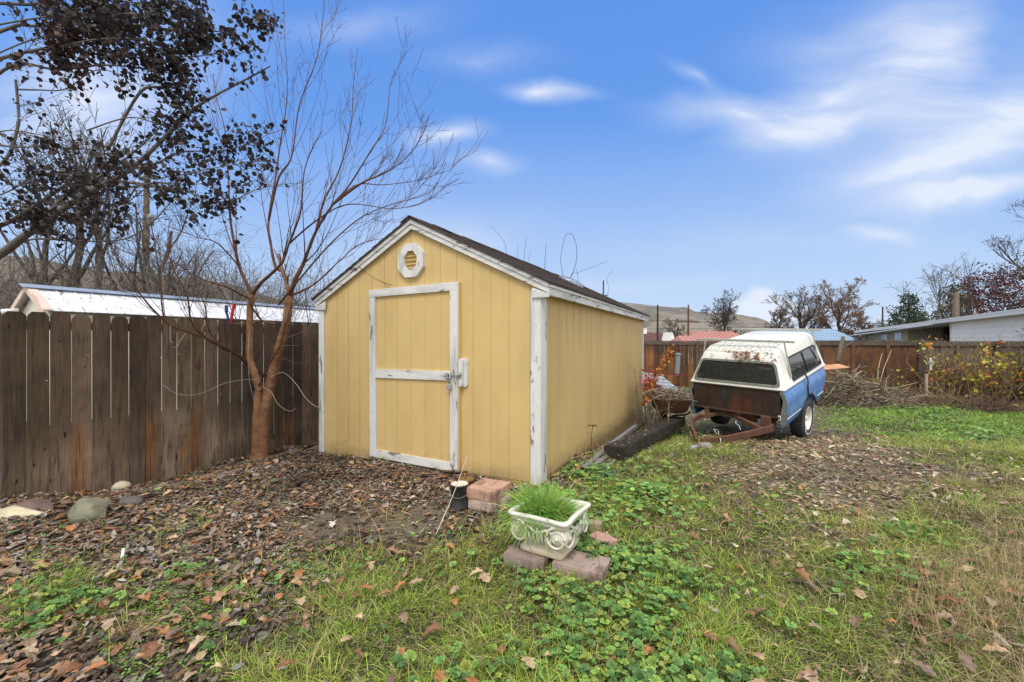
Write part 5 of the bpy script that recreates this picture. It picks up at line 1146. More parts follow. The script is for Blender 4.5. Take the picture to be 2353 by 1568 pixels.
def place_rock(label, u, v, size, seed, col, yaw=0, cuts=0, rough=.18, name='stone'):
    g = G(u, v); m = MB(); rock(m, size, seed, rough, cuts=cuts, col=col); o = m.build(name, m_rock); o.location = (g[0], g[1]+size[1]*.6, g[2]+size[2]*.55); o.rotation_euler = (0, 0, yaw); return tag(o, label, 'stone')
place_rock('smooth cream oval stone leaning at the foot of the board fence', 265, 1128, (.115, .075, .062), 1, (.50, .45, .33), .15, rough=.06)
place_rock('large grey green boulder with flat top near the board fence', 184, 1200, (.19, .14, .115), 2, (.20, .195, .135), -.1, 6)
place_rock('small dark speckled stone between the boulder and the cream oval stone', 292, 1164, (.10, .07, .05), 3, (.11, .095, .085), .1)
place_rock('flat cream slab stone in front of the reddish brown stone by the fence', 18, 1198, (.21, .10, .065), 4, (.52, .47, .31), .05, 5, .1)
place_rock('reddish brown stone behind the cream slab stone', 62, 1180, (.17, .10, .065), 5, (.15, .10, .085), -.2, 3)
def misc_left():
    a = G(168, 1160); b = G(385, 1112); m = MB(); beam(m, a+[0, 0, .006], b+[0, 0, .012], .07, .03, 0, None, .004); tag(m.build('edging_board', mat('red_brown_board', (.17, .075, .045), .8, var=.3, vscale=8, bump=.3)), 'reddish edging board half buried along the foot of the fence', 'board')
    a = G(276, 1300); m = MB(); beam(m, a+[0, 0, -.02], a+[.006, .02, .105], .022, .006, 0, None, .001, (0, 1, 0)); tag(m.build('white_stake', m_white), 'small white plastic stake standing in the leaf litter', 'stake')
    a = G(10, 1222); b = G(78, 1210); m = MB(); beam(m, a+[0, 0, .02], b+[0, 0, .02], .08, .02, 0, None, .005); tag(m.build('wood_scrap', mat('tan_wood_scrap', (.36, .24, .16), .8, var=.2, vscale=9)), 'flat tan scrap of wood in front of the cream slab stone', 'scrap wood')
    rng = np.random.default_rng(5)
    for lab, (u, v), n, L in (('dried straw tuft in front of the grey green boulder', (190, 1235), 120, .13), ('matted brown clump of dead grass beyond the mallow patch in the leaf litter', (300, 1452), 420, .17)):
        c = G(u, v); b = c+np.stack([rng.normal(size=n)*.05, rng.normal(size=n)*.035, np.zeros(n)], -1); d = rng.normal(size=(n, 3))*np.array([1, .7, .2])+[0, 0, .25]; d /= np.linalg.norm(d, axis=1, keepdims=True)
        g = MB(); blades(g, b, d, rng.uniform(.4, 1, n)*L, rng.uniform(.002, .004, n), rng.uniform(.3, 1.4, n), pick(rng, [(.42, .31, .16), (.30, .19, .08), (.50, .40, .24)], n), rng, 5); tag(g.build('straw_clump', m_straw), lab, 'straw', kind='stuff')
misc_left()

# ------------------------------------------------------------------ timber, pipes beside the shed
def build_side_stuff():
    a = np.array([1.14+.125, 5.36]); ang = math.atan2(2.8, 1.84); L = 3.5
    m = MB(); bm = bmesh.new(); bmesh.ops.create_cube(bm, size=1)
    for v in bm.verts: v.co = Vector(((v.co.x+.5)*L, v.co.y*.265, (v.co.z+.5)*.165))
    bmesh.ops.bevel(bm, geom=list(bm.edges), offset=.012, segments=2, affect='EDGES')
    bmesh.ops.subdivide_edges(bm, edges=[e for e in bm.edges if e.calc_length() > .3], cuts=60, use_grid_fill=True)
    for v in bm.verts: v.co += Vector((0, .010*mnoise.noise(v.co*5), .008*mnoise.noise(v.co*7+Vector((9, 0, 0)))))
    bmadd(m, bm, 0, False, None); o = m.build('railroad_tie', m_tie); o.location = (a[0], a[1], .015); o.rotation_euler = (0, math.radians(2.2), ang); tag(o, 'long blackened timber tie lying beside the shed wall', 'timber')
    def pp(label, u, v, L_, r, da, z, mt, dz=0.):
        k = (u-CU)/F; D = (H-z)*F/(v-CV); x = k*D; an = math.pi/2+TH+da; mm = MB()
        P = np.array([[0, 0, 0], [math.cos(an)*L_/2, math.sin(an)*L_/2, -.03+dz/2], [math.cos(an)*L_, math.sin(an)*L_, -.10+dz]])
        tubes(mm, P, np.full(3, r), 16); tubes(mm, P[:, :], np.full(3, r*.86), 16); n0 = 16
        ring = np.array([[0, 0, 0]]); mm.v[-1] = mm.v[-1]; 
        V0 = mm.v[0][:16]; V1 = mm.v[1][:16]; mm.add(np.concatenate([V0, V1]), [[i, (i+1) % 16, 16+(i+1) % 16, 16+i] for i in range(16)])
        ob = mm.build('metal_pipe', mt); ob.location = (x, D, z); tag(ob, label, 'pipe', 'pipes between the shed and the timber')
    pp('grey metal pipe nearest the shed wall', 1338, 1079, 3.3, .033, 0, .055, m_galv)
    pp('grey metal pipe in the middle of the pipes beside the timber', 1354, 1080, 2.6, .029, -.04, .050, m_galv)
    pp('short grey metal pipe under the end of the timber', 1381, 1085, 1.6, .026, -.03, .03, m_galv)
    pp('thin blue pipe poking from under the timber end', 1352, 1112, .9, .016, -.30, .012, mat('blue_pipe', (.03, .12, .22), .5, var=.2), .08)
    # dead weeds against the wall
    rng = np.random.default_rng(71); mb = MB()
    for (u0, v0, D0, u1, v1, D1) in ((1432, 1122, 4.3, 1349, 992, 4.35), (1440, 1118, 4.4, 1372, 1020, 4.4), (1365, 1085, 4.9, 1325, 1035, 5.0), (1380, 1122, 4.35, 1290+60, 1040, 4.6), (1505, 1120, 4.9, 1505, 1016, 4.9), (1490, 1100, 5, 1508, 1030, 5), (1488, 1090, 5.3, 1520, 1040, 5.3), (1450, 1125, 4.3, 1500, 1075, 4.4), (1460, 1120, 4.4, 1395, 1110, 4.2)):
        P = px_line([(u0, v0, D0), ((u0+u1)/2+4, (v0+v1)/2-3, (D0+D1)/2), (u1, v1, D1)]); tubes(mb, smooth_line(P, 10), np.linspace(.004, .002, 10), 4, col=(.26, .17, .09))
    n = 32; b = np.stack([rng.uniform(2.5, 3.0, n), rng.uniform(7.6, 9.0, n), np.full(n, -.25)], -1); d = rng.normal(size=(n, 3))*[.35, .3, .1]+[0, 0, 1]; P = b[:, None]+d[:, None]*np.linspace(0, 1, 6)[None, :, None]*rng.uniform(.5, 1.15, n)[:, None, None]+np.cumsum(rng.normal(size=(n, 6, 3))*.03, 1)
    tubes(mb, P, np.linspace(.006, .002, 6)[None].repeat(n, 0), 4, col=pick(rng, [(.18, .12, .07), (.10, .06, .04), (.30, .24, .15)], n))
    Q, RQ = branch(P, np.full(P.shape[:2], .004), 4, (.3, 1), (20, 80), (.2, .5), .7, .0, .2, rng, 4, .002); tubes(mb, Q, RQ, 3, col=pick(rng, [(.16, .09, .05), (.24, .17, .10)], len(Q)))
    tag(mb.build('dead_weeds', m_straw), 'dry brown weed stalks tangled between the shed corner and the timber', 'weeds', kind='stuff')
    c = W(1362, 980, 4.95); mm = MB()
    for k in range(9):
        a_ = rng.uniform(0, 6.28); p = [c, c+np.array([math.cos(a_)*.03, .01, .012]), c+np.array([math.cos(a_)*.06, .015, rng.uniform(-.02, .02)])]; tube1(mm, p, .006, .002, k=4)
    tube1(mm, [c, c+np.array([-.01, .02, -.2]), c+np.array([.04, .04, -.6]), c+np.array([.08, 0, -.98])], .003, .004, k=4); o = mm.build('dried_flower_stalk', mat('dark_seedhead', (.07, .03, .018), .9), None, tuple(c)); tag(o, 'single dark dried flower head on a thin stalk against the yellow side wall', 'dried flower')
build_side_stuff()

# ------------------------------------------------------------------ clutter between shed and trailer
def build_clutter():
    rng = np.random.default_rng(81)
    c = np.array([2.98, 8.0, float(gz(2.98, 8.0))]); t = thing('wheelbarrow', 'rusty wheelbarrow heaped with dead sticks behind the timber end', 'wheelbarrow', tuple(c), (0, 0, math.radians(-8)))
    m = MB(); n = 28
    def rr(hx, hy, z, r): 
        o = []
        for (sx, sy, a0) in ((-1, -1, 180), (1, -1, 270), (1, 1, 0), (-1, 1, 90)):
            for k in range(7): a = math.radians(a0+k*15); o.append((sx*(hx-r)+r*math.cos(a), .25+sy*(hy-r)+r*math.sin(a), z))
        return o
    S = [(.20, .24, .42, .06), (.26, .32, .46, .07), (.325, .42, .68, .08), (.34, .435, .695, .08), (.332, .427, .70, .08), (.315, .41, .68, .08), (.25, .30, .47, .06)]
    vs_ = [p for s in S for p in rr(*s)]; f = [[i*n+j, i*n+(j+1) % n, (i+1)*n+(j+1) % n, (i+1)*n+j] for i in range(len(S)-1) for j in range(n)]; f.append(list(range(n))[::-1]); f.append([(len(S)-1)*n+j for j in range(n)])
    m.add(vs_, f, 0, True); m.build('tray', m_rust, t)
    for s in (-1, 1):
        m = MB(); tube1(m, [(s*.22, -.35, .50), (s*.22, .0, .40), (s*.15, .5, .30), (s*.05, .75, .18)], .018, k=8); m.build('handle', m_rust, t)
        m = MB(); tube1(m, [(s*.22, .05, .40), (s*.24, .02, .2), (s*.22, .0, 0)], .015, k=8); m.build('leg', m_rust, t)
    m = MB(); lathe(m, [(.10, -.04), (.17, -.045), (.19, 0), (.17, .045), (.10, .04)], 24, Mx=Matrix.Translation((0, .78, .19))@Matrix.Rotation(math.pi/2, 4, 'Y')); m.build('wheel', m_rubber, t)
    # debris heap
    n = 420; b = c+np.stack([rng.normal(0, .15, n).clip(-.3, .3), .25+rng.normal(0, .16, n).clip(-.38, .38), .66+rng.uniform(0, .16, n)], -1); d = rng.normal(size=(n, 3))*[1, .7, .35]; d /= np.linalg.norm(d, axis=1, keepdims=True)
    P = b[:, None]+d[:, None]*(np.linspace(-.5, .5, 4)[None, :, None]*rng.uniform(.1, .35, n)[:, None, None])+np.cumsum(rng.normal(size=(n, 4, 3))*.008, 1); m = MB(); tubes(m, P, np.full((n, 4), .005)*rng.uniform(.4, 1.5, (n, 1)), 4, col=pick(rng, [(.30, .24, .16), (.16, .12, .08), (.42, .36, .27), (.08, .06, .04)], n))
    rock(m, (.27, .34, .12), 9, .3, col=(.10, .08, .06), Mx=Matrix.Translation((c[0], c[1]+.25, c[2]+.66)))
    tag(m.build('stick_heap', m_straw), 'heap of grey brown sticks and leaves filling the wheelbarrow', 'sticks', kind='stuff')
    # ribbed metal sheet standing on edge
    A = W(1520, 898, 9.0); B = W(1566, 893, 9.0); Cc = W(1560, 874, 9.1); Dd = W(1529, 853, 9.1); Ee = W(1517, 866, 9.1)
    m = MB(); nst = 24; 
    L0, L1 = W(1512, 900, 8.9), W(1572, 893, 8.9); 
    rows = []
    for i in range(30):
        s = i/29; z = s*.42; off = .012*(1 if (i//3) % 2 else -1); w = 1-.0*s
        l = np.array([3.05+.0*s, 9.0+.25*s+off*.8, .45+z*.75]); wd = .50*(1-s**1.3*.78); sh = .08*s
        rows.append((l+[sh, 0, 0], l+[sh+wd, .03, -.05+.02*s]))
    V = [p for r in rows for p in r]; m.add(V, [[2*i, 2*i+1, 2*i+3, 2*i+2] for i in range(29)]); V2 = [p+np.array([0, .004, -.002]) for p in V]; m.add(V2, [[2*i, 2*i+2, 2*i+3, 2*i+1] for i in range(29)])
    tag(m.build('ribbed_metal_sheet', mat('silver_sheet', (.50, .54, .60), .35, .5, .4, var=.12, vscale=5)), 'torn silver ribbed metal sheet leaning behind the wheelbarrow', 'metal sheet')
    m = MB(); beam(m, W(1474, 850, 9.8), W(1590, 865, 9.8), .03, .035, 0, None, .003); tag(m.build('red_rail', mat('dull_red_paint', (.20, .035, .03), .6, var=.2)), 'dull red metal rail sloping behind the ribbed metal sheet', 'rail')
    m = MB(); beam(m, W(1474, 866, 9.7), W(1525, 872, 9.6), .03, .20, 0, None, .005); beam(m, W(1474, 880, 9.4), W(1520, 884, 9.3), .3, .03, 0, None, .005); tag(m.build('grey_boards', mat('pale_grey_board', (.40, .41, .41), .7, var=.2, vscale=6)), 'stack of pale grey boards beyond the shed corner under the red rail', 'boards')
    a = W(1555.5, 862, 10.5); b = W(1558.5, 812, 10.4); m = MB(); tubes(m, np.array([a, (a+b)/2, b]), np.full(3, .055), 14); tubes(m, np.array([b+[0, 0, -.03], b+[0, 0, .0]]), np.full(2, .068), 14); lathe(m, [(.066, 0), (.001, .001)], 14, Mx=Matrix.Translation(Vector(b))); tag(m.build('plastic_pipe', mat('grey_pvc', (.34, .37, .42), .5, var=.1)), 'upright grey plastic pipe against the rusty board fence', 'pipe')
    m = MB(); n = 160; pos = W(1491, 880, 8.9)+rng.normal(size=(n, 3))*[.075, .06, .075]; scatter(m, LEAFH, LEAFF, pos, frames(rng.normal(size=(n, 3)), rng.uniform(0, 6, n)), rng.uniform(.03, .06, n), pick(rng, [(.55, .04, .12), (.42, .03, .07)], n)); tag(m.build('pink_tinsel', m_leaf), 'crumpled bright pink plastic decoration beyond the shed corner', 'decoration')
    m = MB(); rbox(m, (-.16, -.1, 0), (.16, .1, .10), .02); o = m.build('red_crate', mat('dark_red_plastic', (.16, .025, .025), .6)); o.location = W(1500, 897, 8.8); o.rotation_euler = (0, 0, .3); tag(o, 'small dark red box under the pink decoration', 'box')
    # orange leaved vine
    v = px_line([(1480, 925, 8.2), (1488, 905, 8.3), (1497, 882, 8.4), (1510, 860, 8.6), (1525, 835, 8.8), (1537, 812, 8.9), (1545, 792, 9.0)]); p = smooth_line(v, 40); t = thing('dried_vine', 'dead vine with curled orange leaves rising in front of the rusty board fence', 'vine', tuple(v[0]))
    m = MB(); tubes(m, p, np.linspace(.010, .004, 40), 5); m.build('stem', m_rust, t, tuple(v[0]))
    n = 210; i = np.minimum((rng.beta(1.1, 1.5, n)*39).astype(int), 39); pos = p[i]+rng.normal(size=(n, 3))*.04; m = MB(); scatter(m, LEAFH, LEAFF, pos, frames(rng.normal(size=(n, 3)), rng.uniform(0, 6, n)), rng.uniform(.05, .085, n), pick(rng, [(.42, .17, .05), (.30, .10, .03), (.50, .25, .08)], n)); m.build('leaves', m_leaf, t, tuple(v[0]))
    # concrete lump and crushed bottle at the tongue end
    g = G(1622, 1034); m = MB(); rock(m, (.12, .07, .07), 12, .2, col=(.26, .24, .20), cuts=4); o = m.build('concrete_lump', m_rock); o.location = g+np.array([0, .05, .04]); tag(o, 'grey concrete lump under the tip of the rusty trailer tongue', 'stone')
    g = G(1600, 1036); m = MB(); lathe(m, [(.001, 0), (.03, .002), (.035, .02), (.028, .05), (.034, .08), (.030, .12), (.014, .15), (.013, .17), (.001, .172)], 12, Mx=Matrix.Rotation(math.pi/2, 4, 'Y')); o = m.build('crushed_bottle', m_clear); o.location = g+np.array([-.06, .03, .035]); o.rotation_euler = (0, 0, .5); tag(o, 'crushed clear plastic bottle beside the grey concrete lump', 'bottle')
    # blue scrap and board behind the trailer
    m = MB(); rbox(m, (-.25, -.12, 0), (.25, .12, .05), .02); o = m.build('blue_scrap', mat('blue_grey_plastic', (.06, .09, .14), .6)); o.location = G(1910, 912)+np.array([0, 0, .02]); tag(o, 'flat blue grey plastic scrap on the ground behind the trailer', 'scrap')
build_clutter()
# ------------------------------------------------------------------ far fence, brush, vines
FB = np.array([5.2, 17.6]); FE = np.array([13.05, 13.7]); FD = (FE-FB)/np.linalg.norm(FE-FB)
def far_pt(u):
    k = (u-CU)/F; s = (k*FB[1]-FB[0])/(FD[0]-k*FD[1]); return s
def build_far_fence():
    ang = math.atan2(FD[1], FD[0]); t = thing('plywood_fence', 'low brown fence of rust stained boards and plywood panels across the back of the yard', 'fence', (FB[0], FB[1], -.3), (0, 0, ang))
    rnd = random.Random(9); zt = 1.79; posts = [far_pt(u) for u in (1603, 1790, 1880, 1960, 2040, 2118, 2200, 2290, 2400, 2520)]
    m = MB(); s = -3.; se = posts[1]
    while s < se:    # narrow boards on the left
        w = rnd.uniform(.13, .16); c = np.array([.17, .075, .03])*rnd.uniform(.45, 1.5)*np.array([1, rnd.uniform(.8, 1.1), rnd.uniform(.7, 1.2)]); h = zt-.06+rnd.uniform(-.01, .01)
        vs_ = [(s+a*w*.97, -b*.02, z) for z in (-.1, .8, 1.3, h) for b in (0, 1) for a in (0, 1)]; cl = [c*1.1]*8+[c*.9]*4+[c*.35+np.array([.03, .025, .02])]*4
        m.add(vs_, [[k*4+q[0], k*4+q[1], k*4+4+q[1], k*4+4+q[0]] for k in range(3) for q in ((0, 1), (1, 3), (3, 2), (2, 0))]+[[12, 13, 15, 14]], 0, False, np.array(cl)); s += w
    m.build('board_panel', m_plyfence, t)
    for i, (a, b) in enumerate(zip(posts[1:-1], posts[2:])):
        m = MB(); c = np.array([.135, .062, .030])*rnd.uniform(.75, 1.2) if i < 4 else np.array([.15, .12, .09])*rnd.uniform(.8, 1.1)
        n = 1 if i < 4 else 8
        for k in range(n): rbox(m, (a+.02+(b-a-.04)*k/n+.003, .002, -.05), (a+.02+(b-a-.04)*(k+1)/n-.003, .016, zt-.04), .002, 0, c*rnd.uniform(.85, 1.15))
        m.build('fence_panel', m_plyfence, t)
    m = MB(); rbox(m, (-3, -.05, zt-.02), (posts[5]-.05, .06, zt+.02), .005); rbox(m, (-3, -.045, zt-.14), (posts[5]-.05, -.005, zt-.025), .004); rbox(m, (posts[5]+.05, -.05, zt-.035), (posts[-1], .06, zt+.005), .005); rbox(m, (posts[5]+.05, -.045, zt-.15), (posts[-1], -.005, zt-.04), .004); m.build('cap_rail', m_greywood, t)
    for i, p in enumerate(posts):
        w = .10 if i == 5 else .05; m = MB(); rbox(m, (p-w, -.10 if i == 5 else -.055, -.1), (p+w, -.047 if i != 5 else -.052, zt-.02 if i != 5 else zt+.03), .005); m.build('fence_post', m_greywood if i >= 5 or i in (0, 2) else m_rust, t)
build_far_fence()
def build_far_bits():
    rng = np.random.default_rng(91); rnd = random.Random(3)
    c = W(2139, 838, 12.9); m = MB(); rbox(m, (c[0]-.035, c[1]-.01, c[2]-.20), (c[0]+.035, c[1]+.01, c[2]+.20), .01); o = m.build('white_marker', m_white, None, tuple(c)); tag(o, 'short white stick tied with blue tape on the fence at the edge of the vines', 'marker')
    m = MB(); beam(m, c+[-.2, -.03, .05], c+[.18, -.03, .06], .01, .035, 0, None, .002); tag(m.build('blue_tape', mat('blue_tape', (.22, .36, .48), .6)), 'pale blue tape across the white stick on the fence', 'tape')
    a = G(2128, 924); m = MB(); beam(m, a+[0, 0, -.05], a+[.01, 0, .82], .06, .05); tag(m.build('pale_stake', mat('pale_peeled_wood', (.50, .36, .28), .8, var=.1)), 'pale pointed stake standing in the grass at the foot of the fence', 'stake')
    # brush pile
    def pile(name, lab, c, rx, ry, h, n, cols, seed, thick=.010):
        rng = np.random.default_rng(seed); mb = MB(); a = rng.uniform(0, 6.28, n); r = np.sqrt(rng.uniform(0, 1, n)); x = np.cos(a)*r*rx; y = np.sin(a)*r*ry
        z = rng.uniform(0, 1, n)*h*(1-r**1.6); b = np.stack([c[0]+x, c[1]+y, c[2]+z], -1); d = np.stack([np.cos(a)*.7+rng.normal(size=n)*.7, rng.normal(size=n)*.6, -.25+rng.normal(size=n)*.32], -1); d /= np.linalg.norm(d, axis=1, keepdims=True)
        L = rng.uniform(.4, 1.3, n); m_ = 6; P = b[:, None]+d[:, None]*(np.linspace(-.5, .5, m_)[None]*L[:, None])[..., None]+np.cumsum(rng.normal(size=(n, m_, 3))*.035, 1); P[..., 2] = np.maximum(P[..., 2], c[2]+.01)
        R = np.linspace(1, .4, m_)[None]*rng.uniform(.35, 1.3, (n, 1))*thick; tubes(mb, P, R, 4, col=pick(rng, cols, n, .3))
        Q, RQ = branch(P, R, 3, (.2, 1), (20, 70), (.3, .6), .6, -.02, .15, rng, 4, .003); Q[..., 2] = np.maximum(Q[..., 2], c[2]+.01); tubes(mb, Q, RQ, 3, col=pick(rng, cols, len(Q), .3))
        return tag(mb.build(name, m_twig), lab, 'brush pile', kind='stuff')
    BC = [(.27, .215, .155), (.18, .14, .10), (.38, .32, .24), (.12, .085, .06)]
    pile('brush_pile', 'big heap of cut grey brown branches between the trailer and the back fence', np.array([9.6, 12.2, -.3]), 1.4, .9, .85, 950, BC, 5, .013)
    pile('brush_pile', 'low sprawl of dead stalks running along the back fence toward the vines', np.array([11.5, 12.1, -.3]), 1.4, .45, .22, 380, [(.30, .22, .12), (.20, .14, .08), (.14, .09, .05)], 6, .009)
    pile('brush_pile', 'small dark tangle of twigs in the grass in front of the vines', np.array([12.2, 10.9, -.3]), .55, .3, .16, 170, [(.10, .06, .045), (.16, .10, .07)], 7, .008)
    lv = MB(); n = 260; pos = np.array([9.9, 12.0, .1])+rng.normal(size=(n, 3))*[.9, .35, .28]; scatter(lv, LEAFH, LEAFF, pos, frames(rng.normal(size=(n, 3)), rng.uniform(0, 6, n)), rng.uniform(.05, .09, n), pick(rng, [(.22, .25, .05), (.30, .26, .06), (.14, .17, .05)], n)); tag(lv.build('creeper_leaves', m_leaf), 'yellow green creeper leaves scattered over the brush pile', 'creeper', kind='stuff')
    m = MB(); a = W(1884, 846, 11.2); b = W(1940, 841, 11.6); beam(m, a, b, .30, .02, 0, None, .003, (0.1, -.25, 1)); tag(m.build('orange_board', m_card), 'orange brown board lying on top of the brush pile behind the trailer', 'board')
    m = MB(); tube1(m, px_line([(1925, 830, 12.6), (1931, 800, 12.6), (1934, 790, 12.6), (1938, 774, 12.6)]), .07, .045, n=14, k=9); tube1(m, px_line([(1931, 805, 12.6), (1945, 795, 12.5), (1962, 786, 12.4)]), .035, .02, n=8, k=6); tag(m.build('dead_stump', m_pole), 'upright broken trunk with a pale side branch rising from the brush pile', 'stump')
    for lab, pl in (('longer of two pale dry stalks leaning on the back fence over the brush', [(2022, 880, 13), (2032, 845, 13.1), (2049, 804, 13.3)]), ('shorter of two pale dry stalks leaning on the back fence over the brush', [(2016, 876, 13), (2020, 840, 13.1), (2027, 812, 13.3)]), ('long thin cane lying across the brush toward the stake', [(1990, 905, 12.2), (2050, 893, 12.4), (2110, 879, 12.6)])):
        m = MB(); tube1(m, px_line(pl), .014, .008, n=10, k=5); tag(m.build('dry_cane', mat('pale_cane', (.42, .33, .21), .8)), lab, 'cane')
build_far_bits()
def build_vines():
    rng = np.random.default_rng(95); a = np.array([12.7, 13.2]); b = np.array([17.4, 10.5]); t = thing('vine_thicket', 'tangled vine thicket with yellow leaves climbing the back fence past the white stick', 'vine thicket', (14.2, 11.7, -.3)); o = (14.2, 11.7, -.3)
    n = 700; s = rng.uniform(0, 1, n)**.9; dep = rng.uniform(0, 1, n); P0_ = a+(b-a)*s[:, None]+np.array([-.3, -.75])*dep[:, None]*(.4+1.2*s[:, None]); base = np.concatenate([P0_, np.full((n, 1), -.3)], 1)
    d = rng.normal(size=(n, 3))*[.22, .22, .05]+[0, .1, 1]; m_ = 8; hgt = rng.uniform(.9, 1.85, n)*(1-.25*dep); P = base[:, None]+d[:, None]*(np.linspace(0, 1, m_)[None]*hgt[:, None])[..., None]+np.cumsum(rng.normal(size=(n, m_, 3))*.05, 1)
    R = np.linspace(1, .4, m_)[None]*rng.uniform(.006, .02, (n, 1)); mb = MB(); C = [(.27, .19, .12), (.16, .11, .075), (.38, .30, .21), (.28, .15, .06)]
    tubes(mb, P, R, 4, col=pick(rng, C, n, .3)); Q, RQ = branch(P, R, 4, (.2, 1), (25, 85), (.25, .55), .6, .0, .22, rng, 5, .003); tubes(mb, Q, RQ, 3, col=pick(rng, C, len(Q), .3))
    mb.build('stems', m_twig, t, o)
    # clustered leaves, mostly near the top and front
    K = 330; i = rng.integers(0, n, K); j = rng.integers(3, m_, K); cen = P[i, j]; lv = MB()
    for c in cen:
        k = rng.integers(4, 12); pos = c+rng.normal(size=(k, 3))*[.14, .12, .11]; d_ = rng.normal(size=(k, 3))*.7+[0, -.3, -.6]
        cc = [(.42, .38, .045), (.34, .34, .05), (.48, .40, .06)] if rng.random() < .78 else [(.46, .19, .03), (.34, .12, .025)]
        scatter(lv, LEAFH*np.array([1, 1.25, 1]), LEAFF, pos, frames(d_, rng.uniform(0, 6, k)), rng.uniform(.05, .12, k), pick(rng, cc, k, .25))
    k = 420; x = rng.uniform(0, 1, k); q = a+(b-a)*x[:, None]+np.array([-.45, -1.15])*(.4+1.4*x[:, None])+rng.normal(size=(k, 2))*.22; pos = np.concatenate([q, (gz(q[:, 0], q[:, 1])+.03)[:, None]], 1); scatter(lv, LEAFH, LEAFF, pos, rots(rng.uniform(0, 6, k), rng.uniform(0, .5, k), rng.uniform(0, 6, k)), rng.uniform(.07, .13, k), pick(rng, [(.46, .33, .08), (.40, .22, .06), (.30, .2, .08)], k))
    lv.build('leaves', m_leaf, t, o)
    # one leafless shrub arching above the fence
    bare_tree('bare_shrub', 'small twisted leafless shrub rising above the vines against the white siding', (14.0, 11.9, -.3), 2.95, 97, [(.08, .055, .045)], .02, 1.2, 2, 3, (70, .035, [(.06, .035, .03)]), minr=.004, cat='shrub', dens=.6)
build_vines()

# ------------------------------------------------------------------ white trailer home on the right
def build_home():
    A = np.array([17.85, 15.]); e = np.array([.528, .849]); ang = math.atan2(e[1], e[0]); zb = -.55
    t = thing('trailer_home', 'long low white trailer home with lap siding and a recessed porch behind the back fence', 'house', (A[0], A[1], zb), (0, 0, ang))
    # local x along the eave (away), local y to the left; the body lies on the right, y < 0
    ev = 2.42-zb
    m = MB(); z = 0
    while z < ev:   # lap siding courses of the near block
        prism(m, [(-.004, z), (.018, z), (.002, z+.20), (-.004, z+.20)], 0, -9, 7.56); z += .20
    rbox(m, (-9, -6.5, 0), (7.55, -.005, ev), 0)
    z = 0
    while z < ev: prism(m, [(7.56, z), (7.578, z), (7.562, z+.2), (7.56, z+.2)], 1, -2.3, -.01); z += .2
    m.build('wall', m_lap, t)
    m = MB(); rbox(m, (7.47, .019, 0), (7.60, .032, ev), .004); m.build('corner_board', m_white, t)
    m = MB(); rbox(m, (7.581, -1.0, 1.88), (7.590, -.72, 2.0), .002, 0, None); 
    m.build('house_number', mat('small_dark_sign', (.10, .10, .10), .6), t)
    m = MB(); rbox(m, (7.6, -6.5, 0), (18.2, -2.3, ev), 0)
    for k in range(36): rbox(m, (7.7+k*.29, -2.299, 0), (7.84+k*.29, -2.285, ev-.02), .002)
    m.build('porch_wall', m_darkp, t)
    m = MB(); rbox(m, (13.0, -2.284, 0), (14.6, -2.22, ev-.35), .004); m.build('porch_door', mat('dull_pink_door', (.26, .17, .155), .7), t)
    for x in (10.9, 16.3): m = MB(); rbox(m, (x-.3, -2.0, 0), (x+.3, -1.75, ev-.05), .01); m.build('porch_post', m_black, t)
    m = MB(); rbox(m, (18.2, -6.5, 0), (36, -.4, ev-.05), 0)
    for k in range(60): rbox(m, (18.25+k*.29, -.399, 0), (18.42+k*.29, -.386, ev-.06), .002)
    m.build('ribbed_wall', m_beige, t)
    for x0, x1 in ((19.8, 21.9), (24.8, 27.2), (30.2, 33.0)):
        m = MB(); rbox(m, (x0, -.385, 1.5), (x1, -.345, ev-.12), .01); w = m.build('window', m_white, t)
        m = MB(); rbox(m, (x0+.12, -.344, 1.55), ((x0+x1)/2-.05, -.335, ev-.2), .003); rbox(m, ((x0+x1)/2+.05, -.344, 1.55), (x1-.12, -.335, ev-.2), .003); m.build('pane', m_window, w)
    m = MB(); prism(m, [(-7, ev+.06), (.35, ev+.002), (.35, ev+.17), (-3.2, ev+.52), (-7, ev+.3)], 0, -9.3, 37); rf = m.build('roof', m_roofw, t)
    m = MB(); rbox(m, (-9.3, .352, ev-.02), (37, .375, ev+.09), .004); rbox(m, (-9.3, .351, ev+.11), (37, .366, ev+.175), .003); m.build('gutter', m_white, rf)
    m = MB(); L0, L1 = 9., 52.; vs_ = [(L0, .38, ev+.02), (L1, .9, ev-.42), (L1, -1.2, ev-.20), (L0, -1, ev+.05)]; V = vs_+[(x, y, z-.09) for x, y, z in vs_]; m.add(V, [[0, 1, 2, 3], [7, 6, 5, 4], [0, 4, 5, 1], [1, 5, 6, 2], [2, 6, 7, 3], [3, 7, 4, 0]]); aw = m.build('awning', m_roofw, t)
    for x in (40, 46, 51.5): m = MB(); rbox(m, (x-.08, .5, 0), (x+.08, .66, ev-.45), .01); m.build('awning_post', m_white, t)
build_home()

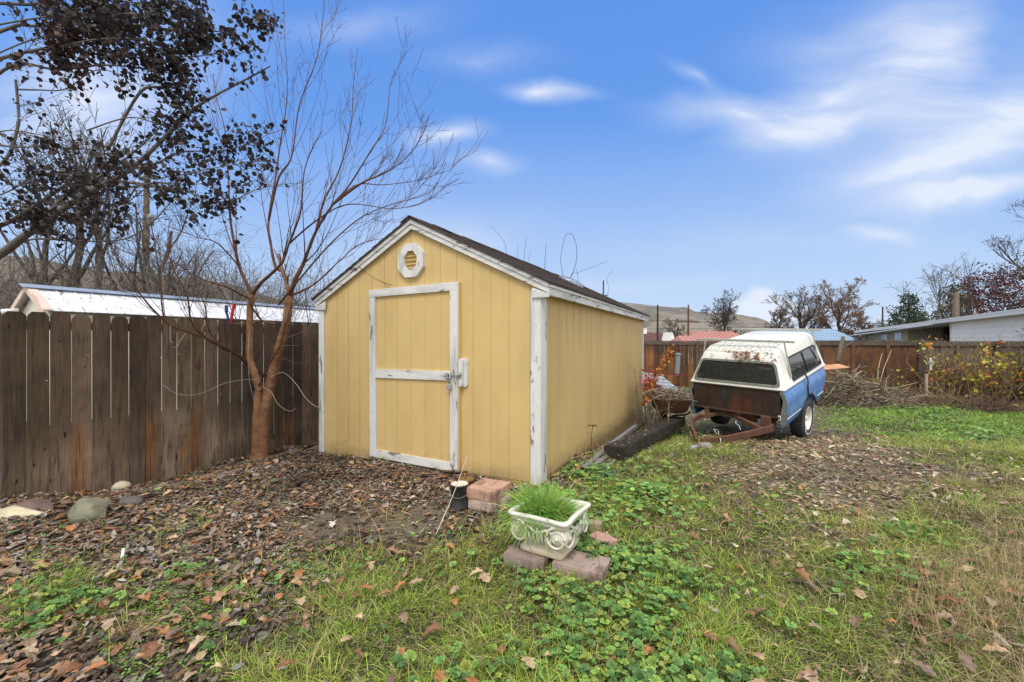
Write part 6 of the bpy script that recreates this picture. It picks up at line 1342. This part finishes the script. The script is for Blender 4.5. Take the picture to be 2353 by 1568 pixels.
def house(name, label, u0, u1, vr, ve, D, mt, wallmt, hip=0, chim=None, depth=6, gable=False, zb=-1.5):
    xl = (u0-CU)/F*D; xr = (u1-CU)/F*D; zr = H+(CV-vr)/F*D; ze = H+(CV-ve)/F*D; c = ((xl+xr)/2, D, zb); hw = (xr-xl)/2
    t = thing(name, label, 'house', c); m = MB(); box(m, (-hw+.3, .2, 0), (hw-.3, depth-.2, ze-zb)); m.build('wall', wallmt, t)
    m = MB(); a = ze-zb; b = zr-zb; d = depth
    V = [(-hw, 0, a), (hw, 0, a), (hw, d, a), (-hw, d, a), (-hw+hip, d/2, b), (hw-hip, d/2, b)]; V += [(x, y, z-.12) for x, y, z in V[:4]]
    m.add(V, [[0, 1, 5, 4], [1, 2, 5], [2, 3, 4, 5], [3, 0, 4], [0, 6, 7, 1], [1, 7, 8, 2], [3, 2, 8, 9], [0, 3, 9, 6], [6, 9, 8, 7]])
    if mt in (m_pinkroof, m_bluer):
        k = int(2*hw/.5)
        for i in range(k):
            x = -hw+hip*.0+.25+i*.5; f = 1.
            if x < -hw+hip: f = (x+hw)/max(hip, .01)
            if x > hw-hip: f = (hw-x)/max(hip, .01)
            beam(m, (x, -.01, a+.02), (x, d/2*f, a+(b-a)*f+.02), .05, .05, 0, None, 0)
    r = m.build('roof', mt, t)
    if chim: m = MB(); rbox(m, (chim-.3, d/2-.3, b-.5), (chim+.3, d/2+.3, b+.55), .02); m.build('chimney', m_lap, r)
    m = MB()
    for x in np.arange(-hw+1.5, hw-1.5, 3.2): rbox(m, (x-.5, .17, a-1.6), (x+.5, .199, a-.5), .01)
    if m.v: m.build('window', m_window, t)
    return t
h1 = house('brown_roofed_house', 'small house with dark brown roof and white chimney beyond the back fence', 1380, 1546, 764, 788, 52, m_brownr, m_cream, 0, 1.8, zb=-2.5)
m_ = MB(); zz = H+(CV-762)/F*50; m_.add([((1534-CU)/F*50, 50, H-1.2), ((1562-CU)/F*50, 50, H-1.2), ((1545-CU)/F*50, 50, H+(CV-764)/F*50), ((1545-CU)/F*50, 53, H+(CV-764)/F*50), ((1562-CU)/F*50, 53, H-1.2), ((1534-CU)/F*50, 53, H-1.2)], [[0, 1, 2], [2, 1, 4, 3], [0, 2, 3, 5]]); m_.build('gable_end', m_lap, h1).location = (-h1.location[0], -h1.location[1], -h1.location[2])
house('pink_roofed_house', 'house with wide pink metal roof behind the camper shell', 1590, 1740, 760, 786, 46, m_pinkroof, m_lap, 1.2, zb=-2.5)
house('pink_roofed_shed', 'lower pink roofed building in front of the pink roofed house', 1568, 1640, 771, 789, 40, m_pinkroof, m_lap, .4, depth=4, zb=-2.5)
house('blue_roofed_building', 'long building with pale blue ribbed metal roof left of the trailer home', 1770, 1975, 754, 782, 44, m_bluer, m_brick, .6, zb=-2.5)

# distant trees on the right
TG = [(.13, .11, .095), (.20, .175, .15), (.26, .23, .20)]; BR = [(.20, .13, .095), (.24, .15, .10), (.15, .11, .085)]
bare_tree('bare_tree', 'big spreading grey bare tree beyond the blue roofed building', gbase(1835, 62), 10.6, 201, TG, .30, 1.55, 3, 8, (450, .15, [(.17, .13, .10), (.24, .20, .17)]), minr=.018)
bare_tree('bare_tree', 'tall bare tree with brownish leftover leaves beside the big spreading grey tree', gbase(1925, 58), 9.6, 202, BR, .26, 1.4, 3, 8, (750, .15, [(.24, .12, .07), (.18, .11, .08)]), minr=.018)
bare_tree('bare_tree', 'low grey brown shrubby tree at the foot of the big spreading grey tree', gbase(1800, 60), 6.5, 203, TG, .22, 1.4, 3, 6, (900, .16, [(.16, .13, .11)]), minr=.02)
bare_tree('bare_tree', 'upright dark bare tree standing alone in front of the far hill', gbase(1668, 50), 6.8, 204, [(.05, .04, .035), (.08, .06, .05)], .17, .75, 3, 5, (300, .13, [(.05, .035, .03)]), minr=.014)
bare_tree('bare_tree', 'small bare tree beside the brown roofed house', gbase(1552, 52), 4.9, 205, TG, .14, 1, 3, 4, None, minr=.014)
bare_tree('bare_tree', 'low bare bush between the reddish pole and the upright dark bare tree', gbase(1625, 58), 3.9, 206, BR, .10, 1.3, 2, 4, (200, .13, [(.13, .08, .05)]), minr=.014)
bare_tree('bare_tree', 'low brown bare tree between the brownish tree and the dark pole', gbase(1985, 60), 6.2, 207, BR, .2, 1.4, 3, 5, (700, .16, [(.14, .08, .055)]), minr=.02)
bare_tree('bare_tree', 'thin bare tree between the round evergreen and the dark red tree', gbase(2157, 45), 9.4, 208, TG, .13, .55, 2, 4, None, minr=.013)
bare_tree('bare_tree', 'dark leafless tree whose branches reach over the dark red tree', gbase(2440, 24), 10.2, 209, [(.05, .04, .036), (.075, .06, .05)], .20, 1.3, 3, 5, (260, .07, [(.06, .04, .035)]), minr=.006)
bare_tree('bare_tree', 'low bare scrub tree behind the trailer home roof near the round evergreen', gbase(2120, 50), 4.9, 210, BR, .12, 1.2, 2, 5, (400, .12, [(.13, .09, .06)]), minr=.014)
def leafy(name, label, base, blobs, n, size, cols, seed, trunk=.2, k=1.):
    blobs = [(tuple(np.array(c)*k), tuple(np.array(r)*k), w) for c, r, w in blobs]; n = int(n*k)
    rng = np.random.default_rng(seed); t = thing(name, label, 'tree', tuple(base)); o = tuple(base); lv = MB(); P = []; base = np.array(base, float)
    for (c, r, w) in blobs:
        k = int(n*w); v = rng.normal(size=(k, 3)); v /= np.linalg.norm(v, axis=1, keepdims=True); rad = rng.uniform(.25, 1.0, (k, 1))**.5*(.80+.35*np.sin(v[:, :1]*7+c[0])*np.cos(v[:, 2:]*6+seed)); P.append(np.array(c)+v*rad*np.array(r))
    P = np.concatenate(P); clump = np.array([mnoise.noise(Vector(p*(1.1/size*.35)+np.array([seed, 0, 0]))) for p in P]); P = P[clump > -.12]
    scatter(lv, LEAFH, LEAFF, P+base, frames(rng.normal(size=(len(P), 3)), rng.uniform(0, 6, len(P))), rng.uniform(.6, 1.3, len(P))*size, pick(rng, cols, len(P), .35)); lv.build('crown', m_leaf, t, o)
    m = MB(); top = max(c[2]+r[2]*.3 for c, r, w in blobs); tubes(m, base+np.array([[0, 0, 0], [.1, 0, top*.5], [0, 0, top]]), np.array([trunk, trunk*.7, trunk*.2]), 7); m.build('trunk', m_dbark, t, o)
    tw = MB(); S = np.array([[0, 0, 0], [.1, 0, top*.5], [0, 0, top]]); Pm = (base+smooth_line(S, 7))[None]; Q, RQ = branch(Pm, np.linspace(trunk*.6, trunk*.15, 7)[None], 22, (.2, 1), (35, 80), (.35, .65), .5, .05, .1, rng, 6, .01); tubes(tw, Q, RQ, 4, col=(.05, .04, .035)); Q, RQ = branch(Q, RQ, 6, (.2, 1), (20, 65), (.3, .5), .5, .04, .12, rng, 4, .01); tubes(tw, Q, RQ, 3, col=(.06, .045, .04)); tw.build('twigs', m_twig, t, o)
    return t
b = gbase(2087, 40); leafy('evergreen_tree', 'rounded dark evergreen tree behind the trailer home roof', b, [((0, 0, 3.1), (1.25, 1.2, 1.15), .5), ((-.8, 0, 2.4), (.9, .9, .8), .25), ((.75, 0, 2.6), (.75, .9, .9), .25), ((.1, 0, 4.2), (.7, .6, .6), .15)], 5200, .13, [(.030, .055, .028), (.045, .075, .035), (.02, .04, .025), (.07, .10, .045)], 3, .2, 1.42)
b = gbase(2225, 34); leafy('plum_tree', 'wide tree with dark red autumn leaves rising behind the trailer home', b, [((1.2, 0, 5.0), (1.9, 1.6, 1.9), .32), ((-.2, 0, 4.0), (1.2, 1.2, 1.5), .18), ((3.4, 0, 5.2), (2.2, 1.8, 2.3), .4), ((4.8, 0, 3.6), (1.8, 1.8, 1.8), .22), ((2, 0, 3.2), (2.4, 1.5, 1.1), .2)], 9500, .13, [(.11, .024, .024), (.075, .02, .02), (.15, .04, .03), (.10, .055, .035), (.05, .018, .018)], 4, .25, 1.22)
b = gbase(2185, 30); leafy('evergreen_tree', 'ragged dark green conifer between the sawn off pole and the dark red tree', b, [((0, 0, 2.7), (1.0, .9, .75), .4), ((.2, 0, 3.7), (.65, .7, .7), .3), ((-.6, 0, 2.2), (.7, .7, .4), .2)], 2300, .11, [(.04, .05, .022), (.06, .065, .025), (.09, .06, .025)], 6, .12, 1.42)
b = gbase(1465, 60); leafy('evergreen_tree', 'dark conifer just right of the far shed corner in front of the hill', b, [((0, 0, 4.2), (1.2, 1.2, 1.6), .5), ((1.0, 0, 3.0), (1.1, 1.1, 1.2), .3), ((-.2, 0, 5.9), (.5, .5, .7), .2)], 2600, .16, [(.04, .045, .035), (.06, .065, .05), (.08, .075, .06)], 8, .15)
# brown hedge mass low behind the roofs
def hedge():
    rng = np.random.default_rng(120); n = 15000; u = rng.uniform(1440, 2330, n); D = rng.uniform(64, 72, n); x = (u-CU)/F*D; top = 1.2+.9*np.sin(u*.02)+.7*np.sin(u*.053+1)+.4*np.sin(u*.13); z = rng.uniform(-2, 1, n)*1.0+top*rng.uniform(.2, 1, n)
    lv = MB(); scatter(lv, LEAFH, LEAFF, np.stack([x, D, z+.6], -1), frames(rng.normal(size=(n, 3)), rng.uniform(0, 6, n)), rng.uniform(.2, .42, n), pick(rng, [(.10, .065, .045), (.13, .08, .05), (.07, .05, .04), (.06, .06, .04)], n, .3)); tag(lv.build('distant_hedgerow', m_leaf), 'low brown mass of distant trees and hedges at the foot of the far hill', 'hedgerow', kind='stuff')
hedge()
# whips of a sapling standing behind the shed roof
def whips():
    b = np.array([-.55, 9.6, -.3]); t = thing('bare_sapling', 'thin bare sapling shoots sticking up from behind the shed roof', 'sapling', tuple(b)); m = MB(); D = 9.6
    for pl, r in (([(1162, 640), (1165, 600), (1160, 560), (1143, 535), (1128, 520)], .006), ([(1188, 640), (1190, 580), (1188, 560)], .005), ([(1206, 640), (1205, 590), (1208, 560), (1210, 545)], .007), ([(1213, 640), (1216, 590), (1222, 575)], .005), ([(1250, 650), (1252, 610), (1253, 590), (1255, 560)], .009),
                  ([(1290, 680), (1292, 625), (1288, 600), (1292, 570), (1300, 540), (1311, 538)], .009), ([(1300, 660), (1322, 610), (1325, 570), (1318, 545), (1310, 536)], .010), ([(1325, 700), (1328, 640), (1324, 618)], .008), ([(1310, 640), (1325, 628), (1360, 615), (1395, 600)], .007), ([(1385, 690), (1395, 640), (1408, 622)], .006), ([(1490, 0)], 0)):
        if r: tube1(m, [W(u, v, D) for u, v in [(1230, 800)]+pl], r*.75, r*.45, n=20, k=5)
    m.build('shoots', m_dbark, t, tuple(b)); 
whips()
# crooked twig in front of the gable
def gable_twig():
    m = MB(); 
    for pl in ([(820, 610, 5.5), (860, 640, 5.35), (900, 655, 5.3), (950, 660, 5.2), (1000, 655, 5.15)], [(880, 648, 5.3), (900, 670, 5.3), (912, 690, 5.3)], [(905, 656, 5.3), (935, 650, 5.25), (960, 640, 5.2)]): tube1(m, px_line(pl), .0035, .0015, n=14, k=4)
    tag(m.build('loose_twig', m_dbark), 'thin crooked twig hanging across the yellow gable below the vent', 'twig')
gable_twig()
# ------------------------------------------------------------------ ground cover
def up_pos(x, y, dz=0): return np.stack([x, y, gz(x, y)+dz], -1)
_q = np.linspace(-math.pi, math.pi, 11)[:-1]
ROUND = np.array([(0, 0, 0)]+[(math.cos(a)*(.50+.10*(abs(a) < .3)+.04*math.sin(5*a)), math.sin(a)*(.42+.03*math.cos(7*a)), .16*math.cos(2*a)+.05*math.sin(3*a)) for a in _q])
ROUNDF = [[0, i, i % 10+1] for i in range(1, 11)]
LONG = np.array([(-.55, 0, .12), (-.25, .20, .10), (.1, .24, .02), (.4, .13, .06), (.62, .02, .16), (.4, -.14, .12), (.1, -.22, .10), (-.25, -.18, .04), (0, 0, -.08), (.3, 0, 0), (-.3, 0, 0)]); LONGF = [[0, 10, 1], [1, 10, 8, 2], [2, 8, 9, 3], [3, 9, 4], [4, 9, 5], [5, 9, 8, 6], [6, 8, 10, 7], [7, 10, 0]]
SIMP = np.array([(-.5, 0, .10), (-.1, .30, .12), (.35, .2, .10), (.55, 0, -.04), (.3, -.24, .14), (-.15, -.30, .08)]); SIMPF = [[0, 1, 2, 3], [0, 3, 4, 5]]
def litter():
    rng = np.random.default_rng(301); small = MB()
    GC = [(.08, .055, .04), (.06, .045, .035), (.24, .160, .10), (.19, .12, .075), (.31, .19, .10), (.27, .23, .19), (.36, .34, .31), (.22, .185, .155), (.12, .078, .05), (.34, .17, .07), (.16, .10, .065)]
    TC = [(.38, .29, .19), (.26, .17, .10), (.50, .42, .31), (.30, .17, .09), (.16, .11, .08), (.42, .27, .15)]
    for (y0, y1, dens, tv, tf, s0, s1) in ((1.4, 3.2, 2300, ROUND, ROUNDF, .022, .046), (3.2, 5.2, 1900, SIMP, SIMPF, .026, .052), (5.2, 8.6, 1000, SIMP, SIMPF, .03, .06), (8.6, 13.5, 110, SIMP, SIMPF, .04, .08)):
        x, y = pts(dens, y0, y1, 0, rng, 1.3); n = len(x); z = rng.uniform(.004, .030, n)*(1+.6*np.sin(x*7+y*5)); tilt = np.abs(rng.normal(0, .33, n))
        right = (x > .6)[:, None]; col = np.where(right, pick(rng, TC, n, .3), pick(rng, GC, n, .3)); patch = .80+.35*np.sin(x*2.3+1.7*np.sin(y*2))*np.sin(y*2.9+x)
        col = col*patch[:, None]
        base = rng.uniform(s0, s1, n)*rng.choice([.5, .8, 1, 1.5], n); scl = base[:, None]*np.stack([np.ones(n), rng.uniform(.55, 1.1, n), rng.uniform(-1.2, 2.0, n)], -1); P_ = up_pos(x, y, z); rt = rots(rng.uniform(0, 6.28, n), tilt, rng.uniform(0, 6.28, n)); lg = rng.uniform(size=n) < .38
        scatter(small, tv, tf, P_[~lg], rt[~lg], scl[~lg], col[~lg]); tv2, tf2 = (LONG, LONGF) if y1 < 6 else (SIMP, SIMPF); scatter(small, tv2, tf2, P_[lg], rt[lg], scl[lg]*1.25, col[lg])
    tag(small.build('leaf_litter', m_litter), 'carpet of small brown and grey fallen leaves over the bare soil', 'leaf litter', kind='stuff')
    big = MB(); OC = [(.32, .19, .10), (.24, .11, .05), (.42, .29, .17), (.16, .08, .045), (.34, .14, .05), (.30, .22, .14), (.20, .13, .09)]; TCo = [(.50, .40, .28), (.42, .30, .18), (.34, .18, .09), (.55, .47, .36), (.25, .14, .08)]
    for (y0, y1, dens, s0, s1) in ((1.4, 2.8, 190, .05, .115), (2.8, 4.5, 75, .055, .105), (4.5, 9, 42, .065, .12), (9, 13, 5, .08, .13)):
        x, y = candidates(int(dens*area(y0, y1)), y0, y1, rng); zn = zones(x, y); k = rng.uniform(size=len(x)) < .06+(.62 if y1 < 3 else .30)*zn[:, 0]; x, y, zn = x[k], y[k], zn[k]; n = len(x)
        col = np.where((zn[:, 5:6] > .2), pick(rng, TCo, n, .2), pick(rng, OC, n, .25)); sc = rng.uniform(s0, s1, n)[:, None]*np.stack([np.ones(n), rng.uniform(.65, 1.15, n), rng.uniform(.2, 1.7, n)], -1)
        scatter(big, OAK, OAKF, up_pos(x, y, .022+.03*zn[:, 1]+rng.uniform(0, .02, n)), rots(rng.uniform(0, 6.28, n), np.abs(rng.normal(0, .17, n)), rng.uniform(0, 6.28, n)), sc, col)
    tag(big.build('oak_leaves', m_litter), 'scattered lobed tan and orange oak leaves lying in the grass and litter', 'oak leaves', kind='stuff')
litter()
def grass():
    rng = np.random.default_rng(302); g = MB()
    for (y0, y1, dens, m, w0, w1, l0, l1) in ((1.4, 2.8, 14000, 5, .0024, .0050, .05, .14), (2.8, 4.6, 10000, 4, .0030, .0058, .05, .13), (4.6, 7.5, 5000, 3, .0045, .0078, .05, .13), (7.5, 11, 2600, 3, .007, .012, .06, .14), (11, 15.5, 900, 3, .010, .016, .07, .16)):
        x, y = pts(dens, y0, y1, 1, rng, 1.25)
        cl = .5+.5*np.sin(x*6.1+2.1*np.sin(y*3.7))*np.sin(y*7.3+1.9*np.sin(x*4.1)); cl2 = .5+.5*np.sin(x*1.7+y*2.9+2*np.sin(x*.9)); k = rng.uniform(size=len(x)) < .30+.70*cl; x, y, cl, cl2 = x[k], y[k], cl[k], cl2[k]; n = len(x)
        d = rng.normal(size=(n, 3))*[.60, .60, .08]+[0, 0, .62]; wind = np.stack([np.sin(y*3+x*2), np.cos(x*3.3-y), np.zeros(n)], -1)*.45; d = d+wind; d /= np.linalg.norm(d, axis=1, keepdims=True)
        st = zones(x, y)[:, 3]
        c1 = pick(rng, [(.25, .40, .035), (.33, .48, .055), (.16, .30, .03), (.40, .50, .09)], n, .35); c2 = pick(rng, [(.44, .48, .09), (.50, .47, .16), (.32, .37, .06)], n, .3); c3 = pick(rng, [(.48, .38, .20), (.36, .26, .13)], n, .25)
        r = rng.uniform(size=n); col = np.where((r < .22+.35*cl2)[:, None], c2, c1); col = np.where((rng.uniform(size=n) < .07+.5*st)[:, None], c3, col); far = (y > 7.5)[:, None]; col = np.where(far, col*np.array([.80, 1.05, .9]), col)
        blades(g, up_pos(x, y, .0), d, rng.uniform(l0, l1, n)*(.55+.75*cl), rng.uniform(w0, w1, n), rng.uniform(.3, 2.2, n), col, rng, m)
    print('grass verts', g.n)
    tag(g.build('grass', m_grass), 'uneven matted green and yellowing grass of the yard', 'grass', kind='stuff')
    th = MB()      # short dead and half dead blades matted between the living ones
    for (y0, y1, dens, w0, w1) in ((1.4, 3.4, 7500, .002, .0045), (3.4, 6, 3600, .003, .006), (6, 10, 1200, .005, .009)):
        x, y = pts(dens, y0, y1, 1, rng); n = len(x); d = rng.normal(size=(n, 3))*[1, 1, .18]+[0, 0, .12]; d /= np.linalg.norm(d, axis=1, keepdims=True)
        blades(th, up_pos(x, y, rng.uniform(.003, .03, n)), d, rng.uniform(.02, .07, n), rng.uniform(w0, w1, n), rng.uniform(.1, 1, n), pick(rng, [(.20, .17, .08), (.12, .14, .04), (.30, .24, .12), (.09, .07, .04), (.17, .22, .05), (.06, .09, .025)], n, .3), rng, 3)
    tag(th.build('thatch', m_straw), 'short matted dead blades between the living grass', 'thatch', kind='stuff')
    s = MB()
    for (y0, y1, dens, m, w0, w1) in ((1.4, 3, 950, 6, .0014, .0026), (3, 6, 600, 5, .0022, .0036), (6, 13, 90, 4, .004, .007)):
        x, y = pts(dens, y0, y1, 3, rng); n = len(x); d = rng.normal(size=(n, 3))*[.9, .9, .12]+[.3, .1, .30]; d /= np.linalg.norm(d, axis=1, keepdims=True); up = rng.uniform(size=n) < .08+.32*(zones(x, y)[:, 3] > .6); d[up] = d[up]*[.3, .3, 1]+[0, 0, .8]; d /= np.linalg.norm(d, axis=1, keepdims=True)
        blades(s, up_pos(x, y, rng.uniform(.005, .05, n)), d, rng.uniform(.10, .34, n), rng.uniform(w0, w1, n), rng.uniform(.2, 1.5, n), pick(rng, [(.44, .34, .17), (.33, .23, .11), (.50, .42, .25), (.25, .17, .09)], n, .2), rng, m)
    tag(s.build('straw', m_straw), 'pale dry grass stalks lying over the green grass', 'straw', kind='stuff')
grass()
# round scalloped mallow leaves
_a = np.linspace(math.radians(-158), math.radians(158), 21)
MAL = [(-.04, 0, -.10)]
for i, a in enumerate(_a): r = .5*(1 if i % 3 else .90)*(.92+.08*math.cos(a)); MAL.append((r*math.cos(a), r*math.sin(a), .045*math.sin(3*a+1)+(.035 if i % 2 else -.01)))
MALM = [(r_[0]*.5, r_[1]*.5, .012 if i % 2 else -.045) for i, r_ in enumerate(MAL[1:])]
MALV = np.array(MAL+MALM); _k = len(_a)
MALF = [[1+i, 2+i, _k+2+i, _k+1+i] for i in range(_k-1)]+[[_k+1+i, _k+2+i, 0] for i in range(_k-1)]
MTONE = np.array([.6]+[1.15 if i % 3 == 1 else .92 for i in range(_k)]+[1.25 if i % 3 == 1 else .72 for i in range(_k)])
MAL8 = np.array([(-.1, 0, -.06)]+[(.5*math.cos(a), .5*math.sin(a), .04*(i % 2)) for i, a in enumerate(np.linspace(-2.7, 2.7, 8))]); MAL8F = [[0, 1+i, 2+i] for i in range(7)]
def weeds():
    rng = np.random.default_rng(303); w = MB(); st = MB()
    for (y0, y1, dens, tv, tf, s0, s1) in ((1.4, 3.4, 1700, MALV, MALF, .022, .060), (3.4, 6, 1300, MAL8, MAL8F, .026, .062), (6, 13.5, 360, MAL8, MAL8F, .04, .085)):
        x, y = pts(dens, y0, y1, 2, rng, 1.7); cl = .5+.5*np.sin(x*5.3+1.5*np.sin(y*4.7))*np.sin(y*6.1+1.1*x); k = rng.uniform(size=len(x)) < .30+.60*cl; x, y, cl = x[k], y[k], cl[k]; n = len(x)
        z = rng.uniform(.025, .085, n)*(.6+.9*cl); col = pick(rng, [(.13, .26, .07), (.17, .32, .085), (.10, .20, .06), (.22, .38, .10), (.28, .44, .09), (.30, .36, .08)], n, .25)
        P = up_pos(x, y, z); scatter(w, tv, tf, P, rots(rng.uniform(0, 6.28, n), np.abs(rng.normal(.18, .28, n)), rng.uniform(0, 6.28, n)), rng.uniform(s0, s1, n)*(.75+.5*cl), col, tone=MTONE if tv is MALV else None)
        if y1 < 4: B = P+np.stack([rng.normal(size=n)*.02, rng.normal(size=n)*.02, -z], -1); tubes(st, np.stack([B, (B+P)/2+rng.normal(size=(n, 3))*.004, P-[0, 0, .002]], 1), np.full((n, 3), .0011), 3, col=(.12, .19, .06))
    w.add(np.concatenate(st.v), st.f[0][0], 0, True, np.concatenate(st.c)) if st.v else None
    tag(w.build('mallow_weeds', m_green), 'low patches of round scalloped mallow leaves', 'weeds', kind='stuff')
    c = MB()
    x, y = pts(4200, 1.4, 3.8, 4, rng, 1.5); n = len(x); scatter(c, MAL8, MAL8F, up_pos(x, y, rng.uniform(.008, .028, n)), rots(rng.uniform(0, 6.28, n), np.abs(rng.normal(.1, .3, n)), rng.uniform(0, 6.28, n)), rng.uniform(.007, .016, n), pick(rng, [(.19, .36, .06), (.15, .30, .05), (.24, .40, .09)], n, .2))
    tag(c.build('chickweed', m_green), 'tiny bright green chickweed leaves between the fallen leaves', 'chickweed', kind='stuff')
weeds()
def twigs_on_ground():
    rng = np.random.default_rng(304); m = MB(); x, y = candidates(900, 1.5, 11, rng); n = len(x); a = rng.uniform(0, 6.28, n); L = rng.uniform(.05, .38, n); k = 5
    P = up_pos(x, y, .025)[:, None]+np.stack([np.cos(a), np.sin(a), np.zeros(n)], -1)[:, None]*(np.linspace(0, 1, k)[None]*L[:, None])[..., None]+np.cumsum(rng.normal(size=(n, k, 3))*np.array([.008, .008, .003]), 1); P[..., 2] = np.maximum(P[..., 2], gz(P[..., 0], P[..., 1])+.01)
    tubes(m, P, np.linspace(1, .5, k)[None]*rng.uniform(.0012, .0035, (n, 1)), 4, col=pick(rng, [(.16, .09, .05), (.26, .18, .10), (.09, .06, .045), (.36, .28, .18)], n))
    tag(m.build('fallen_twigs', m_straw), 'thin fallen twigs strewn over the ground', 'twigs', kind='stuff')
    for i, (lab, pl) in enumerate((('long tan stalk arching up in front of the planter and pavers', [(1600-30, 1640-230), (0, 0)]),)): pass
    stalks = (('thin dark stalk slanting across the front of the planter into the grass', [(1172+10, 1193, 2.55), (1235, 1290, 2.45), (1290, 1382, 2.3), (1330, 1455, 2.15)]), ('reddish upright stalk right of the planter in front of the paver', [(1363, 1180, 2.5), (1370, 1245, 2.48), (1377, 1300, 2.45), (1378, 1338, 2.4)]),
              ('fine dry stalk rising from the grass below the left paver', [(1190, 1300, 2.4), (1186, 1370, 2.3), (1180, 1420, 2.2)]), ('long straw lying across the brown dead grass clump', [(475, 1308, 2.3), (430, 1380, 2.25), (330, 1500, 2.1)]),
              ('thin bent stalk standing in the litter below the fence', [(616, 1104, 4.4), (613, 1150, 4.2), (622, 1185, 4.0)]), ('long pale straw crossing the litter left of the planter', [(900, 1240, 3.1), (975, 1262, 3.0), (1050, 1290, 2.9)]))
    for lab, pl in stalks: s = MB(); tube1(s, px_line(pl), .0028, .0018, n=16, k=4); tag(s.build('dry_stalk', mat('tan_stalk', (.26, .16, .08), .8)), lab, 'stalk')
twigs_on_ground()
def tall_weeds():
    rng = np.random.default_rng(306); m = MB()
    cs = [G(u, v) for u, v in ((2080, 1400), (2150, 1380), (2220, 1430), (2300, 1400), (2120, 1470), (2260, 1500), (2040, 1330), (2180, 1330), (2330, 1340), (1700, 1190), (1980, 1250))]
    P = []; 
    for c in cs:
        n = rng.integers(9, 20); b = c+np.concatenate([rng.normal(size=(n, 2))*.07, np.zeros((n, 1))], 1); d = rng.normal(size=(n, 3))*[.28, .28, .05]+[0, 0, 1]; L = rng.uniform(.10, .30, n)
        P.append(b[:, None]+d[:, None]*(np.linspace(0, 1, 6)[None]*L[:, None])[..., None]+np.cumsum(rng.normal(size=(n, 6, 3))*.006, 1))
    P = np.concatenate(P); R_ = np.linspace(.0016, .0008, 6)[None].repeat(len(P), 0); C = [(.42, .28, .14), (.30, .18, .09), (.50, .38, .22)]; tubes(m, P, R_, 4, col=pick(rng, C, len(P)))
    Q, RQ = branch(P, R_, 5, (.35, 1), (25, 70), (.15, .4), .7, .05, .1, rng, 4, .0007); tubes(m, Q, RQ, 3, col=pick(rng, C, len(Q)))
    tag(m.build('dry_weeds', m_straw), 'thin upright dry brown weed stems standing in the rough grass', 'weeds', kind='stuff')
tall_weeds()
def roof_leaves():   # dried leaves on the tie
    rng = np.random.default_rng(7); m = MB(); n = 46; s = rng.uniform(.1, 1.6, n); a = np.array([1.265, 5.36]); ang = math.atan2(2.8, 1.84); off = rng.uniform(-.1, .1, n)
    x = a[0]+math.cos(ang)*s-math.sin(ang)*off; y = a[1]+math.sin(ang)*s+math.cos(ang)*off; z = .19-s*math.tan(math.radians(2.2)); scatter(m, SIMP, SIMPF, np.stack([x, y, z], -1), rots(rng.uniform(0, 6, n), rng.uniform(0, .3, n), rng.uniform(0, 6, n)), rng.uniform(.02, .045, n), pick(rng, [(.34, .28, .22), (.20, .12, .08)], n)); tag(m.build('dry_leaves', m_litter), 'few small dry leaves lying on top of the black timber', 'leaves', kind='stuff')
roof_leaves()
